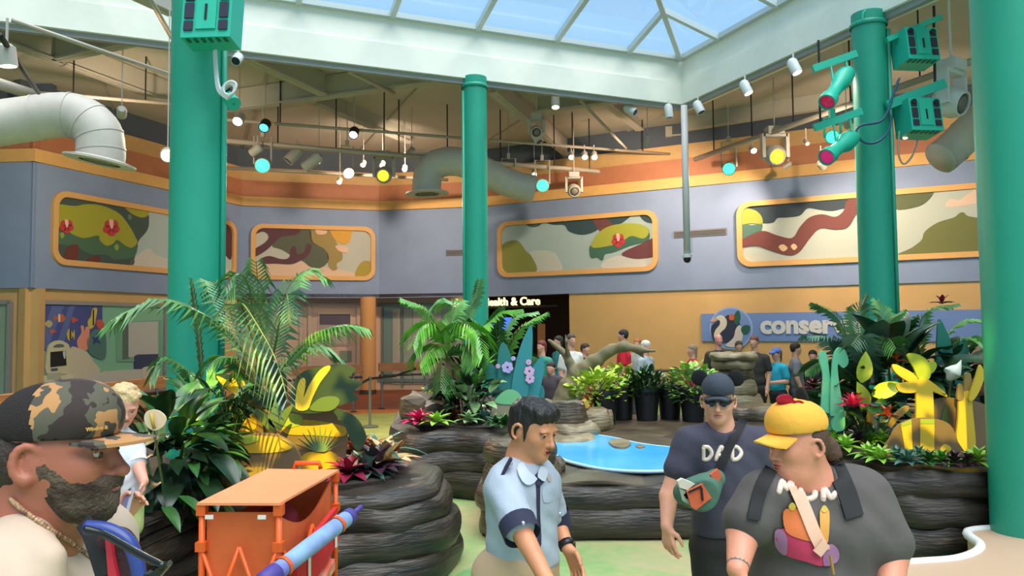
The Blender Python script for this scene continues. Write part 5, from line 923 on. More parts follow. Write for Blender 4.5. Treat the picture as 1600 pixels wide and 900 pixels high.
# ---- centre planter
yb = 10.6; t = thing('fan_palm', W(695, 640, yb), 'bright green arching palm on the middle planter', 'palm'); mb = MB()
for q in ((684, 0), (700, .1), (712, .2)): mb = MB(); mb.tube(PX([(q[0], 650, yb + q[1]), (q[0] - 1, 600, yb + q[1]), (q[0] + 1, 560, yb + q[1])]), [.07, .06, .05], 8); mb.build('trunk', LM_bark, t, True)
b = (698, 565, yb)
for k, (pts, ll, m) in enumerate((([b, (685, 520, yb - .1), (665, 485, yb - .2), (630, 468, yb - .3)], .34, LM_palml), ([b, (690, 525, yb - .3), (675, 505, yb - .6), (655, 515, yb - .8), (645, 540, yb - .9)], .4, LM_bright), ([b, (690, 540, yb - .4), (670, 545, yb - .8), (655, 570, yb - 1)], .4, LM_bright), ([b, (705, 520, yb - .3), (722, 505, yb - .6), (745, 520, yb - .8), (755, 555, yb - .9)], .42, LM_bright), ([b, (702, 510, yb + .2), (710, 480, yb + .3), (700, 470, yb + .4), (680, 480, yb + .5)], .36, LM_palml), ([b, (715, 515, yb + .3), (740, 470, yb + .5), (749, 438, yb + .6)], .3, LM_mid), ([b, (715, 530, yb), (755, 510, yb), (780, 490, yb), (812, 484, yb)], .32, LM_bright), ([b, (690, 560, yb - .6), (690, 570, yb - .9), (688, 610, yb - 1.1)], .34, LM_mid), ([b, (715, 545, yb - .5), (730, 540, yb - .7), (742, 570, yb - .9)], .34, LM_palml))):
    frond(t, PX(pts), ll, m, 26, .9, .03, seed=k + 20)
t = thing('areca_palm', W(780, 640, 10.9), 'upright palm with vivid green fronds right of the middle column', 'palm'); b = (780, 620, 10.9)
for k, (pts, ll, m) in enumerate((([b, (790, 560, 10.8), (812, 515, 10.7), (852, 490, 10.6)], .34, LM_bright), ([b, (782, 545, 11), (800, 500, 11.1), (835, 488, 11.2)], .3, LM_palml), ([b, (770, 560, 10.8), (760, 520, 10.7), (738, 500, 10.6)], .32, LM_mid), ([b, (778, 550, 10.7), (775, 505, 10.6), (782, 480, 10.5)], .3, LM_mid), ([b, (765, 580, 10.6), (745, 555, 10.4), (728, 560, 10.3)], .32, LM_dark), ([b, (795, 580, 10.6), (815, 555, 10.5), (840, 560, 10.4)], .3, LM_mid))):
    frond(t, PX(pts), ll, m, 24, .8, .03, seed=k + 40)
bush('dark_underplanting', W(735, 600, 10.8), (.55, .4, .4), 80, [leaf_mesh('leaf', .32, .14, .8, .3, LM_dark, 5)], 'dense dark foliage under the middle palms', 'shrub', 6)
lv = [leaf_mesh('leaf', .26, .14, .7, .3, LM_var, 6), leaf_mesh('leaf', .26, .12, .8, .3, LM_dark, 6), leaf_mesh('leaf', .24, .12, .8, .3, LM_dark, 6)]
bush('dumb_cane', W(732, 622, 10.0), (.38, .3, .36), 60, lv, 'shrub with pale variegated leaves on the middle planter', 'shrub', 7); bush('birds_nest_fern', W(742, 588, 10.1), (.2, .18, .14), 20, [leaf_mesh('leaf', .34, .08, .5, .4, LM_bright, 6)], 'bright upright fern above the variegated shrub', 'fern', 8, .5, .9)
M_t1 = mat('cutout_teal', (44, 124, 118), .6); M_t2 = mat('cutout_teal_blue', (54, 140, 140), .6); M_t3 = mat('cutout_mint', (92, 190, 150), .6, var=.2, vs=3, rgb2=(130, 210, 160)); M_fl1 = mat('cutout_pink', (222, 176, 206), .6); M_fl2 = mat('cutout_lilac', (196, 176, 226), .6)
t = thing('leaf_cutout', W(800, 650, 10.2), 'cluster of painted teal leaf cutouts with pink and lilac blossoms', 'cutout'); y = 10.2
for j, (q, m) in enumerate((([(800, 622), (803, 580), (812, 545), (822, 520), (831, 508), (832, 545), (828, 585), (822, 622)], M_t2), ([(782, 618), (777, 575), (780, 545), (787, 535), (797, 552), (803, 585), (802, 620)], M_t1), ([(770, 620), (758, 585), (755, 562), (770, 570), (785, 590), (795, 620)], M_t1), ([(820, 622), (830, 580), (845, 558), (850, 570), (846, 600), (838, 625)], M_t2), ([(815, 630), (830, 605), (848, 603), (850, 622), (838, 635)], M_t1), ([(790, 625), (795, 600), (802, 590), (808, 605), (808, 628)], M_t2))): board('leaf', t, q, y, .02, m, dy=.025 * j)
for px, py, r, m in ((793, 574, 10, M_fl2), (827, 580, 9, M_fl1), (828, 592, 8, M_fl1), (778, 572, 4, M_fl1), (802, 560, 4, M_fl2), (826, 566, 5, M_fl1)):
    for k in range(6): a = k * 1.047 + px; board('blossom_petal', t, [(px + r * .55 * math.cos(a) + r * .42 * math.cos(b_), py + r * .55 * math.sin(a) + r * .42 * math.sin(b_)) for b_ in (0, 1.05, 2.1, 3.15, 4.2, 5.25)], y, .01, m, 0, dy=-.02 - .001 * k)
t = thing('mound_cutout', W(795, 655, 9.9), 'rounded mossy mound cutout in front of the teal leaves', 'cutout'); board('mound', t, [(768, 660), (772, 630), (785, 613), (800, 609), (814, 618), (820, 640), (820, 662)], 9.9, .03, mat('cutout_moss', (150, 140, 110), .6)); board('painted_moss', t, [(773, 628), (785, 613), (800, 609), (813, 618), (812, 628), (795, 632)], 9.9, .008, mat('cutout_mint_moss', (120, 190, 130), .6), dy=-.01)
for px, py, m, r, lb in ((654, 655, LM_pink, .26, 'hot pink bromeliad at the left rim of the middle planter'), (702, 626, LM_pink, .24, 'pink bromeliad under the middle palm trunk')): rosette('bromeliad', G(px, py + 8, .8), r, (8, 7, 5), m, lb, 'bromeliad', tilt0=.3, tilt1=1.3)
for px, py, m, r, lb in ((683, 658, LM_lime, .24, 'lime green succulent rosette on the middle planter rim'), (662, 628, LM_yel, .24, 'yellow-green croton tuft at the rear of the middle planter'), (690, 640, LM_blue, .2, 'grey-green succulent behind the lime rosette'), (708, 648, LM_orange, .18, 'rusty succulent beside the lime rosette'), (672, 642, LM_var, .18, 'pale succulent right of the hot pink bromeliad'), (690, 622, LM_orange, .16, 'orange leafed plant behind the pink bromeliad'), (732, 655, LM_var, .2, 'variegated tuft at the front of the middle planter'), (755, 652, LM_blue, .2, 'pale round succulent near the mossy mound'), (790, 662, LM_mid, .22, 'green tuft below the mossy mound'), (775, 660, LM_mid, .2, 'small green tuft left below the mossy mound'), (846, 632, LM_orange, .14, 'orange flower rosette at the right end of the middle planter'), (668, 610, LM_yel, .2, 'yellow croton beside the palm trunks')): rosette('succulent', G(px, py + 6, .8), r, (7, 6, 4), m, lb, 'succulent', tilt0=.3, tilt1=1.3)
# ---- potted nursery plants
M_pot = mat('nursery_pot_black', (28, 29, 30), .4)
def pot(px, y, label, r=.2, h=.5):
    b = W(px, 656, y); c = Vector((b.x, b.y, .515)); t = thing('nursery_pot', c, label, 'potted plant', 'potted plants beside the pool'); mb = MB(); mb.lathe([(r * .74, 0), (r * .95, h * .9), (r * 1.04, h * .9), (r * 1.04, h), (r * .94, h), (r * .9, h * .92)], c, 24, cap=True); mb.build('pot', M_pot, t, ang=40); return t, c + Vector((0, 0, h))
def fill(t, c, rad, n, meshes, seed, out=.7, upb=.4):
    rng = random.Random(seed)
    for k in range(n):
        while True:
            v = Vector((rng.uniform(-1, 1), rng.uniform(-1, 1), rng.uniform(-.9, 1)))
            if .3 < v.length < 1: break
        p = c + Vector((v.x * rad[0], v.y * rad[1], .15 * rad[2] + v.z * rad[2])); d = Vector((v.x, v.y, v.z * .4)).normalized() * out + Vector((rng.uniform(-.4, .4), rng.uniform(-.4, .4), upb)); M = place(d, roll=rng.uniform(-.6, .6)).to_4x4() @ Matrix.Scale(rng.uniform(.7, 1.2), 4); M.translation = p; inst('leaf', rng.choice(meshes), t, M)
    mb = MB()
    for k in range(6): a = k * 1.05; mb.tube([c - Vector((0, 0, .05)), c + Vector((math.cos(a) * rad[0] * .6, math.sin(a) * rad[1] * .6, rad[2] * .8))], .01, 5)
    mb.build('stems', LM_stem, t)
ly = [leaf_mesh('leaf', .12, .09, .5, .2, LM_yel, 4), leaf_mesh('leaf', .12, .09, .5, .2, LM_lime, 4), leaf_mesh('leaf', .11, .08, .5, .2, LM_yel, 4)]; lj = [leaf_mesh('leaf', .12, .045, .4, .2, LM_mid, 4), leaf_mesh('leaf', .14, .05, .4, .2, LM_dark, 4)]; lg = [leaf_mesh('leaf', .12, .09, .5, .2, LM_var, 4), leaf_mesh('leaf', .14, .09, .5, .2, LM_lime, 4)]; lr = [leaf_mesh('leaf', .16, .06, .5, .3, LM_purple, 4), leaf_mesh('leaf', .14, .07, .4, .3, LM_blue, 4)]
t, c = pot(946, 11.6, 'leftmost black pot with a spreading yellow-green bush'); fill(t, c + Vector((-.12, 0, 0)), (.42, .32, .26), 260, ly, 1)
t, c = pot(973, 12.2, 'second black pot from the left, yellow croton leaves'); fill(t, c, (.3, .28, .28), 170, ly, 2)
t, c = pot(1011, 12.0, 'third black pot from the left with a fine dark green bush', .21); fill(t, c, (.28, .26, .26), 290, lj, 3, .5, .8)
t, c = pot(1047, 12.1, 'black pot with sparse purple foliage between green bushes'); fill(t, c, (.18, .16, .2), 24, lr, 4)
t, c = pot(1083, 11.8, 'rightmost black pot with a pale variegated bush', .21); fill(t, c, (.36, .3, .3), 260, lg, 5)

# ---- right planter
yr = 8.4; t = thing('phoenix_palm', W(1350, 650, yr), 'feathery palm in front of the right column', 'palm'); b = (1352, 620, yr); mb = MB(); mb.tube(PX([(1352, 690, yr), (1352, 620, yr)]), [.08, .06], 8); mb.build('trunk', LM_bark, t, True)
for k, (pts, ll, m) in enumerate((([b, (1335, 560, yr), (1310, 500, yr), (1275, 475, yr - .1)], .3, LM_palm), ([b, (1345, 550, yr + .1), (1340, 490, yr + .2), (1352, 462, yr + .2)], .3, LM_mid), ([b, (1330, 570, yr - .3), (1300, 530, yr - .5), (1262, 525, yr - .6)], .32, LM_palmg), ([b, (1325, 585, yr - .2), (1290, 565, yr - .3), (1258, 580, yr - .4)], .3, LM_palm), ([b, (1360, 560, yr - .1), (1385, 510, yr - .3), (1408, 488, yr - .4)], .32, LM_palml), ([b, (1365, 565, yr - .4), (1385, 530, yr - .7), (1400, 545, yr - .9)], .34, LM_palm), ([b, (1350, 560, yr - .5), (1345, 525, yr - .8), (1330, 540, yr - 1)], .34, LM_palmg), ([b, (1362, 550, yr + .2), (1380, 500, yr + .3), (1370, 470, yr + .4)], .3, LM_palm), ([b, (1335, 590, yr + .2), (1305, 590, yr + .2), (1280, 615, yr + .2)], .3, LM_mid))):
    frond(t, PX(pts), ll, m, 30, .7, .02, seed=k + 60)
t = thing('feather_palm', W(1460, 650, 8.6), 'light palm arching toward the nearest column', 'palm'); b = (1450, 610, 8.6)
for k, (pts, ll, m) in enumerate((([b, (1435, 540, 8.6), (1445, 490, 8.5), (1490, 476, 8.4)], .28, LM_palm), ([b, (1470, 540, 8.5), (1500, 505, 8.4), (1535, 500, 8.3)], .3, LM_palml), ([b, (1480, 560, 8.4), (1510, 530, 8.2), (1540, 545, 8.1)], .28, LM_palml), ([b, (1430, 560, 8.5), (1415, 520, 8.4), (1425, 500, 8.3)], .28, LM_mid))): frond(t, PX(pts), ll, m, 26, .7, .02, seed=k + 80)
lw_ = [leaf_mesh('leaf', .55, .26, .9, .3, LM_dark, 8), leaf_mesh('leaf', .5, .24, .7, .3, leaf_mat('leaf_slate_green', (78, 106, 92), (44, 70, 60)), 8)]
bush('broad_leaf_plant', W(1395, 585, 8.1), (.55, .35, .32), 46, lw_, 'large dark broad-leaved plant behind the yellow cutouts', 'shrub', 11, .7, .4); bush('dark_underplanting', W(1350, 630, 7.9), (.6, .35, .28), 80, [leaf_mesh('leaf', .3, .12, .8, .3, LM_dark, 5), leaf_mesh('leaf', .28, .12, .8, .3, LM_mid, 5)], 'dense dark foliage under the right palm', 'shrub', 12)
bush('dark_underplanting', W(1490, 590, 8.3), (.45, .35, .35), 60, [leaf_mesh('leaf', .3, .14, .8, .3, LM_dark, 5)], 'dark foliage behind the white calla flower', 'shrub', 13); bush('low_foliage', W(1290, 640, 8.4), (.35, .3, .2), 50, [leaf_mesh('leaf', .18, .09, .7, .3, LM_mid, 4), leaf_mesh('leaf', .18, .09, .7, .3, LM_blue, 4)], 'low green foliage left of the mint cutouts', 'shrub', 14)
me = leaf_mesh('leaf', .32, .16, .3, .3, LM_yel, 6); t = thing('yellow_leaf_plant', W(1350, 600, 7.7), 'plant with two broad yellow leaves beside the mint cutouts', 'plant')
for px, py, dv in ((1346, 598, (.1, -.3, 1)), (1362, 618, (1, -.5, .5)), (1352, 640, (-.3, -.4, .8))): M = place(dv, up=(0, -1, .4)).to_4x4(); M.translation = W(px, py, 7.7); inst('leaf', me, t, M)
# mint and teal cutouts
t = thing('leaf_cutout', W(1300, 680, 7.6), 'pair of pale mint curled leaf cutouts on the right planter', 'cutout'); board('leaf', t, [(1283, 665), (1285, 610), (1286, 585), (1280, 560), (1284, 548), (1292, 555), (1297, 590), (1303, 640), (1300, 670)], 7.6, .025, M_t3); board('leaf', t, [(1300, 668), (1298, 620), (1300, 580), (1303, 555), (1311, 543), (1321, 548), (1326, 566), (1318, 575), (1309, 570), (1313, 610), (1320, 650), (1318, 672)], 7.6, .025, M_t3, dy=-.04)
t = thing('leaf_cutout', W(1480, 620, 8.2), 'dark teal pointed leaf cutouts left of the nearest column', 'cutout')
for j, q in enumerate(([(1462, 600), (1464, 540), (1467, 499), (1478, 515), (1488, 545), (1488, 600)], [(1492, 600), (1495, 555), (1504, 528), (1513, 545), (1515, 600)], [(1478, 602), (1488, 560), (1494, 545), (1502, 575), (1500, 602)])): board('leaf', t, q, 8.2, .025, mat('cutout_dark_teal', (18, 104, 88), .6), dy=.03 * j)
# yellow cactus cutouts and brown boulders
t = thing('cactus_cutout', W(1445, 700, 7.35), 'yellow and olive branching cactus cutout on the right planter', 'cutout'); y = 7.35
board('stem', t, [(1432, 712), (1432, 640), (1432, 600), (1440, 592), (1452, 596), (1458, 612), (1458, 712)], y, .025, M_y); board('arm', t, [(1395, 571), (1402, 570), (1425, 582), (1434, 592), (1430, 600), (1412, 592), (1398, 580)], y, .025, M_y, dy=-.01); board('arm', t, [(1402, 602), (1412, 598), (1432, 598), (1432, 612), (1415, 614), (1404, 610)], y, .025, M_y, dy=-.02); board('arm', t, [(1418, 556), (1428, 552), (1446, 560), (1454, 575), (1452, 592), (1436, 592), (1428, 575)], y, .025, mat('cutout_chartreuse', (160, 172, 40), .6), dy=.02); board('arm', t, [(1440, 588), (1455, 596), (1475, 612), (1480, 620), (1468, 616), (1450, 606)], y, .025, M_y, dy=.03); board('arm', t, [(1450, 570), (1458, 564), (1464, 570), (1460, 580), (1452, 584)], y, .02, MATS['cutout_chartreuse'], dy=.035)
t = thing('cactus_cutout', W(1510, 700, 7.3), 'yellow fingered cactus cutout next to the nearest column', 'cutout'); y = 7.3
board('stem', t, [(1496, 715), (1498, 640), (1500, 618), (1516, 612), (1520, 640), (1524, 715)], y, .025, M_y); board('finger', t, [(1496, 624), (1498, 602), (1504, 602), (1506, 622)], y, .025, M_b1, dy=-.01); board('finger', t, [(1507, 622), (1508, 588), (1514, 582), (1518, 590), (1518, 620)], y, .025, M_b1, dy=.01); board('finger', t, [(1514, 622), (1524, 592), (1532, 570), (1538, 588), (1530, 612), (1520, 626)], y, .025, M_y, dy=-.02)
t = thing('boulder_cutout', W(1490, 705, 7.2), 'rear brown boulder cutout crossing the cactus cutouts', 'cutout'); board('boulder', t, [(1424, 712), (1425, 660), (1440, 634), (1470, 622), (1510, 624), (1545, 636), (1556, 665), (1556, 712)], 7.42, .03, M_b2)
for j, q in enumerate(([(1440, 640), (1448, 618), (1452, 642), (1446, 660)], [(1470, 660), (1478, 632), (1482, 660)], [(1518, 680), (1512, 660), (1506, 645), (1518, 656)])): board('painted_blade', t, q, 7.42, .006, M_g2, dy=-.01)
t = thing('boulder_cutout', W(1450, 705, 7.1), 'front brown boulder cutout at the planter rim', 'cutout'); board('boulder', t, [(1388, 712), (1392, 684), (1405, 664), (1430, 654), (1460, 654), (1485, 664), (1497, 690), (1500, 714)], 7.1, .03, M_b2); board('painted_light_stripe', t, [(1408, 664), (1424, 656), (1426, 702), (1414, 702)], 7.1, .006, M_y, 0, dy=-.007); board('painted_light_stripe', t, [(1438, 655), (1460, 655), (1460, 706), (1438, 706)], 7.1, .006, M_y, 0, dy=-.007); board('painted_tip', t, [(1408, 662), (1424, 655), (1424, 662), (1410, 666)], 7.1, .003, M_l, 0, dy=-.011); board('painted_tip', t, [(1438, 655), (1460, 655), (1460, 662), (1438, 662)], 7.1, .003, M_l, 0, dy=-.011); board('painted_dot', t, [(1470, 700), (1478, 694), (1486, 700), (1484, 708), (1472, 708)], 7.1, .006, M_y, dy=-.007)  # yellow stripes are stage light put into the boulder's colour
t = thing('stalk_cutout', W(1400, 690, 7.3), 'slanted olive stalk cutout leaning left of the boulders', 'cutout'); board('stalk', t, [(1388, 662), (1400, 645), (1416, 634), (1420, 640), (1404, 655), (1392, 668)], 7.25, .02, M_b1)
t = thing('calla_flower', W(1488, 620, 7.5), 'white calla flower above the brown boulder cutouts', 'flower'); S = SDF(); S.chain(PX([(1484, 590, 7.5), (1490, 582, 7.48), (1498, 572, 7.46)]), [.035, .06, .02], k=.03); S.chain(PX([(1478, 578, 7.5), (1490, 578, 7.48)]), [.02, .04], k=.03); S.chain(PX([(1496, 576, 7.46), (1502, 562, 7.45)]), [.03, .006], k=.02); S.build('bloom', mat('calla_white', (232, 232, 214), .5), t, .012); mb = MB(); mb.tube(PX([(1485, 590, 7.5), (1482, 640, 7.6)]), .012, 6); mb.build('stalk', LM_stem, t)
rosette('bromeliad', W(1333, 640, 7.5), .24, (8, 7, 5), LM_pink, 'magenta star bromeliad right of the mint cutouts', 'bromeliad', tilt0=.4, tilt1=1.2, wd=.06); rosette('bromeliad', W(1272, 612, 8.2), .2, (8, 6, 4), LM_red, 'red bromeliad left of the mint cutouts', 'bromeliad', tilt0=.3); rosette('bromeliad', W(1398, 572, 7.9), .16, (6, 5), LM_orange, 'small orange flower spike above the cactus arm', 'flower', tilt0=.5)
rosette('bromeliad', W(1472, 478, 8.5), .14, (6, 5), LM_red, 'tiny red flower on the light palm tip', 'flower', tilt0=.4); rosette('bromeliad', W(1386, 655, 7.3), .16, (7, 5), LM_orange, 'orange star flower beside the slanted stalk cutout', 'flower', tilt0=.4)
for k, (px, py, m, r, lb) in enumerate(((1302, 690, LM_lime, .22, 'lime rosette cluster at the left end of the right planter'), (1322, 700, LM_lime, .24, 'larger lime succulent near the yellow cap'), (1315, 672, LM_mid, .2, 'green tuft below the mint cutouts'), (1342, 690, LM_purple, .2, 'dark purple succulent between lime rosettes'), (1352, 660, LM_orange, .18, 'brownish rosette under the magenta bromeliad'), (1362, 690, LM_bright, .2, 'bright green succulent right of the purple one'), (1376, 668, LM_lime, .24, 'stacked pale lime succulent left of the front boulder'), (1378, 690, LM_lime, .22, 'lower lime succulent left of the front boulder'), (1358, 712, LM_lime, .22, 'lime rosette on the right planter rim'), (1376, 718, LM_lime, .22, 'bright rosette at the front rim left of the boulders'), (1402, 718, LM_blue, .2, 'blue-grey succulent under the front boulder'), (1420, 722, LM_blue, .2, 'second blue-grey succulent under the front boulder'), (1436, 714, LM_blue, .18, 'upright blue-grey succulent before the painted light stripe'), (1452, 722, LM_mid, .2, 'green succulent at the foot of the painted light stripe'), (1472, 722, LM_bright, .2, 'light green succulent right of the painted light stripe'), (1492, 724, LM_purple, .2, 'dark purple succulent near the fingered cactus'), (1512, 724, LM_purple, .16, 'small dark succulent near the fingered cactus'), (1528, 722, LM_lime, .24, 'lime succulent touching the nearest column'), (1384, 640, LM_mid, .2, 'leafy tuft above the stacked lime succulent'), (1408, 632, LM_blue, .22, 'grey-green tuft left of the cactus stem'), (1330, 662, LM_mid, .18, 'mid green tuft under the bromeliad'), (1284, 662, LM_lime, .2, 'lime tuft at the mint cutout foot'))):
    rosette('succulent', G(px, py + 4, .8), r * .8, (7, 6, 5), m, lb, 'succulent', 'succulents on the right planter', tilt0=.25, tilt1=1.3, seed=k)
# ================================================================ PEOPLE
def skin_mat(n, rgb): return mat('skin_' + n, rgb, .5, var=.08, vs=14, bump=.08, bs=120, sss=.0)
def cloth(n, rgb, var=.12, bump=.25, bs=18, rough=.85): return mat('cloth_' + n, rgb, rough, var=var, vs=4, bump=bump, bs=bs)
CAMP = Vector((0, 0, CAMZ))                             # prints and straps were measured from here, then laid on the cloth
class Frame:
    def __init__(s, c, F, H, up=(0, 0, 1), roll=0.0):
        s.c = Vector(c); s.F = Vector(F).normalized(); s.R = s.F.cross(Vector(up)).normalized(); s.U = s.R.cross(s.F)
        if roll: q = Matrix.Rotation(roll, 3, s.F); s.R = q @ s.R; s.U = q @ s.U
        s.H = H; s.M = np.array([[s.R[i], s.F[i], s.U[i]] for i in range(3)])
    def __call__(s, x, f, u): return s.c + (s.R * x + s.F * f + s.U * u) * s.H
def add_head(S, fr, jaw=1.0, lip=1, nose=1.0, mouth=.0, es=1.0):
    H = fr.H; E = lambda x, f, u, r, t=0, k=.02: S.ell(fr(x, f, u), np.array(r) * H, fr.M, t, k * 1.0)
    E(0, -.06, .14, (.325, .41, .36), k=.03); E(0, .08, -.14, (.255 * jaw, .29, .33), k=.04); E(0, .2, -.33, (.15 * jaw, .17, .14), k=.03); E(0, .28, -.4, (.09 * jaw, .09, .085), k=.025)
    for s in (-1, 1):
        E(s * .15, .22, -.1, (.11, .11, .12), k=.025); E(s * .12, .33, .085, (.12, .06, .035), k=.012); E(s * .315, -.06, -.03, (.03, .07, .11), k=.006); rim_ = [fr(s * (.36 + .03 * math.sin(a_)), -.075 + .085 * math.sin(a_) * -1, -.02 + .125 * math.cos(a_)) for a_ in (-.9, -.4, .1, .6, 1.1, 1.6, 2.1, 2.6, 3.1)]; S.chain(rim_, [.018 * H, .024 * H, .026 * H, .026 * H, .026 * H, .025 * H, .024 * H, .024 * H, .03 * H], 0, .003); E(s * .05, .37, -.16, (.042, .05, .035), k=.008)
    S.cone(fr(0, .36, .04), fr(0, .45, -.13), .032 * H, .042 * H * nose, 0, .012); S.ell(fr(0, .455, -.14), np.array((.05, .042, .038)) * H * nose, fr.M, 0, .01)
    for s in (-1, 1): S.sub(fr(s * .14, .41, .015), np.array((.085, .075, .05)) * H, fr.M, 0, .012); None
    E(0, .37, -.245, (.1, .04, .022), 0, .006); E(0, .365, -.285, (.085, .045, .025), 0, .006)
def add_eyes(t, fr, iris=(60, 44, 34), lid=(200, 134, 106)):
    for s in (-1, 1):
        mb = MB(); mb.ell(fr(s * .14, .305, .015), fr.H * .052, nu=12, nv=8); e = mb.build('eye', mat('eye_white', (186, 172, 162), .25), t, True)
        d = (fr.F - fr.U * .25).normalized(); mb = MB(); mb.ell(fr(s * .14, .305, .015) + d * fr.H * .032, fr.H * .03, nu=10, nv=6); mb.build('iris', mat('iris_%d' % iris[0], iris, .15), e, True)
        mb = MB(); pts = [fr(s * .14 + q, .365 - abs(q) * .5, .085 - q * q * 4) for q in (-.09, -.045, 0, .045, .09)]; mb.tube(pts, [.006 * fr.H, .016 * fr.H, .018 * fr.H, .016 * fr.H, .006 * fr.H], 6); mb.build('eyebrow', mat('brow_dark', (52, 40, 32), .8), t)
        mb = MB(); pts = [fr(s * .14 + q, .352 - abs(q) * .4, -.03 + q * q * 3) for q in (-.06, -.03, 0, .03, .06)]; mb.tube(pts, [.004 * fr.H, .014 * fr.H, .016 * fr.H, .014 * fr.H, .004 * fr.H], 6); mb.build('eyelid', mat('lid_%d' % lid[0], lid, .6), t)
        mb = MB(); pts = [fr(s * .14 + q, .368 - abs(q) * .45, .05 - q * q * 5) for q in (-.07, -.035, 0, .035, .07)]; mb.tube(pts, [.004 * fr.H, .02 * fr.H, .026 * fr.H, .02 * fr.H, .006 * fr.H], 6); mb.build('eyelid', mat('lid_%d' % lid[0], lid, .6), t)
def add_mouth(t, fr, body, rgb, op=0.0):
    bv_ = bvh_of(body); H = fr.H
    def on(x, u): h = bv_.ray_cast(fr(x, .9, u), -fr.F); return h[0] if h[0] else fr(x, .38, u)
    xs = (-.1, -.075, -.05, -.025, 0, .025, .05, .075, .1); m = mat('lip_%d_%d' % rgb[:2], rgb, .45)
    for nm, u0, cv, r in (('upper_lip', -.243 + op * .3, -.8, .014), ('lower_lip', -.282 - op, 1.6, .017)):
        mb = MB(); mb.tube([on(x, u0 + cv * x * x) + fr.F * .001 for x in xs], [.003 * H, .009 * H, r * H, r * H, r * H * .9, r * H, r * H, .009 * H, .003 * H], 8); mb.build(nm, m, t, True)
    mb = MB(); mb.tube([on(x, -.264 - op * .35) + fr.F * .0015 for x in xs[1:-1]], [.003 * H] + [(.007 + op * .5) * H] * 5 + [.003 * H], 8); mb.build('mouth_line', mat('mouth_dark', (74, 30, 28), .6), t, True)
def add_hand(S, w, D, N, thumb, ln=.18, curl=.35, t=0, spread=.12, tcurl=.3):
    w = Vector(w); D = Vector(D).normalized(); N = Vector(N); N = (N - D * N.dot(D)).normalized(); T = Vector(thumb); T = (T - D * T.dot(D) - N * T.dot(N)).normalized(); s = ln / .18
    kn = []
    for i, (x, l) in enumerate(((.034, .085), (.012, .09), (-.01, .085), (-.031, .078))):
        k = w + D * l * s + T * x * s; kn.append(k); S.cone(w + D * .01 * s + T * x * .5 * s, k, .0145 * s, .0115 * s, t, .012)
    for i, (k, L_) in enumerate(zip(kn, (.072, .082, .076, .06))):
        a = spread * (1.2 - i * .8); d = (D + T * a).normalized(); c = curl * (1 + .12 * i); p = k; r = .0095 * s
        for j, (f, rr) in enumerate(((.45, .0088), (.3, .0078), (.25, .0066))):
            d = (Matrix.Rotation(c * (.75 if j == 0 else .9), 3, N.cross(d).normalized()) @ d) if False else (d * math.cos(c * (.7, 1, .7)[j]) + N * math.sin(c * (.7, 1, .7)[j])).normalized(); q = p + d * L_ * f * s; S.cone(p, q, r, rr * s, t, .004); r = rr * s; p = q
    b = w + D * .022 * s + T * .02 * s; m = b + (D * .5 + T * .8 + N * .25).normalized() * .042 * s; S.cone(w + D * .02 * s, b, .016 * s, .0155 * s, t, .012); S.cone(b, m, .0155 * s, .0115 * s, t, .01); e = m + (D * .85 + T * .35 + N * tcurl).normalized() * .03 * s; S.cone(m, e, .0112 * s, .0098 * s, t, .005); S.cone(e, e + (D * .95 + T * .1 + N * tcurl).normalized() * .024 * s, .0098 * s, .0075 * s, t, .005)
def torso(S, fr, prm, infl=0.0, t=0, k=.07):
    for (u, f, w, d, h) in prm: S.ell(fr(0, f, u), (w + infl, d + infl, h + infl), fr.M, t, k)
def wrinkle(a, f): return lambda x, y, z: a * (np.sin(f * (x + .6 * y) + 9 * np.sin(z * f * .16)) * np.sin(f * .7 * z + 5 * np.sin(x * f * .2)))
def strip(t, name, pts, w, th, m, nrm=None, bvh=None, d=None, off=.006):      # flat strap along points; projected on to a surface when a bvh is given
    P = [Vector(p) for p in smooth([tuple(p) for p in pts], 6, False)]; rows = []
    for i, p in enumerate(P):
        tg = (P[min(i + 1, len(P) - 1)] - P[max(0, i - 1)]).normalized(); n = Vector(nrm) if nrm is not None else Vector((0, -1, 0)); sd = tg.cross(n).normalized(); row = []
        for s in (-.5, 0, .5):
            q = p + sd * w * s
            if bvh:
                v_ = (q - CAMP).normalized(); h = bvh.ray_cast(CAMP, v_); q = (h[0] - v_ * off) if h[0] else q
            row.append(q)
        rows.append((row, n))
    mb = MB(); front = [[q for q in r] for r, n in rows]; back = [[q + n * -th for q in r] for r, n in rows]; mb.grid(front); mb.grid([r[::-1] for r in back]); mb.add([r[0] for r in front] + [r[0] for r in back], [(i, i + 1, len(front) + i + 1, len(front) + i) for i in range(len(front) - 1)]); mb.add([r[-1] for r in front] + [r[-1] for r in back], [(i, i + 1, len(front) + i + 1, len(front) + i) for i in range(len(front) - 1)]); return mb.build(name, m, t, True)
def bvh_of(o):
    me = o.data; off = ORG[o.name]; return BVHTree.FromPolygons([tuple(Vector(v.co) + off) for v in me.vertices], [tuple(p.vertices) for p in me.polygons])
def decal(t, name, stroke_list, m, bvh, d, r, flat=.004):        # thick rounded strokes laid on a surface
    mb = MB()
    for st in stroke_list:
        P = [Vector(p) for p in smooth([tuple(p) for p in st], 5, False)] if len(st) > 2 else [Vector(st[0]).lerp(Vector(st[1]), k / 5) for k in range(6)]
        Q = []
        for p in P: v_ = (p - CAMP).normalized(); h = bvh.ray_cast(CAMP, v_); Q.append((h[0] if h[0] else p) + v_ * (r * .25))
        mb.tube(Q, r, 8); mb.ell(Q[0], r, nu=8, nv=6); mb.ell(Q[-1], r, nu=8, nv=6)
    return mb.build(name, m, t, True)
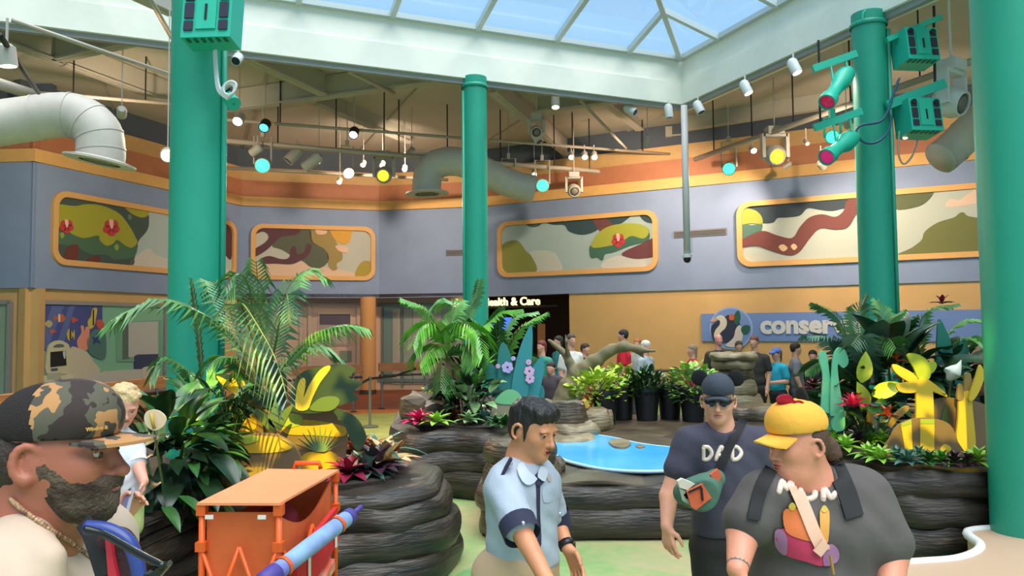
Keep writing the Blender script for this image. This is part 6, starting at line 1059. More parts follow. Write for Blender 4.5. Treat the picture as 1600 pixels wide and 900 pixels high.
def patch(t, name, pix, y, bvh, d, m, off=.004, sm=3):          # flat print following a surface
    P = [W(p[0], p[1], y) for p in smooth(pix, sm)]; c = sum(P, Vector()) / len(P); rows = []; N = len(P); vs = []
    def pr(q): v_ = (q - CAMP).normalized(); h = bvh.ray_cast(CAMP, v_); return (h[0] - v_ * off) if h[0] else q
    R_ = 5
    for k in range(1, R_ + 1): vs += [pr(c.lerp(p, k / R_)) for p in P]
    vs.append(pr(c)); fs = [((k - 1) * N + i, (k - 1) * N + (i + 1) % N, k * N + (i + 1) % N, k * N + i) for k in range(1, R_) for i in range(N)] + [((i + 1) % N, i, R_ * N) for i in range(N)]
    mb = MB(); mb.add(vs, fs); return mb.build(name, m, t, True)
def cap(t, fr, m_crown, m_brim, m_back=None, brim=.36, zc=.16, crown=(.375, .46, .40), bend=.05, name='cap', split=-.02, bw=.3, droop=.06):
    S = SDF(); H = fr.H; S.ell(fr(0, -.05, zc), np.array(crown) * H, fr.M, 0, 0); S.ell(fr(0, .12, zc + .05), np.array((crown[0] * .86, crown[1] * .72, crown[2] * .88)) * H, fr.M, 0, .02); S.cut(fr(0, 0, zc - .1), tuple(-fr.U)); S.sub(fr(0, -.05, zc - .02), np.array((crown[0] * .9, crown[1] * .9, crown[2] * .88)) * H, fr.M, 0, .004)
    o = S.build(name, [m_crown, m_back or m_crown], t, .0065 if H > .2 else .006)
    if m_back:
        off = ORG[o.name]; pl = fr(0, split, 0); me = o.data; mi = [1 if (Vector(p.center) + off - pl).dot((fr.F * .95 + fr.U * .22).normalized()) < 0 else 0 for p in me.polygons]; me.polygons.foreach_set('material_index', mi)
    rows = []
    for i in range(9):
        f = i / 8; row = []
        for j in range(11):
            a = (j / 10 - .5) * 2; x = a * bw * (1 - .12 * f * f); edge = math.sqrt(max(0, 1 - a * a * .92)); ff = .37 * math.sqrt(max(.05, 1 - (a * .82) ** 2)) + brim * f * edge ** .5; row.append((x, ff, zc - .1 - droop * f - bend * a * a * (1 + f)))
        rows.append(row)
    mb = MB(); top = [[fr(*q) for q in r] for r in rows]; bot = [[fr(q[0], q[1], q[2] - .025) for q in r] for r in rows]; mb.grid(top); mb.grid([r[::-1] for r in bot])
    rim = [r[0] for r in top] + top[-1][1:] + [r[-1] for r in top[::-1]][1:]; rimb = [r[0] for r in bot] + bot[-1][1:] + [r[-1] for r in bot[::-1]][1:]; n = len(rim); mb.add(rim + rimb, [(i, i + 1, n + i + 1, n + i) for i in range(n - 1)]); b = mb.build('brim', m_brim, o, True)
    mb = MB(); mb.ell(fr(0, -.05, zc + crown[2] + .005), np.array((.03, .03, .015)) * H, nu=10, nv=6); mb.build('button', m_crown, o, True); return o

# ---------------------------------------------------------------- man in the blue uniform shirt
y0 = 3.13; hc = W(834, 671, y0); foot = Vector((hc.x - .02, hc.y, .012)); t = thing('person', foot, 'dark-haired man in a pale blue uniform shirt reaching down, mouth open', 'person'); sk = skin_mat('tan', (206, 138, 100)); fr = Frame(hc, (.74, -.62, -.26), .232)
S = SDF(); add_head(S, fr, .98, 1, .9, .7); sR = W(786, 764, y0 - .08); sL = W(852, 756, y0 + .16); nb = W(826, 742, y0 + .05); eR = W(812, 826, y0 - .22); wR = W(854, 906, y0 - .38); eL = W(868, 812, y0 + .2); wL = W(888, 858, y0 + .1)
S.chain([fr(0, -.1, -.2), fr(0, -.14, -.5), nb - Vector((0, 0, .03))], [.058, .056, .075], 0, .03)
cx = (sR + sL) / 2; pel = W(812, 862, y0 + .02); bf = Frame((cx + pel) / 2, (.62, -.78, 0), 1.0)
tp = [(.13, 0, .155, .1, .12), (.0, 0, .145, .1, .14), (-.14, 0, .14, .1, .12)]; torso(S, bf, tp, -.015)
S.chain([sR, eR], [.055, .042], 0, .03); S.chain([eR, wR], [.042, .028], 0, .01); S.chain([sL, eL], [.055, .04], 0, .03); S.chain([eL, wL], [.04, .027], 0, .01)
hipR = pel + Vector((-.09, -.03, -.08)); hipL = pel + Vector((.06, .07, -.08)); 
for hp in (hipR, hipL): S.chain([hp, Vector((hp.x + .02, hp.y - .03, .5)), Vector((hp.x, hp.y + .02, .09))], [.085, .058, .042], 0, .03)
add_hand(S, wR, (.5, -.35, -.8), (.5, .6, .1), (.3, -.9, .2), .175, .45); add_hand(S, wL, W(902, 890, y0 + .06) - wL, (-.7, -.4, .1), (-.5, -.5, -.1), .17, .32, spread=.2)
bo = S.build('body', sk, t, .0055); add_mouth(t, fr, bo, (186, 98, 84), .022); add_eyes(t, fr, (40, 28, 22), (190, 126, 92))
S = SDF(); E = lambda x, f, u, r, k=.02: S.ell(fr(x, f, u), np.array(r) * fr.H, fr.M, 0, k); E(0, -.1, .22, (.36, .42, .34)); E(0, -.2, .02, (.34, .3, .34)); E(0, .06, .4, (.31, .3, .13)); E(.14, .22, .35, (.16, .13, .09)); E(-.14, .22, .35, (.16, .13, .09)); S.chain([fr(-.2, .24, .33), fr(-.16, .31, .26)], [.02, .006], 0, .01); S.chain([fr(-.06, .3, .33), fr(-.04, .35, .26)], [.022, .006], 0, .01); S.chain([fr(.08, .3, .33), fr(.1, .34, .25)], [.022, .006], 0, .01); S.chain([fr(.2, .24, .33), fr(.21, .27, .24)], [.02, .006], 0, .01)
for s in (-1, 1): S.cone(fr(s * .31, .05, .1), fr(s * .3, .06, -.16), .03 * fr.H * 1.6, .02 * fr.H, 0, .01)
S.build('hair', mat('hair_black', (26, 22, 22), .45, bump=.8, bs=60, stretch=(1, 1, .35)), t, .007, noise=lambda x, y, z: .003 * np.sin(90 * x + 30 * z) * np.sin(80 * y + 20 * z))
shm = cloth('uniform_blue', (166, 176, 190), .1, .35, 14); navy = cloth('navy', (40, 42, 66), .1)
S = SDF(); torso(S, bf, tp, .016); cR = sR.lerp(eR, .88); cL = sL.lerp(eL, .86); S.chain([sR + Vector((0, 0, .0)), cR], [.066, .066], 0, .05); S.chain([sL, cL], [.062, .06], 0, .05); S.chain([sR.lerp(nb, .1), nb, sL.lerp(nb, .1)], [.066, .07, .064], 0, .04); S.ell(bf(-.02, -.02, -.19), (.155, .115, .1), bf.M, 0, .06); S.cut(pel + Vector((0, 0, -.065)), (0.1, 0, -1)); S.sub(fr(0, -.06, -.62), (.058, .062, .07), None, 0, .01)
sh = S.build('shirt', shm, t, .0075, noise=wrinkle(.0032, 34)); bv = bvh_of(sh)
for c_, s_, r_ in ((cR, sR, .072), (cL, sL, .066)):
    d_ = (c_ - s_).normalized(); mb = MB(); mb.tube([c_ - d_ * .012, c_ + d_ * .055], [r_, r_ * .98], 20, cap=False); mb.tube([c_ + d_ * .055, c_ - d_ * .01], [r_ * .98, r_ * .8], 20, cap=False); cu = mb.build('cuff', navy, sh, True); mb = MB(); mb.ell(c_ + Vector((.02, -r_ - .004, .02)), .009, nu=10, nv=6); mb.build('button', mat('button_silver', (190, 190, 196), .3, metal=.6), cu, True)
for nm, pix, m_, dep in (('collar', [(816, 722), (808, 732), (816, 752), (828, 758), (840, 748), (828, 738)], shm, -.075), ('collar', [(846, 728), (856, 736), (852, 752), (843, 748), (840, 742)], shm, -.02)):
    patch(sh, nm, pix, y0 - .1, bv, (0, 1, 0), cloth('collar_blue', (184, 192, 204)), .016, 2)
patch(sh, 'placket', [(838, 750), (844, 750), (844, 800), (846, 850), (840, 850), (839, 800)], y0 - .1, bv, (0, 1, 0), navy); patch(sh, 'collar_lining', [(836, 742), (848, 736), (850, 752), (842, 760), (836, 752)], y0 - .1, bv, (0, 1, 0), navy, .01); patch(sh, 'badge', [(855, 742), (860, 741), (862, 750), (857, 752)], y0 - .1, bv, (0, 1, 0), mat('badge_tan', (170, 160, 150), .4), .006); patch(sh, 'pocket', [(848, 762), (862, 758), (864, 780), (850, 785)], y0 - .1, bv, (0, 1, 0), shm, .005)
mb = MB(); e0 = W(794, 728, y0 - .1); mb.bar(e0 + Vector((-.025, 0, -.035)), e0 + Vector((.012, 0, .03)), .045, .012); ep = mb.build('epaulette', navy, sh); mb = MB(); mb.ell(e0 + Vector((.01, -.012, .012)), .009, nu=10, nv=6); mb.build('button', MATS['button_silver'], ep, True)
S = SDF(); torso(S, Frame(pel + Vector((0, 0, -.04)), (.62, -.78, 0), 1), [(0, 0, .158, .12, .12)], 0); 
for hp in (hipR, hipL): S.chain([hp, Vector((hp.x + .02, hp.y - .03, .5)), Vector((hp.x, hp.y + .02, .1))], [.105, .08, .07], 0, .04)
S.cut(pel + Vector((0, 0, .02)), (0, 0, 1)); S.build('trousers', cloth('khaki', (190, 160, 128), .1), t, .012, noise=wrinkle(.003, 25))
for hp in (hipR, hipL): S = SDF(); S.chain([Vector((hp.x, hp.y + .04, .055)), Vector((hp.x + .12, hp.y - .12, .045))], [.05, .042], 0, 0); S.cut((hp.x, hp.y, .015), (0, 0, -1)); S.build('shoe', mat('shoe_dark', (40, 36, 34), .5), t, .012)
mb = MB(); d_ = (wL - eL).normalized(); mb.tube([wL - d_ * .035, wL - d_ * .008], .034, 18, cap=True); wb = mb.build('wristwatch', mat('watch_black', (24, 24, 26), .35), t, True); mb = MB(); mb.box(wL - d_ * .02 + Vector((.03, -.01, 0)), (.012, .03, .03)); mb.build('watch_face', mat('watch_glass', (40, 44, 50), .1), wb)

# ---------------------------------------------------------------- man in the mouse-ear cap
y0 = 4.2; hc = W(1122, 627, y0); t = thing('person', Vector((hc.x + .05, hc.y, .012)), 'man in sunglasses, mouse-ear cap and navy DAD shirt', 'person'); sk = skin_mat('fair', (226, 160, 132)); fr = Frame(hc, (-.28, -.96, -.06), .24)
S = SDF(); add_head(S, fr, 1.12, 1, 1.0); nb = W(1126, 672, y0 + .03); sR = W(1076, 692, y0); sL = W(1188, 694, y0 + .04); S.chain([fr(0, -.1, -.2), nb], [.066, .082], 0, .03)
pel = W(1140, 826, y0 + .03); bf = Frame((sR + sL) / 2 + Vector((.02, .02, -.2)), (.05, -1, 0), 1.0); tp = [(.12, 0, .195, .12, .13), (-.02, .01, .19, .13, .16), (-.18, .01, .185, .135, .14)]; torso(S, bf, tp, -.015)
eR = W(1045, 775, y0 - .04); wR = W(1042, 822, y0 - .12); eL = W(1215, 775, y0 + .04); wL = W(1212, 830, y0 - .1)
for a, b, c in ((sR, eR, wR), (sL, eL, wL)): S.chain([a, b], [.065, .05], 0, .03); S.chain([b, c], [.05, .032], 0, .012)
hips = (pel + Vector((-.1, 0, -.1)), pel + Vector((.1, 0, -.1)))
for hp in hips: S.chain([hp, Vector((hp.x, hp.y - .02, .5)), Vector((hp.x, hp.y + .02, .09))], [.09, .06, .045], 0, .03)
add_hand(S, wR, (.06, -.12, -1), (.75, .5, 0), (.5, -.8, 0), .19, .4, spread=.1); add_hand(S, wL, (0, -.1, -1), (-.8, .4, 0), (-.4, -.8, 0), .19, .4)
bo = S.build('body', sk, t, .0065); add_mouth(t, fr, bo, (200, 116, 106))
S = SDF(); S.ell(fr(0, -.12, .08), np.array((.355, .39, .34)) * fr.H, fr.M, 0, 0); S.cut(fr(0, .1, 0), tuple(fr.F)); S.build('hair', mat('hair_brown', (70, 52, 42), .6, bump=.5, bs=60), t, .008)
shirt_n = cloth('navy_grey', (64, 62, 78), .1, .25, 14); S = SDF(); torso(S, bf, tp, .012); cR = sR.lerp(eR, .5); cL = sL.lerp(eL, .5); S.chain([sR, cR], [.085, .082], 0, .06); S.chain([sL, cL], [.085, .08], 0, .06); S.chain([sR.lerp(nb, .15), nb - Vector((0, 0, .02)), sL.lerp(nb, .15)], [.075, .085, .075], 0, .05); S.ell(bf(0, .01, -.25), (.2, .14, .13), bf.M, 0, .06); S.cut(pel + Vector((0, 0, -.02)), (0, 0, -1)); S.sub(nb + Vector((0, -.05, .05)), (.075, .08, .06), None, 0, .01)
for a, b in ((sR, cR), (sL, cL)): S.cut(b + (b - a).normalized() * .045, tuple((b - a).normalized())) if False else None
sh = S.build('shirt', shirt_n, t, .0085, noise=wrinkle(.003, 28)); bv = bvh_of(sh); LT = mat('print_cream', (226, 206, 190), .7)
Lp = lambda q: [W(p[0], p[1], y0 - .15) for p in q]
for st in ([[(1099, 698), (1099, 714), (1099, 718)], [(1099, 698), (1107, 699), (1112, 708), (1107, 717), (1099, 718)]], [[(1119, 718), (1123, 706), (1127, 698), (1131, 706), (1134, 718)], [(1122, 712), (1131, 712)]], [[(1144, 698), (1144, 718)], [(1144, 698), (1152, 699), (1158, 708), (1152, 717), (1144, 718)]]): decal(sh, 'printed_letter', [Lp(q) for q in st], LT, bv, (0, 1, 0), .0115)
S = SDF(); torso(S, Frame(pel + Vector((0, 0, -.06)), (0, -1, 0), 1), [(0, 0, .19, .14, .14)], 0)
for hp in hips: S.chain([hp, Vector((hp.x, hp.y - .02, .5)), Vector((hp.x, hp.y + .02, .12))], [.12, .1, .085], 0, .04)
S.cut(pel + Vector((0, 0, .04)), (0, 0, 1)); S.build('trousers', cloth('black', (36, 34, 36), .1), t, .014, noise=wrinkle(.003, 22))
for hp in hips: S = SDF(); S.chain([Vector((hp.x, hp.y + .05, .055)), Vector((hp.x, hp.y - .14, .048))], [.052, .045], 0, 0); S.cut((hp.x, hp.y, .015), (0, 0, -1)); S.build('shoe', mat('shoe_grey', (90, 90, 94), .5), t, .014)
capm = cloth('charcoal_blue', (60, 66, 78), .1, .2, 40); cp = cap(t, fr, capm, capm, brim=.2, zc=.28, bend=.05, droop=.03, crown=(.37, .45, .36))
for s in (-1, 1):
    mb = MB(); mb.ell(fr(s * .4, -.08, .52), np.array((.19, .05, .19)) * fr.H, Matrix(fr.M.tolist()), 16, 10); mb.build('mouse_ear', mat('felt_black', (20, 19, 21), .9), cp, True)
mb = MB(); mb.ell(fr(0, .395, .36), np.array((.09, .03, .075)) * fr.H, Matrix(fr.M.tolist()), 14, 8); em = mb.build('red_emblem', mat('emblem_red', (200, 30, 56), .4), cp, True)
for s in (-1, 1): mb = MB(); mb.ell(fr(s * .03, .425, .36), np.array((.025, .01, .022)) * fr.H, Matrix(fr.M.tolist()), 10, 6); mb.build('emblem_dot', mat('emblem_white', (230, 220, 220), .4), em, True)
g = MB()
for s in (-1, 1):
    P = [fr(s * (.145 + .125 * math.cos(a)), .4 - .06 * abs(math.cos(a)), .03 + .085 * math.sin(a)) for a in [2 * math.pi * k / 16 for k in range(16)]]; g.prism(P, fr.F * .012)
    g.bar(fr(s * .27, .34, .05), fr(s * .33, -.05, .03), .008, .014)
g.bar(fr(-.05, .4, .06), fr(.05, .4, .06), .01, .012); g.build('sunglasses', mat('sunglass_black', (16, 16, 18), .12), t)
# sling bag
strip(t, 'bag_strap', [W(1162, 655, y0), W(1139, 700, y0), W(1120, 742, y0), W(1104, 775, y0)], .046, .006, mat('strap_black', (28, 27, 30), .8), None, bv, (0, 1, 0), .012)
bg = thing('sling_bag', W(1092, 800, y0 - .2), 'green, orange and cream sling bag worn across the DAD shirt', 'bag'); yb_ = y0 - .22
S = SDF(); S.chain([W(1070, 770, yb_), W(1095, 770, yb_), W(1118, 748, yb_ + .03)], [.06, .085, .05], 0, .04); S.cut(W(1090, 770, yb_ - .055), (0, -1, 0)); S.build('bag_body', cloth('bag_green', (72, 108, 92), .1), bg, .008)
for nm, pix, m_, dy in (('front_pocket', [(1073, 768), (1098, 756), (1112, 778), (1088, 797), (1080, 792)], cloth('bag_orange', (206, 96, 62), .08), -.075), ('cream_flap', [(1059, 752), (1066, 748), (1086, 756), (1074, 766), (1062, 762)], cloth('bag_cream', (214, 206, 188), .05), -.06), ('side_panel', [(1061, 762), (1073, 768), (1078, 790), (1066, 782)], cloth('bag_sage', (150, 168, 146), .05), -.055), ('orange_corner', [(1110, 742), (1122, 733), (1128, 742), (1122, 757)], MATS['cloth_bag_orange'], -.03)):
    mb = MB(); mb.prism([W(p[0], p[1], yb_ + dy) for p in pix], (0, .03, 0)); mb.build(nm, m_, bg)
mb = MB(); mb.bar(W(1076, 769, yb_ - .08), W(1096, 760, yb_ - .08), .006, .008); mb.build('zip', M_black, bg); mb = MB(); mb.bar(W(1096, 762, yb_ - .08), W(1098, 782, yb_ - .08), .006, .01); mb.build('zip_pull', M_black, bg)

# ---------------------------------------------------------------- woman in the yellow cap
y0 = 2.72; hc = W(1245, 694, y0); t = thing('person', Vector((hc.x + .03, hc.y, .012)), 'woman in a yellow cap and grey MUM shirt looking left', 'person'); sk = skin_mat('rosy', (214, 140, 112)); fr = Frame(hc, (-.94, -.3, -.08), .235)
S = SDF(); add_head(S, fr, 1.12, 1, .95); nb = W(1262, 762, y0 + .06); sR = W(1194, 776, y0 - .02); sL = W(1350, 774, y0 + .04); S.chain([fr(0, -.12, -.2), nb], [.068, .088], 0, .03); S.ell(fr(0, .1, -.42), (.055, .06, .045), None, 0, .03)
bf = Frame(W(1274, 850, y0 + .06), (-.06, -1, 0), 1.0); tp = [(.16, 0, .19, .12, .12), (.05, -.0, .205, .13, .14), (-.12, .02, .225, .16, .18), (-.3, .0, .225, .15, .16)]; torso(S, bf, tp, -.015)
eR = W(1162, 830, y0 - .06); wR = W(1152, 890, y0 - .18); eL = W(1392, 866, y0 - .02); wL = W(1390, 960, y0 - .18)
for a, b, c in ((sR, eR, wR), (sL, eL, wL)): S.chain([a, b], [.075, .058], 0, .03); S.chain([b, c], [.058, .034], 0, .012)
pel = bf(0, 0, -.4)
hips = (pel + Vector((-.11, 0, -.02)), pel + Vector((.11, 0, -.02)))
for hp in hips: S.chain([hp, Vector((hp.x, hp.y - .02, .48)), Vector((hp.x, hp.y + .02, .09))], [.12, .075, .05], 0, .03)
add_hand(S, wR, (.02, -.1, -1), (.8, .3, 0), (.4, -.9, 0), .17, .5); add_hand(S, wL, (-.1, -.15, -1), (-.8, .3, 0), (-.4, -.9, 0), .17, .4)
bo = S.build('body', sk, t, .006); add_mouth(t, fr, bo, (186, 98, 92)); add_eyes(t, fr, (60, 50, 44))
S = SDF(); E = lambda x, f, u, r, k=.02: S.ell(fr(x, f, u), np.array(r) * fr.H, fr.M, 0, k); E(0, -.14, .1, (.35, .36, .34)); E(0, -.26, -.06, (.26, .18, .24)); S.chain([fr(0, -.4, -.02), fr(-.03, -.52, -.1), fr(-.06, -.58, -.24), fr(-.06, -.6, -.36)], [.03, .032, .026, .01], 0, .025); S.cut(fr(0, .16, 0), tuple(fr.F * .9 - fr.U * .3)) ; S.build('hair', mat('hair_dark_brown', (84, 56, 44), .6, bump=.6, bs=50), t, .008)
shm = cloth('charcoal_grey', (84, 78, 76), .12, .3, 12); S = SDF(); torso(S, bf, tp, .014); S.ell(bf(-.085, .1, .06), (.085, .075, .085), bf.M, 0, .07); S.ell(bf(.085, .1, .06), (.085, .075, .085), bf.M, 0, .07); cR = sR.lerp(eR, .72); cL = sL.lerp(eL, .78); S.chain([sR, cR], [.092, .09], 0, .06); S.chain([sL, cL], [.096, .094], 0, .06); S.chain([sR.lerp(nb, .12), nb - Vector((0, 0, .015)), sL.lerp(nb, .12)], [.06, .075, .065], 0, .05); S.cut(bf(0, 0, -.38), (0, 0, -1)); S.sub(nb + Vector((-.02, -.05, .05)), (.085, .085, .06), None, 0, .01)
sh = S.build('shirt', shm, t, .0085, noise=wrinkle(.0035, 26)); bv = bvh_of(sh); LT = mat('print_blush', (232, 200, 186), .7); Lp = lambda q: [W(p[0], p[1], y0 - .25) for p in q]
for st in ([[(1217, 768), (1222, 752), (1228, 764), (1236, 754), (1238, 772)]], [[(1251, 758), (1251, 772), (1260, 780), (1272, 776), (1274, 762)]], [[(1286, 780), (1288, 764), (1298, 778), (1308, 770), (1317, 788)]]): decal(sh, 'printed_letter', [Lp(q) for q in st], LT, bv, (0, 1, 0), .0105)
for nm, pix, m_, o_ in (('printed_drape', [(1212, 832), (1230, 826), (1260, 840), (1290, 858), (1288, 884), (1260, 878), (1228, 868), (1212, 854)], mat('print_magenta', (196, 52, 92), .7), .009), ('printed_edge', [(1211, 830), (1222, 828), (1230, 842), (1228, 868), (1212, 855)], mat('print_mauve', (160, 110, 150), .7), .012), ('printed_edge', [(1288, 858), (1300, 850), (1311, 862), (1308, 878), (1288, 884)], MATS['print_mauve'], .012), ('printed_seat', [(1224, 800), (1238, 794), (1254, 800), (1262, 826), (1276, 846), (1250, 842), (1228, 830)], mat('print_orange', (214, 110, 56), .7), .013), ('printed_post', [(1281, 800), (1288, 796), (1296, 800), (1294, 846), (1284, 846)], mat('print_amber', (214, 150, 66), .7), .012), ('printed_finial', [(1283, 796), (1288, 789), (1294, 796), (1288, 801)], mat('print_gold', (196, 164, 60), .7), .015), ('printed_finial', [(1232, 792), (1238, 785), (1244, 792), (1238, 798)], MATS['print_gold'], .016)): patch(sh, nm, pix, y0 - .25, bv, (0, 1, 0), m_, o_)
S = SDF(); torso(S, Frame(pel + Vector((0, 0, -.04)), (0, -1, 0), 1), [(0, 0, .225, .16, .16)], 0)
for hp in hips: S.chain([hp, Vector((hp.x, hp.y - .02, .48)), Vector((hp.x, hp.y + .02, .12))], [.135, .1, .075], 0, .04)
S.cut(pel + Vector((0, 0, .1)), (0, 0, 1)); S.build('leggings', cloth('black', (36, 34, 36)), t, .014)
for hp in hips: S = SDF(); S.chain([Vector((hp.x, hp.y + .05, .055)), Vector((hp.x, hp.y - .12, .048))], [.05, .043], 0, 0); S.cut((hp.x, hp.y, .015), (0, 0, -1)); S.build('shoe', MATS['shoe_grey'], t, .014)
yel = cloth('cap_yellow', (240, 172, 62), .06, .2, 40); cp = cap(t, fr, yel, yel, brim=.33, zc=.31, bend=.05, droop=.07, crown=(.385, .46, .35)); MATS['strap_black']
mb = MB(); mb.ell(fr(.05, -.2, .66), np.array((.15, .05, .17)) * fr.H, Matrix(fr.M.tolist()), 16, 10); mb.build('mouse_ear', MATS['felt_black'], cp, True)
S = SDF(); bc = W(1236, 628, y0 - .03); S.ell(bc + Vector((-.022, 0, .006)), (.03, .022, .022), None, 0, .01); S.ell(bc + Vector((.026, 0, -.02)), (.026, .022, .026), None, 0, .01); S.ell(bc + Vector((.004, -.008, -.008)), .014, None, 0, .006); S.build('sequin_bow', mat('sequin_red', (196, 14, 44), .25, metal=.4, bump=.9, bs=260), cp, .005)
bk = thing('backpack', W(1274, 800, y0 + .3), 'black backpack carried by the woman in the yellow cap', 'backpack'); S = SDF(); S.ell(W(1274, 830, y0 + .3), (.15, .09, .22), None, 0, .05); S.ell(W(1274, 860, y0 + .34), (.13, .08, .14), None, 0, .05); S.build('pack', cloth('pack_black', (34, 33, 35)), bk, .015)
strip(bk, 'shoulder_strap', [W(1206, 732, y0), W(1192, 758, y0), W(1184, 784, y0), W(1178, 812, y0)], .045, .012, MATS['strap_black'], None, bv, (0, 1, 0), .014); strip(bk, 'shoulder_strap', [W(1302, 722, y0), W(1314, 745, y0), W(1326, 775, y0), W(1336, 808, y0)], .065, .012, MATS['strap_black'], None, bv, (0, 1, 0), .014)
cb = thing('crossbody_bag', W(1320, 890, y0 - .3), 'camouflage belt bag on a blush crossbody strap', 'bag'); strip(cb, 'strap', [W(1241, 756, y0), W(1248, 772, y0), W(1260, 800, y0), W(1274, 835, y0), W(1288, 862, y0)], .045, .006, mat('strap_blush', (226, 176, 150), .7), None, bv, (0, 1, 0), .02); strip(cb, 'strap_end', [W(1278, 852, y0), W(1290, 862, y0)], .05, .006, MATS['strap_blush'], None, bv, (0, 1, 0), .027)
mb = MB(); q = bv.ray_cast(CAMP, Vector(ray(1292, 868)).normalized())[0] or W(1292, 868, y0 - .2); mb.tube([q + Vector((0, -.03, .01)), q + Vector((.006, -.035, -.05))], .006, 6); mb.build('clip', mat('clip_gold', (190, 140, 90), .3, metal=.7), cb)
S = SDF(); S.ell(bf(.07, .2, -.15), (.13, .045, .06), bf.M, 0, .03); S.build('pouch', mat('camo_pouch', (74, 72, 50), .8, var=.5, vs=22, rgb2=(44, 40, 34)), cb, .01)
mb = MB(); d_ = (wR - eR).normalized(); mb.tube([wR - d_ * .03, wR - d_ * .012], .037, 16, cap=False); mb.build('wristband', mat('band_slate', (90, 100, 100), .5), t, True)

# ---------------------------------------------------------------- bearded man at the left edge
y0 = 1.5; hc = W(98, 707, y0); t = thing('person', Vector((hc.x - .05, hc.y + .02, .012)), 'bearded man in a camouflage trucker cap and cream hoodie, near left', 'person'); sk = skin_mat('ruddy', (166, 96, 74)); fr = Frame(hc, (.98, .06, -.01), .25)
S = SDF(); add_head(S, fr, 1.05, 1, 1.1); nb = W(62, 826, y0 + .03); S.chain([fr(0, -.14, -.12), fr(0, -.22, -.5), nb], [.075, .07, .085], 0, .04)
bf = Frame(Vector((nb.x - .02, nb.y + .02, nb.z - .3)), (.97, .05, 0), 1.0); tp = [(.12, 0, .2, .13, .13), (-.05, .02, .19, .14, .17), (-.26, .03, .185, .15, .17)]; torso(S, bf, tp, -.02)
sR = bf(.19, 0, .2); sL = bf(-.19, 0, .2); eR = bf(.26, .02, -.1); eL = bf(-.26, .02, -.1); wR = bf(.2, .2, -.26); wL = bf(-.2, .2, -.26)
for a, b, c in ((sR, eR, wR), (sL, eL, wL)): S.chain([a, b, c], [.07, .055, .034], 0, .03)
add_hand(S, wR, tuple(bf.F - bf.U * .3), tuple(-bf.R), tuple(bf.U), .19, .5); add_hand(S, wL, tuple(bf.F - bf.U * .3), tuple(bf.R), tuple(bf.U), .19, .5)
hips = (bf(.1, 0, -.42), bf(-.1, 0, -.42))
for hp in hips: S.chain([hp, Vector((hp.x, hp.y, .5)), Vector((hp.x, hp.y, .09))], [.1, .07, .05], 0, .03)
body_l = S.build('body', sk, t, .0044); add_mouth(t, fr, body_l, (150, 84, 78)); add_eyes(t, fr, (50, 44, 40), (150, 88, 68))
hairm = mat('hair_dark', (48, 34, 28), .6, bump=.7, bs=70); S = SDF(); E = lambda x, f, u, r, k=.02: S.ell(fr(x, f, u), np.array(r) * fr.H, fr.M, 0, k); E(0, -.2, .0, (.35, .31, .34)); E(0, -.36, -.22, (.25, .15, .16)); S.cut(fr(0, .02, 0), tuple(fr.F)); S.build('hair', hairm, t, .008, noise=lambda x, y, z: .004 * np.sin(120 * x + 40 * z) * np.sin(110 * y))
beard = mat('beard_grizzled', (66, 48, 38), .85, var=.5, vs=22, bump=1.0, bs=150, rgb2=(118, 98, 82)); S = SDF()
E = lambda x, f, u, r, k=.02: S.ell(fr(x, f, u), np.array(r) * fr.H, fr.M, 0, k); E(0, .07, -.15, (.3, .31, .35), .03); E(0, .19, -.34, (.21, .22, .18), .03); E(0, .27, -.42, (.15, .13, .13), .02); E(0, .35, -.2, (.13, .07, .045), .01); S.cut(fr(0, -.05, -.04), tuple(fr.F * .3 + fr.U * .95)); S.cut(fr(0, -.08, 0), tuple(fr.U * .25 - fr.F * .97)); S.sub(fr(0, .46, -.265), np.array((.1, .1, .034)) * fr.H, fr.M, 0, .006)
for k in (-1, 1): S.chain([fr(k * .285, -.02, .06), fr(k * .29, -.01, -.08)], [.012, .016], 0, .02); S.chain([fr(k * .02, .4, -.195), fr(k * .1, .355, -.225), fr(k * .135, .31, -.3)], [.011, .013, .014], 0, .012)
S.build('beard', beard, t, .005, noise=lambda x, y, z: .0022 * np.sin(260 * x + 130 * z) * np.sin(240 * y + 160 * z))
camo = bpy.data.materials.new('camouflage_print'); camo.use_nodes = True; nt = camo.node_tree; b_ = nt.nodes['Principled BSDF']; tc = nt.nodes.new('ShaderNodeTexCoord'); nz = nt.nodes.new('ShaderNodeTexNoise'); nz.inputs['Scale'].default_value = 14; nz.inputs['Detail'].default_value = 2.5; nz.inputs['Distortion'].default_value = .2; cr = nt.nodes.new('ShaderNodeValToRGB'); cr.color_ramp.interpolation = 'CONSTANT'; el = cr.color_ramp.elements; el[0].position = 0; el[0].color = (*L(52, 38, 36), 1); el[1].position = .43; el[1].color = (*L(84, 80, 66), 1); q = el.new(.53); q.color = (*L(176, 126, 78), 1); q = el.new(.64); q.color = (*L(70, 66, 58), 1)
nt.links.new(tc.outputs['Object'], nz.inputs[0]); nt.links.new(nz.outputs[0], cr.inputs[0]); nt.links.new(cr.outputs[0], b_.inputs['Base Color']); b_.inputs['Roughness'].default_value = .85
cp = cap(t, fr, camo, camo, mat('trucker_mesh', (38, 28, 28), .9, bump=.6, bs=400), brim=.32, zc=.235, crown=(.385, .435, .315), bend=.01, droop=.02, split=.02, bw=.34)
me = text_mesh('Window &', .0095, .0006, .0004, 'CENTER'); me.materials.append(mat('cap_gold_thread', (200, 150, 84), .6)); bvc = bvh_of(cp); dF = (fr.F * .84 + fr.R * .54).normalized(); o_q = bvc.ray_cast(fr(.0, 0, .2) + dF * .4, -dF)[0]
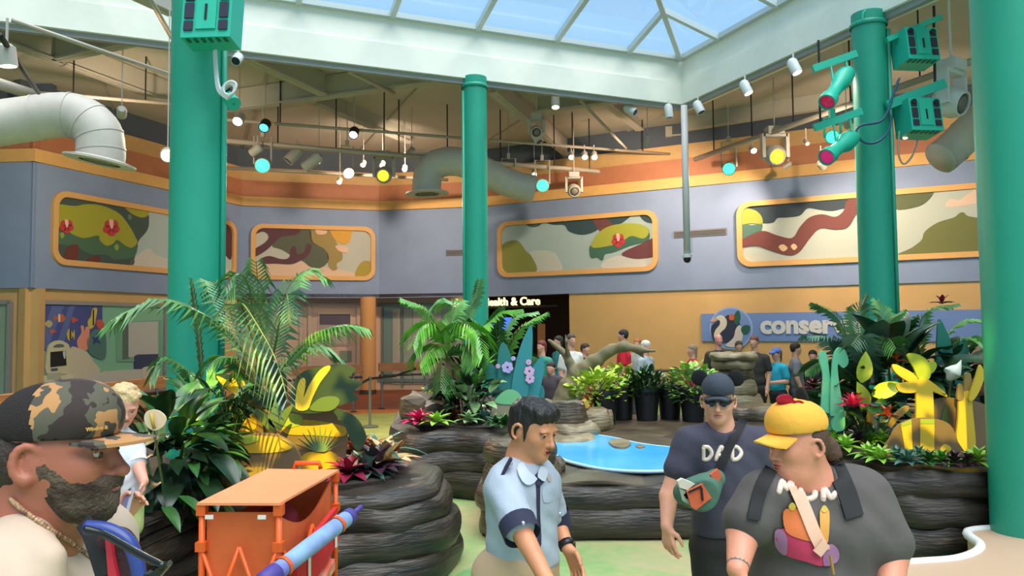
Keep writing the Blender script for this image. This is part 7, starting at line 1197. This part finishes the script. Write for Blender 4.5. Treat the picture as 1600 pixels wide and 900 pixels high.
if o_q: z_ = dF; x_ = Vector((0, 0, 1)).cross(z_).normalized(); y_ = z_.cross(x_); Mx = Matrix((x_, y_, z_)).transposed().to_4x4(); Mx.translation = o_q + dF * .004 - ORG[cp.name]; o = link('cap_lettering', me, cp); o.matrix_basis = Mx
hood = cloth('hoodie_cream', (196, 172, 152), .06, .35, 10); S = SDF(); torso(S, bf, tp, .02)
for a, b, c in ((sR, eR, wR), (sL, eL, wL)): S.chain([a, b], [.105, .085], 0, .07); S.chain([b, b.lerp(c, .9)], [.085, .055], 0, .03)
S.chain([sR.lerp(nb, .2), bf(0, -.05, .27), sL.lerp(nb, .2)], [.1, .1, .1], 0, .06); S.cut(bf(0, 0, -.45), (0, 0, -1)); S.sub(nb + Vector((.03, -.02, .06)), (.085, .085, .09), None, 0, .015)
for k in range(9):
    a = math.pi * (.5 + k / 8 * 1.0); a2 = math.pi * (.5 + (k + 1) / 8); P_ = lambda a: nb + bf.R * .115 * math.cos(a + math.pi) * -1 * 0 + (bf.R * math.cos(a - math.pi / 2) - bf.F * math.sin(a - math.pi / 2) * .9) * .11 + Vector((0, 0, -.015 - .03 * abs(math.cos(a - math.pi / 2))))
    if k < 8: S.cone(P_(a), P_(a2), .042, .042, 0, .025)
S.chain([W(-70, 835, 1.62), W(-25, 806, 1.6), W(8, 806, 1.54), W(38, 830, 1.44), W(80, 870, 1.38)], [.045, .042, .036, .03, .025], 0, .03); S.chain([W(-70, 880, 1.6), W(-10, 850, 1.52), W(30, 865, 1.43), W(70, 905, 1.38)], [.055, .05, .042, .035], 0, .04); sh = S.build('hoodie', hood, t, .0085, noise=wrinkle(.004, 24)); bv = bvh_of(sh)
S = SDF(); torso(S, Frame(bf(0, 0, -.46), tuple(bf.F), 1), [(0, 0, .19, .15, .15)], 0)
for hp in hips: S.chain([hp, Vector((hp.x, hp.y, .5)), Vector((hp.x, hp.y, .1))], [.12, .095, .08], 0, .04)
S.build('trousers', cloth('slate', (70, 74, 84)), t, .016)
for hp in hips: S = SDF(); S.chain([Vector((hp.x - .02, hp.y, .06)), Vector((hp.x + .14, hp.y - .08, .05))], [.052, .045], 0, 0); S.cut((hp.x, hp.y, .015), (0, 0, -1)); S.build('shoe', MATS['shoe_dark'], t, .014)
mb = MB(); br = mat('bead_brown', (120, 76, 54), .4, var=.6, vs=120, rgb2=(196, 160, 120))
bvb = bvh_of(body_l); CP = Vector((0, 0, CAMZ)); pth = []
def surf(px, py, off=.006):
    d_ = Vector(ray(px, py)).normalized(); hs_ = [h_ for h_ in (b__.ray_cast(CP, d_)[3] for b__ in (bv, bvb)) if h_]; return CP + d_ * ((min(hs_) if hs_ else 1.45) - off)
for p in smooth([(16, 780), (40, 800), (80, 828), (115, 850), (146, 874)], 9, False): pth.append(surf(p[0], p[1]))
for p in pth: mb.ell(p, .0048, nu=8, nv=5)
mb.build('bead_necklace', br, t, True)
# folded sunglasses and harness clipped at his chest
g = thing('sunglasses', W(200, 870, 1.32), 'black sunglasses with blue inner arms hanging at the bearded man\'s chest', 'sunglasses'); bk_ = mat('frame_black', (18, 17, 19), .3); bl_ = mat('frame_blue', (44, 62, 132), .35); yy = 1.3
mb = MB(); P = smooth([tuple(W(131, 826, yy)), tuple(W(160, 834, yy)), tuple(W(190, 850, yy - .02)), tuple(W(222, 868, yy - .04)), tuple(W(256, 885, yy - .06))], 5, False); mb.tube(P, [.006] * (len(P) - 1) + [.008], 6); mb.build('temple_arm', bk_, g, True)
mb = MB(); P = [tuple(W(*q)) for q in ((134, 824, yy + .06), (170, 828, yy + .06), (200, 846, yy + .06), (214, 880, yy + .06), (218, 912, yy + .06))]; P = smooth(P, 5, False); mb.tube(P, .013, 8); mb.build('temple_arm', bl_, g, True)
for pix in ([(228, 900), (258, 880), (262, 886), (240, 912)], [(216, 912), (226, 896), (236, 902), (228, 920)]): mb = MB(); mb.prism([W(p[0], p[1], yy - .06) for p in pix], (0, .02, 0)); mb.build('lens_rim', bk_, g)
hs = thing('chest_pouch', W(180, 900, 1.42), 'maroon quilted pouch with a red stripe on the bearded man\'s chest', 'pouch'); mb = MB(); P = [W(p[0], p[1], 1.4) for p in smooth([(152, 838), (176, 836), (192, 852), (204, 885), (206, 935), (168, 935), (158, 890)], 4)]; mb.prism(P, (0, .05, 0)); mb.build('pouch_body', cloth('maroon', (66, 36, 44), .2, .6, 30), hs); mb = MB(); mb.prism([W(p[0], p[1], 1.39) for p in smooth([(164, 836), (171, 838), (176, 870), (184, 910), (184, 935), (172, 935), (168, 890)], 4)], (0, .02, 0)); mb.build('red_stripe', mat('stripe_red', (206, 38, 60), .5), hs)
strip(t, 'harness_strap', [W(128, 815, 1.42), W(140, 835, 1.41), W(150, 862, 1.4), W(162, 900, 1.39)], .03, .006, MATS['strap_black'])

# ---------------------------------------------------------------- toddler on the planter rim
y0 = 4.25; hc = W(194, 634, y0); t = thing('person', Vector((hc.x - .04, hc.y + .02, .79)), 'blond toddler in a pale blue shirt standing on the rock rim', 'person'); sk = skin_mat('child', (226, 158, 136)); fr = Frame(hc, (.55, -.72, -.42), .2); S = SDF(); add_head(S, fr, 1.1, 1, .8)
nb = W(184, 676, y0 + .02); bf = Frame(W(190, 735, y0 + .02), (.6, -.8, 0), 1); tp = [(.1, 0, .1, .075, .08), (0, .01, .1, .085, .1), (-.1, .01, .1, .085, .09)]; S.chain([fr(0, -.1, -.2), nb], [.042, .045], 0, .02); torso(S, bf, tp, -.01)
sR = W(172, 690, y0 + .0); sL = W(205, 692, y0 + .06); eL = W(216, 728, y0 - .02); wL = W(225, 752, y0 - .08); eR = W(168, 735, y0 - .05); wR = W(178, 762, y0 - .14)
for a, b, c in ((sR, eR, wR), (sL, eL, wL)): S.chain([a, b, c], [.038, .033, .024], 0, .015)
add_hand(S, wL, (.1, -.2, -1), (-.8, -.2, 0), (-.3, -.9, 0), .1, .5); add_hand(S, wR, (.3, -.4, -1), (.8, .2, 0), (.3, -.9, 0), .1, .5)
hips = (bf(.05, 0, -.18), bf(-.05, 0, -.18))
for hp in hips: S.chain([hp, Vector((hp.x, hp.y, hp.z - .16)), Vector((hp.x, hp.y + .01, .83))], [.055, .043, .032], 0, .02); S.chain([Vector((hp.x, hp.y + .01, .82)), Vector((hp.x + .05, hp.y - .06, .81))], [.028, .024], 0, .015)
bo = S.build('body', sk, t, .005); add_mouth(t, fr, bo, (206, 110, 104)); add_eyes(t, fr, (70, 80, 96))
S = SDF(); rng = random.Random(5); E = lambda x, f, u, r, k=.02: S.ell(fr(x, f, u), np.array(r) * fr.H, fr.M, 0, k); E(0, -.1, .2, (.36, .43, .34)); E(0, -.2, -.02, (.36, .3, .3))
for k in range(46):
    a = rng.uniform(0, 6.28); e = rng.uniform(.0, 1.4); v = (math.cos(a) * math.cos(e) * .36, math.sin(a) * math.cos(e) * .43 - .1, math.sin(e) * .36 + .17)
    if v[1] < .2 or v[2] > .3: S.ell(fr(*v), np.array((.1, .1, .085)) * fr.H, fr.M, 0, .006)
S.build('hair', mat('hair_blond', (226, 190, 140), .6, bump=.7, bs=90, var=.15, vs=30), t, .006)
shm = cloth('pale_blue', (216, 212, 224), .08, .3, 16); S = SDF(); torso(S, bf, tp, .014); S.chain([sR, sR.lerp(eR, .75)], [.055, .05], 0, .03); S.chain([sL, sL.lerp(eL, .75)], [.055, .05], 0, .03); S.chain([sR, nb, sL], [.045, .05, .045], 0, .03); S.cut(bf(0, 0, -.14), (0, 0, -1)); S.build('shirt', shm, t, .007, noise=wrinkle(.0025, 50))
mb = MB(); c_ = sL.lerp(eL, .78); d_ = (eL - sL).normalized(); mb.tube([c_ - d_ * .02, c_ + d_ * .02], .053, 14, cap=False); mb.build('rolled_cuff', shm, t, True)
S = SDF(); torso(S, Frame(bf(0, 0, -.17), (.6, -.8, 0), 1), [(0, 0, .1, .085, .07)], .012); [S.chain([hp, Vector((hp.x, hp.y, hp.z - .13))], [.068, .066], 0, .02) for hp in hips]; S.build('shorts', cloth('shorts_lime', (190, 200, 130)), t, .009)
# ---------------------------------------------------------------- woman holding the phone, behind the bearded man
y0 = 2.55; hc = W(98, 735, y0); t = thing('person', Vector((hc.x - .02, hc.y, .012)), 'person in a coral top holding a phone, mostly hidden behind the bearded man', 'person'); sk = skin_mat('warm', (226, 150, 126)); fr = Frame(hc, (.9, .4, 0), .21); S = SDF(); add_head(S, fr); nb = fr(0, -.1, -.72); S.chain([fr(0, -.1, -.2), nb], [.05, .06], 0, .03); bf = Frame(nb - Vector((0, 0, .27)), (.9, .4, 0), 1); tp = [(.12, 0, .15, .1, .12), (-.04, .01, .14, .11, .15), (-.2, .01, .16, .12, .14)]; torso(S, bf, tp, -.015)
sR = bf(.15, 0, .2); sL = bf(-.15, 0, .2); eR = W(150, 838, y0 - .16); wR = W(186, 815, y0 - .14); eL = bf(-.2, 0, -.08); wL = bf(-.16, .12, -.25)
for a, b, c in ((sR, eR, wR), (sL, eL, wL)): S.chain([a, b, c], [.055, .045, .028], 0, .02)
add_hand(S, wR, (.55, .0, .9), (.5, -.7, -.3), (-.7, -.4, .6), .16, .75, spread=.1); add_hand(S, wL, (.3, 0, -1), (.8, .3, 0), (.4, .8, 0), .16, .4)
hips = (bf(.08, 0, -.34), bf(-.08, 0, -.34))
for hp in hips: S.chain([hp, Vector((hp.x, hp.y, .48)), Vector((hp.x, hp.y, .08)), Vector((hp.x + .1, hp.y + .04, .05))], [.1, .065, .042, .035], 0, .03)
bo = S.build('body', sk, t, .007); add_mouth(t, fr, bo, (200, 116, 106)); add_eyes(t, fr)
S = SDF(); S.ell(fr(0, -.1, .12), np.array((.36, .42, .4)) * fr.H, fr.M, 0, 0); S.ell(fr(0, -.22, -.1), np.array((.3, .22, .34)) * fr.H, fr.M, 0, .03); S.cut(fr(0, .2, 0), tuple(fr.F)); S.build('hair', MATS['hair_brown'], t, .01)
S = SDF(); torso(S, bf, tp, .014); S.chain([sR, sR.lerp(eR, .8)], [.07, .062], 0, .05); S.chain([sL, sL.lerp(eL, .6)], [.07, .065], 0, .05); S.chain([sR, nb - Vector((0, 0, .02)), sL], [.06, .065, .06], 0, .04); S.cut(bf(0, 0, -.32), (0, 0, -1)); S.build('top', cloth('coral', (232, 112, 100), .06), t, .01)
S = SDF(); torso(S, Frame(bf(0, 0, -.34), tuple(bf.F), 1), [(0, 0, .16, .13, .12)], .01); [S.chain([hp, Vector((hp.x, hp.y, .48)), Vector((hp.x, hp.y, .12))], [.115, .08, .06], 0, .03) for hp in hips]; S.build('trousers', cloth('slate', (70, 74, 84)), t, .014)
ph = thing('phone', W(196, 812, y0 - .2), 'blue-grey phone held up beside the bearded man\'s chin', 'phone'); c_ = W(196, 791, y0 - .19); x_ = (W(206, 783, y0 - .19) - W(186, 796, y0 - .14)).normalized(); up_ = (W(207, 770, y0 - .19) - W(184, 812, y0 - .19)).normalized(); n_ = x_.cross(up_).normalized(); up_ = n_.cross(x_); R_ = Matrix((x_, n_, up_)).transposed(); mb = MB(); mb.box(c_, (.055, .009, .105), R_); bo = mb.build('body', mat('phone_edge', (150, 150, 160), .3), ph); mb = MB(); mb.box(c_ + n_ * -.0055 * (1 if n_.y > 0 else -1), (.05, .002, .099), R_); mb.build('back', mat('phone_blue', (96, 104, 140), .3), ph); mb = MB(); mb.box(c_ + up_ * .038 + x_ * .014 - n_ * .007 * (1 if n_.y > 0 else -1), (.018, .003, .02), R_); mb.build('camera_bump', mat('phone_dark', (50, 50, 60), .2), ph)

# ---------------------------------------------------------------- people in the queue and beyond
def bystander(px, hy, y, az, label, shirt, pants, hair, skin=(220, 160, 136), w=1.0, arms='down', long_hair=False, capc=None, h=None, shorts=False, bald=False, tank=False):
    hc = W(px, hy, y); H = .225; z_h = hc.z; foot = Vector((hc.x, hc.y, .012)); t = thing('person', foot, label, 'person', 'people waiting in the far queue'); F = Vector((math.sin(az), -math.cos(az), 0)); fr = Frame(hc, tuple(F + Vector((0, 0, -.05))), H); S = SDF(); add_head(S, fr, lip=0)
    st = z_h + .11; sc = st / 1.72; bf = Frame(Vector((hc.x, hc.y, z_h - .2 * sc - .3 * sc)) - F * .02, tuple(F), 1); nb = bf(0, 0, .28 * sc); tp = [(.13 * sc, 0, .17 * w, .11 * w, .12), (-.02 * sc, .01, .16 * w, .115 * w, .15), (-.2 * sc, .01, .165 * w, .12 * w, .13)]
    S.chain([fr(0, -.1, -.2), nb], [.055, .065], 0, .03); torso(S, bf, tp, -.015); sg = .18 * w
    for s in (-1, 1):
        a = bf(s * sg, 0, .2 * sc); b = bf(s * (sg + .05), -.02, -.08 * sc)
        c = bf(s * (sg + .04), .06, -.32 * sc) if arms == 'down' else (bf(s * .08, .24, -.06 * sc) if arms == 'fold' else bf(s * (sg - .02), .28, -.1 * sc))
        S.chain([a, b], [.058, .045], 0, .03); S.chain([b, c], [.045, .03], 0, .01); d = (c - b).normalized(); S.cone(c, c + d * .1, .034, .028, 0, .02); S.chain([c + d * .09, c + d * .16 + F * .02], [.024, .014], 0, .01); S.cone(c + d * .03, c + d * .08 + F * .04, .014, .01, 0, .01)
    hips = [bf(s * .09 * w, 0, -.36 * sc) for s in (-1, 1)]
    for hp in hips: S.chain([hp, Vector((hp.x, hp.y, .47 * sc)), Vector((hp.x, hp.y, .09))], [.1 * w, .065, .045], 0, .03); q = Vector((hp.x, hp.y, .055)); S.chain([q, q + F * .15], [.042, .035], 0, .02)
    S.build('body', skin_mat('q%d' % (skin[0] + skin[2]), skin), t, .019)
    if not bald:
        S = SDF(); S.ell(fr(0, -.08, .18), np.array((.37, .44, .36)) * H, fr.M, 0, 0); S.ell(fr(0, -.22, -.02), np.array((.34, .26, .34)) * H, fr.M, 0, .03)
        if long_hair: S.ell(fr(0, -.26, -.4), np.array((.32, .16, .42)) * H, fr.M, 0, .04)
        S.cut(fr(0, .26, .0), tuple(fr.F * .85 - fr.U * .5)); S.build('hair', mat('hair_q%d' % (hair[0] * 3 + hair[1]), hair, .7, bump=.5, bs=40), t, .018)
    if capc: S = SDF(); S.ell(fr(0, -.04, .22), np.array((.39, .46, .36)) * H, fr.M, 0, 0); S.cut(fr(0, 0, .12), tuple(-fr.U)); S.chain([fr(-.2, .4, .14), fr(.2, .4, .14)], [.02, .02], 0, 0); S.chain([fr(-.12, .58, .1), fr(.12, .58, .1)], [.02, .02], 0, .05); S.build('cap', cloth('cap_%d' % capc[2], capc), t, .015)
    S = SDF(); torso(S, bf, tp, .015)
    for s in (-1, 1):
        if not tank: S.chain([bf(s * sg, 0, .2 * sc), bf(s * (sg + .04), -.02, .02 * sc)], [.078, .072], 0, .05)
    S.chain([bf(-sg * .8, 0, .22 * sc), bf(0, 0, .25 * sc), bf(sg * .8, 0, .22 * sc)], [.06, .07, .06], 0, .05); S.cut(bf(0, 0, -.32 * sc), (0, 0, -1)); S.build('shirt', cloth('q_%d_%d_%d' % shirt, shirt), t, .018)
    S = SDF(); torso(S, Frame(bf(0, 0, -.36 * sc), tuple(F), 1), [(0, 0, .165 * w, .125 * w, .12)], .012)
    for hp in hips: S.chain([hp, Vector((hp.x, hp.y, .47 * sc))], [.115 * w, .085], 0, .03); (None if shorts else S.chain([Vector((hp.x, hp.y, .47 * sc)), Vector((hp.x, hp.y, .12))], [.082, .06], 0, .03))
    S.build('shorts' if shorts else 'trousers', cloth('p_%d_%d_%d' % pants, pants), t, .018); return t
PI = math.pi; HB = (44, 34, 30); 
bystander(893, 531, 14.6, .5, 'man in a white tee and grey shorts left of the driftwood', (222, 218, 210), (96, 96, 104), (74, 60, 50), shorts=True)
bystander(872, 533, 16.2, -1.2, 'woman with dark hair in a teal top at the passage mouth', (30, 116, 128), (40, 40, 46), HB, long_hair=True)
bystander(915, 545, 15.6, .8, 'woman in a black tank top behind the driftwood', (34, 32, 36), (150, 40, 50), (60, 44, 38), tank=True)
bystander(973, 524, 15.0, -1.9, 'man in a bright red tee with a dark beard', (206, 22, 48), (60, 52, 56), (34, 34, 42), w=1.1)
bystander(996, 537, 16.4, -.6, 'person with bushy ginger hair behind the red tee', (170, 168, 160), (70, 70, 80), (186, 116, 70))
bystander(1010, 541, 14.9, .9, 'white-haired woman in a grey top leaning on the railing', (160, 172, 178), (60, 60, 72), (222, 216, 206), arms='fold')
bystander(1081, 547, 15.2, -1.4, 'woman in a red tank top standing alone by the railing', (180, 24, 50), (70, 70, 84), (150, 130, 110), tank=True, long_hair=True)
bystander(1123, 531, 15.6, .2, 'bald man in a dark tee left of the rock pillar', (62, 58, 54), (50, 50, 54), HB, skin=(232, 158, 146), bald=True, w=1.2)
bystander(1178, 534, 14.4, -.7, 'woman in a black tee right of the rock pillar', (50, 46, 46), (34, 32, 34), (110, 66, 48), w=1.15)
bystander(1155, 541, 16.6, 0, 'person in a pale shirt just behind the rock pillar', (190, 194, 204), (80, 80, 90), (90, 74, 60), w=1.1)
bystander(1213, 553, 14.8, -1.2, 'person in a cyan tee and blue cap near the right palm', (40, 168, 200), (44, 46, 60), (120, 76, 52), capc=(92, 120, 190), long_hair=True, arms='out')
bystander(1244, 545, 14.7, 1.4, 'dark-haired man in a grey tee beside the right palm', (116, 118, 124), (74, 76, 84), HB)
bystander(1270, 556, 15.4, -.4, 'person in black half hidden by the right palm', (40, 40, 44), (40, 40, 46), HB)
bystander(1528, 540, 12.5, -.8, 'auburn-haired person beyond the teal leaf cutouts', (120, 60, 62), (60, 60, 70), (110, 44, 40), long_hair=True); bystander(1512, 552, 13.4, .6, 'person in a pale top beyond the calla flower', (206, 186, 176), (80, 70, 70), (96, 70, 54))
bystander(846, 541, 15.2, -.8, 'person in a sea-green top behind the teal leaf cutouts', (60, 140, 120), (50, 50, 60), (110, 46, 40), long_hair=True)
bystander(861, 575, 14.2, -.5, 'child in purple shorts near the passage', (70, 60, 66), (120, 64, 150), HB, shorts=True)
# ================================================================ ORANGE FOLDING WAGON WITH A FURLED UMBRELLA
M_wf = mat('wagon_orange_frame', (226, 92, 30), .4); M_wc = cloth('wagon_orange', (222, 104, 52), .12, .3, 8); M_wt = cloth('wagon_canopy', (250, 146, 98), .05, .15, 8)
ya, yb2 = 4.3, 5.35
A_ = W(306, 790, ya); B_ = W(519, 792, ya); zt = A_.z
Cc = W(525, 735, yb2); Dd = W(412, 733, yb2)
A_ = Vector((A_.x, A_.y, 0)); B_ = Vector((B_.x - .21, B_.y, 0)); 
fl, frr, br_, bl = Vector((W(316, 800, 4.3).x, 4.3, 0)), Vector((W(436, 800, 4.28).x, 4.28, 0)), Vector((W(524, 760, 5.2).x, 5.2, 0)), Vector((W(418, 760, 5.25).x, 5.25, 0))
z1 = W(306, 787, 4.3).z; z2 = W(524, 738, 5.2).z; ztop = (z1 + z2) / 2
w = thing('folding_wagon', (fl + frr + br_ + bl) / 4, 'orange folding wagon with a canopy and furled umbrella on its side', 'wagon'); up = Vector((0, 0, 1))
corners = [fl, frr, br_, bl]
for c in corners: mb = MB(); mb.tube([c + up * .12, c + up * (ztop - .01)], .018, 10); pst = mb.build('post', M_wf, w, True); mb = MB(); mb.box(c + up * (ztop - .03), (.05, .05, .06)); mb.build('corner_bracket', M_wf, pst); mb = MB(); mb.box(c + up * (ztop - .23), (.055, .055, .05)); mb.build('slider_bracket', M_wf, pst); mb = MB(); mb.box(c + up * .2, (.055, .055, .05)); mb.build('slider_bracket', M_wf, pst)
def lerp(a, b, f): return a + (b - a) * f
# canopy: slightly sagging sheet with thickness
rows = []
ov = .035; cc = sum(corners, Vector()) / 4
ex = [c + (c - cc).normalized() * ov for c in corners]
for i in range(9):
    row = []
    for j in range(9): a = lerp(ex[0], ex[1], j / 8); b = lerp(ex[3], ex[2], j / 8); p = lerp(a, b, i / 8); row.append(p + up * (ztop + .012 - .02 * math.sin(math.pi * i / 8) * math.sin(math.pi * j / 8)))
    rows.append(row)
mb = MB(); mb.grid(rows); mb.grid([[p - up * .008 for p in r][::-1] for r in rows]); rim = rows[0] + [r[-1] for r in rows[1:]] + rows[-1][::-1][1:] + [r[0] for r in rows[::-1]][1:]; n = len(rim); mb.add(rim + [p - up * .014 for p in rim], [(i, i + 1, n + i + 1, n + i) for i in range(n - 1)]); mb.build('canopy', M_wt, w, True)
mb = MB(); h0 = lerp(ex[3], ex[2], .55) + up * (ztop + .02); mb.tube([h0 + Vector((-.09, .02, -.01)), h0 + Vector((-.08, .02, .03)), h0 + Vector((.08, .02, .03)), h0 + Vector((.09, .02, -.01))], .016, 8); mb.build('push_handle', M_wf, w, True)
def panel(name, a, b, z0, za, zb, sag, m, inset=.02):
    rows = []
    for i in range(7):
        row = []
        for j in range(13): f = j / 12; t_ = lerp(za, zb, f) - sag * math.sin(math.pi * f); z = lerp(z0, t_, i / 6); n_ = (b - a).cross(up).normalized(); row.append(lerp(a, b, .04 + .92 * f) - n_ * (inset + .025 * math.sin(math.pi * f) * math.sin(math.pi * i / 6) * (1 + .4 * math.sin(9 * f + 4 * i))) + up * z)
        rows.append(row)
    mb = MB(); mb.grid(rows); n_ = (b - a).cross(up).normalized(); mb.grid([[p - n_ * .008 for p in r][::-1] for r in rows]); return mb.build(name, m, w, True)
panel('front_panel', fl, frr, .22, ztop - .05, ztop - .05, .0, M_wc); panel('side_panel', frr, br_, .22, ztop - .07, ztop - .04, .14, M_wc); panel('back_panel', br_, bl, .22, ztop - .05, ztop - .05, .03, M_wc); panel('side_panel', bl, fl, .22, ztop - .05, ztop - .05, .1, M_wc)
mb = MB(); mb.prism([c + up * .2 for c in corners], (0, 0, .03)); mb.build('floor_panel', M_wc, w)
for a, b in ((fl, frr), (frr, br_), (br_, bl), (bl, fl)):
    nrm = (b - a).cross(up).normalized(); k = 2 if (b - a).length > .7 else 1; zl, zh = .2, ztop - .23
    for q in range(2):
        f0, f1 = q / 2, (q + 1) / 2; p, r = lerp(a, b, f0), lerp(a, b, f1)
        for s0, s1 in (((zh, zl), (0, 0)) if q == 0 else ((zl, zh), (0, 0)), ((zl, zh), (0, 0)) if q == 0 else ((zh, zl), (0, 0))): mb = MB(); mb.tube([p + nrm * .012 + up * s0[0], r + nrm * .012 + up * s0[1]] if True else [], .012, 8); mb.build('scissor_bar', M_wf, w, True); break
    for f0, za, f1, zb in ((0, zh, .5, zl), (.5, zh, 0, zl), (.5, zl, 1, zh), (.5, zh, 1, zl)): mb = MB(); mb.tube([lerp(a, b, f0) + nrm * .014 + up * za, lerp(a, b, f1) + nrm * .014 + up * zb], .0115, 8); mb.build('scissor_bar', M_wf, w, True)
for c in corners:
    d = (c - cc).normalized() * .03; mb = MB(); x, y_, z = basis(Vector((1, .15, 0))); R = Matrix((x, y_, z)).transposed(); mb.lathe([(.06, -.025), (.085, -.02), (.09, 0), (.085, .02), (.06, .025)], c + d + up * .09, 20, R); wh = mb.build('wheel', mat('wheel_black', (30, 30, 30), .6), w, True); mb = MB(); mb.lathe([(.03, -.03), (.03, .03)], c + d + up * .09, 12, R); mb.build('hub', M_wf, wh)
for f, zz in ((.12, .06), (.8, .06)): q = lerp(fl, frr, f) + up * (ztop - .065) - Vector((0, .03, 0)); mb = MB(); mb.box(q, (.045, .006, .022)); mb.build('white_tab', mat('tab_white', (230, 222, 214), .6), w)
# red pocket and printed cargo cloth on the side
nrm = (br_ - frr).cross(up).normalized(); P = lambda f, z, o=.03: lerp(frr, br_, f) + nrm * o + up * z
mb = MB(); mb.prism([P(.12, ztop - .32), P(.86, ztop - .2), P(.9, ztop - .42), P(.14, ztop - .62)], nrm * .03); pk = mb.build('red_pocket', cloth('wagon_red', (206, 34, 40), .08), w)
for f in (.3, .8): mb = MB(); mb.bar(P(f, ztop - .24 - (.8 - f) * .1, .07), P(f, ztop - .44 - (.8 - f) * .1, .07), .03, .006, up=nrm); mb.build('buckle_strap', mat('tab_white', (230, 222, 214)), pk)
mb = MB(); mb.prism([P(.1, .35), P(.75, .45), P(.75, ztop - .5), P(.1, ztop - .68)], nrm * .05); mb.build('printed_towel', mat('towel_cream', (226, 190, 160), .8, var=.4, vs=9, rgb2=(206, 92, 70)), w)
# things inside
S = SDF(); S.ell(cc + up * (ztop - .22), (.14, .22, .12)); bag = S.build('stuffed_bag', cloth('cargo_red', (140, 30, 44)), None, .02); tag(bag, 'dark red bag peeking out under the wagon canopy', 'bag')
# furled umbrella strapped along the side
u0 = W(424, 900, 4.08); u1 = W(552, 802, 4.75); t = thing('furled_umbrella', u0, 'furled blue and violet umbrella sleeve slung along the wagon', 'umbrella'); dv = (u1 - u0).normalized(); a0 = u0 - dv * .06
um = bpy.data.materials.new('umbrella_gradient'); um.use_nodes = True; nt = um.node_tree; bb = nt.nodes['Principled BSDF']; tc = nt.nodes.new('ShaderNodeTexCoord'); nz = nt.nodes.new('ShaderNodeTexNoise'); nz.inputs['Scale'].default_value = 5; cr = nt.nodes.new('ShaderNodeValToRGB'); cr.color_ramp.elements[0].position = .38; cr.color_ramp.elements[0].color = (*L(112, 120, 190), 1); cr.color_ramp.elements[1].position = .65; cr.color_ramp.elements[1].color = (*L(136, 170, 204), 1); nt.links.new(tc.outputs['Object'], nz.inputs[0]); nt.links.new(nz.outputs[0], cr.inputs[0]); nt.links.new(cr.outputs[0], bb.inputs['Base Color']); bb.inputs['Roughness'].default_value = .7
ln_ = (u1 - a0).length; mb = MB(); mb.tube([a0 + dv * ln_ * f for f in (.1, .14, .5, .9, .93)], [.04, .048, .05, .047, .04], 20); mb.build('sleeve', um, t, True); vio = mat('umbrella_violet', (74, 60, 140), .6)
mb = MB(); mb.tube([a0 + dv * ln_ * f for f in (-.04, 0, .12, .125)], [.03, .052, .054, .05], 20); mb.build('end_cap', vio, t, True); mb = MB(); mb.tube([a0 + dv * ln_ * f for f in (.915, .92, .97, .975)], [.049, .051, .046, .03], 20); mb.build('end_cap', vio, t, True); mb = MB(); mb.tube([u1, u1 + dv * .07 + Vector((.01, 0, .01))], .016, 10); mb.build('handle', vio, t, True)
for f in (.2, .8): mb = MB(); p = a0 + dv * ln_ * f; mb.tube([p - dv * .012, p + dv * .012], .054, 18, cap=False); mb.build('retaining_strap', M_wf, t, True)
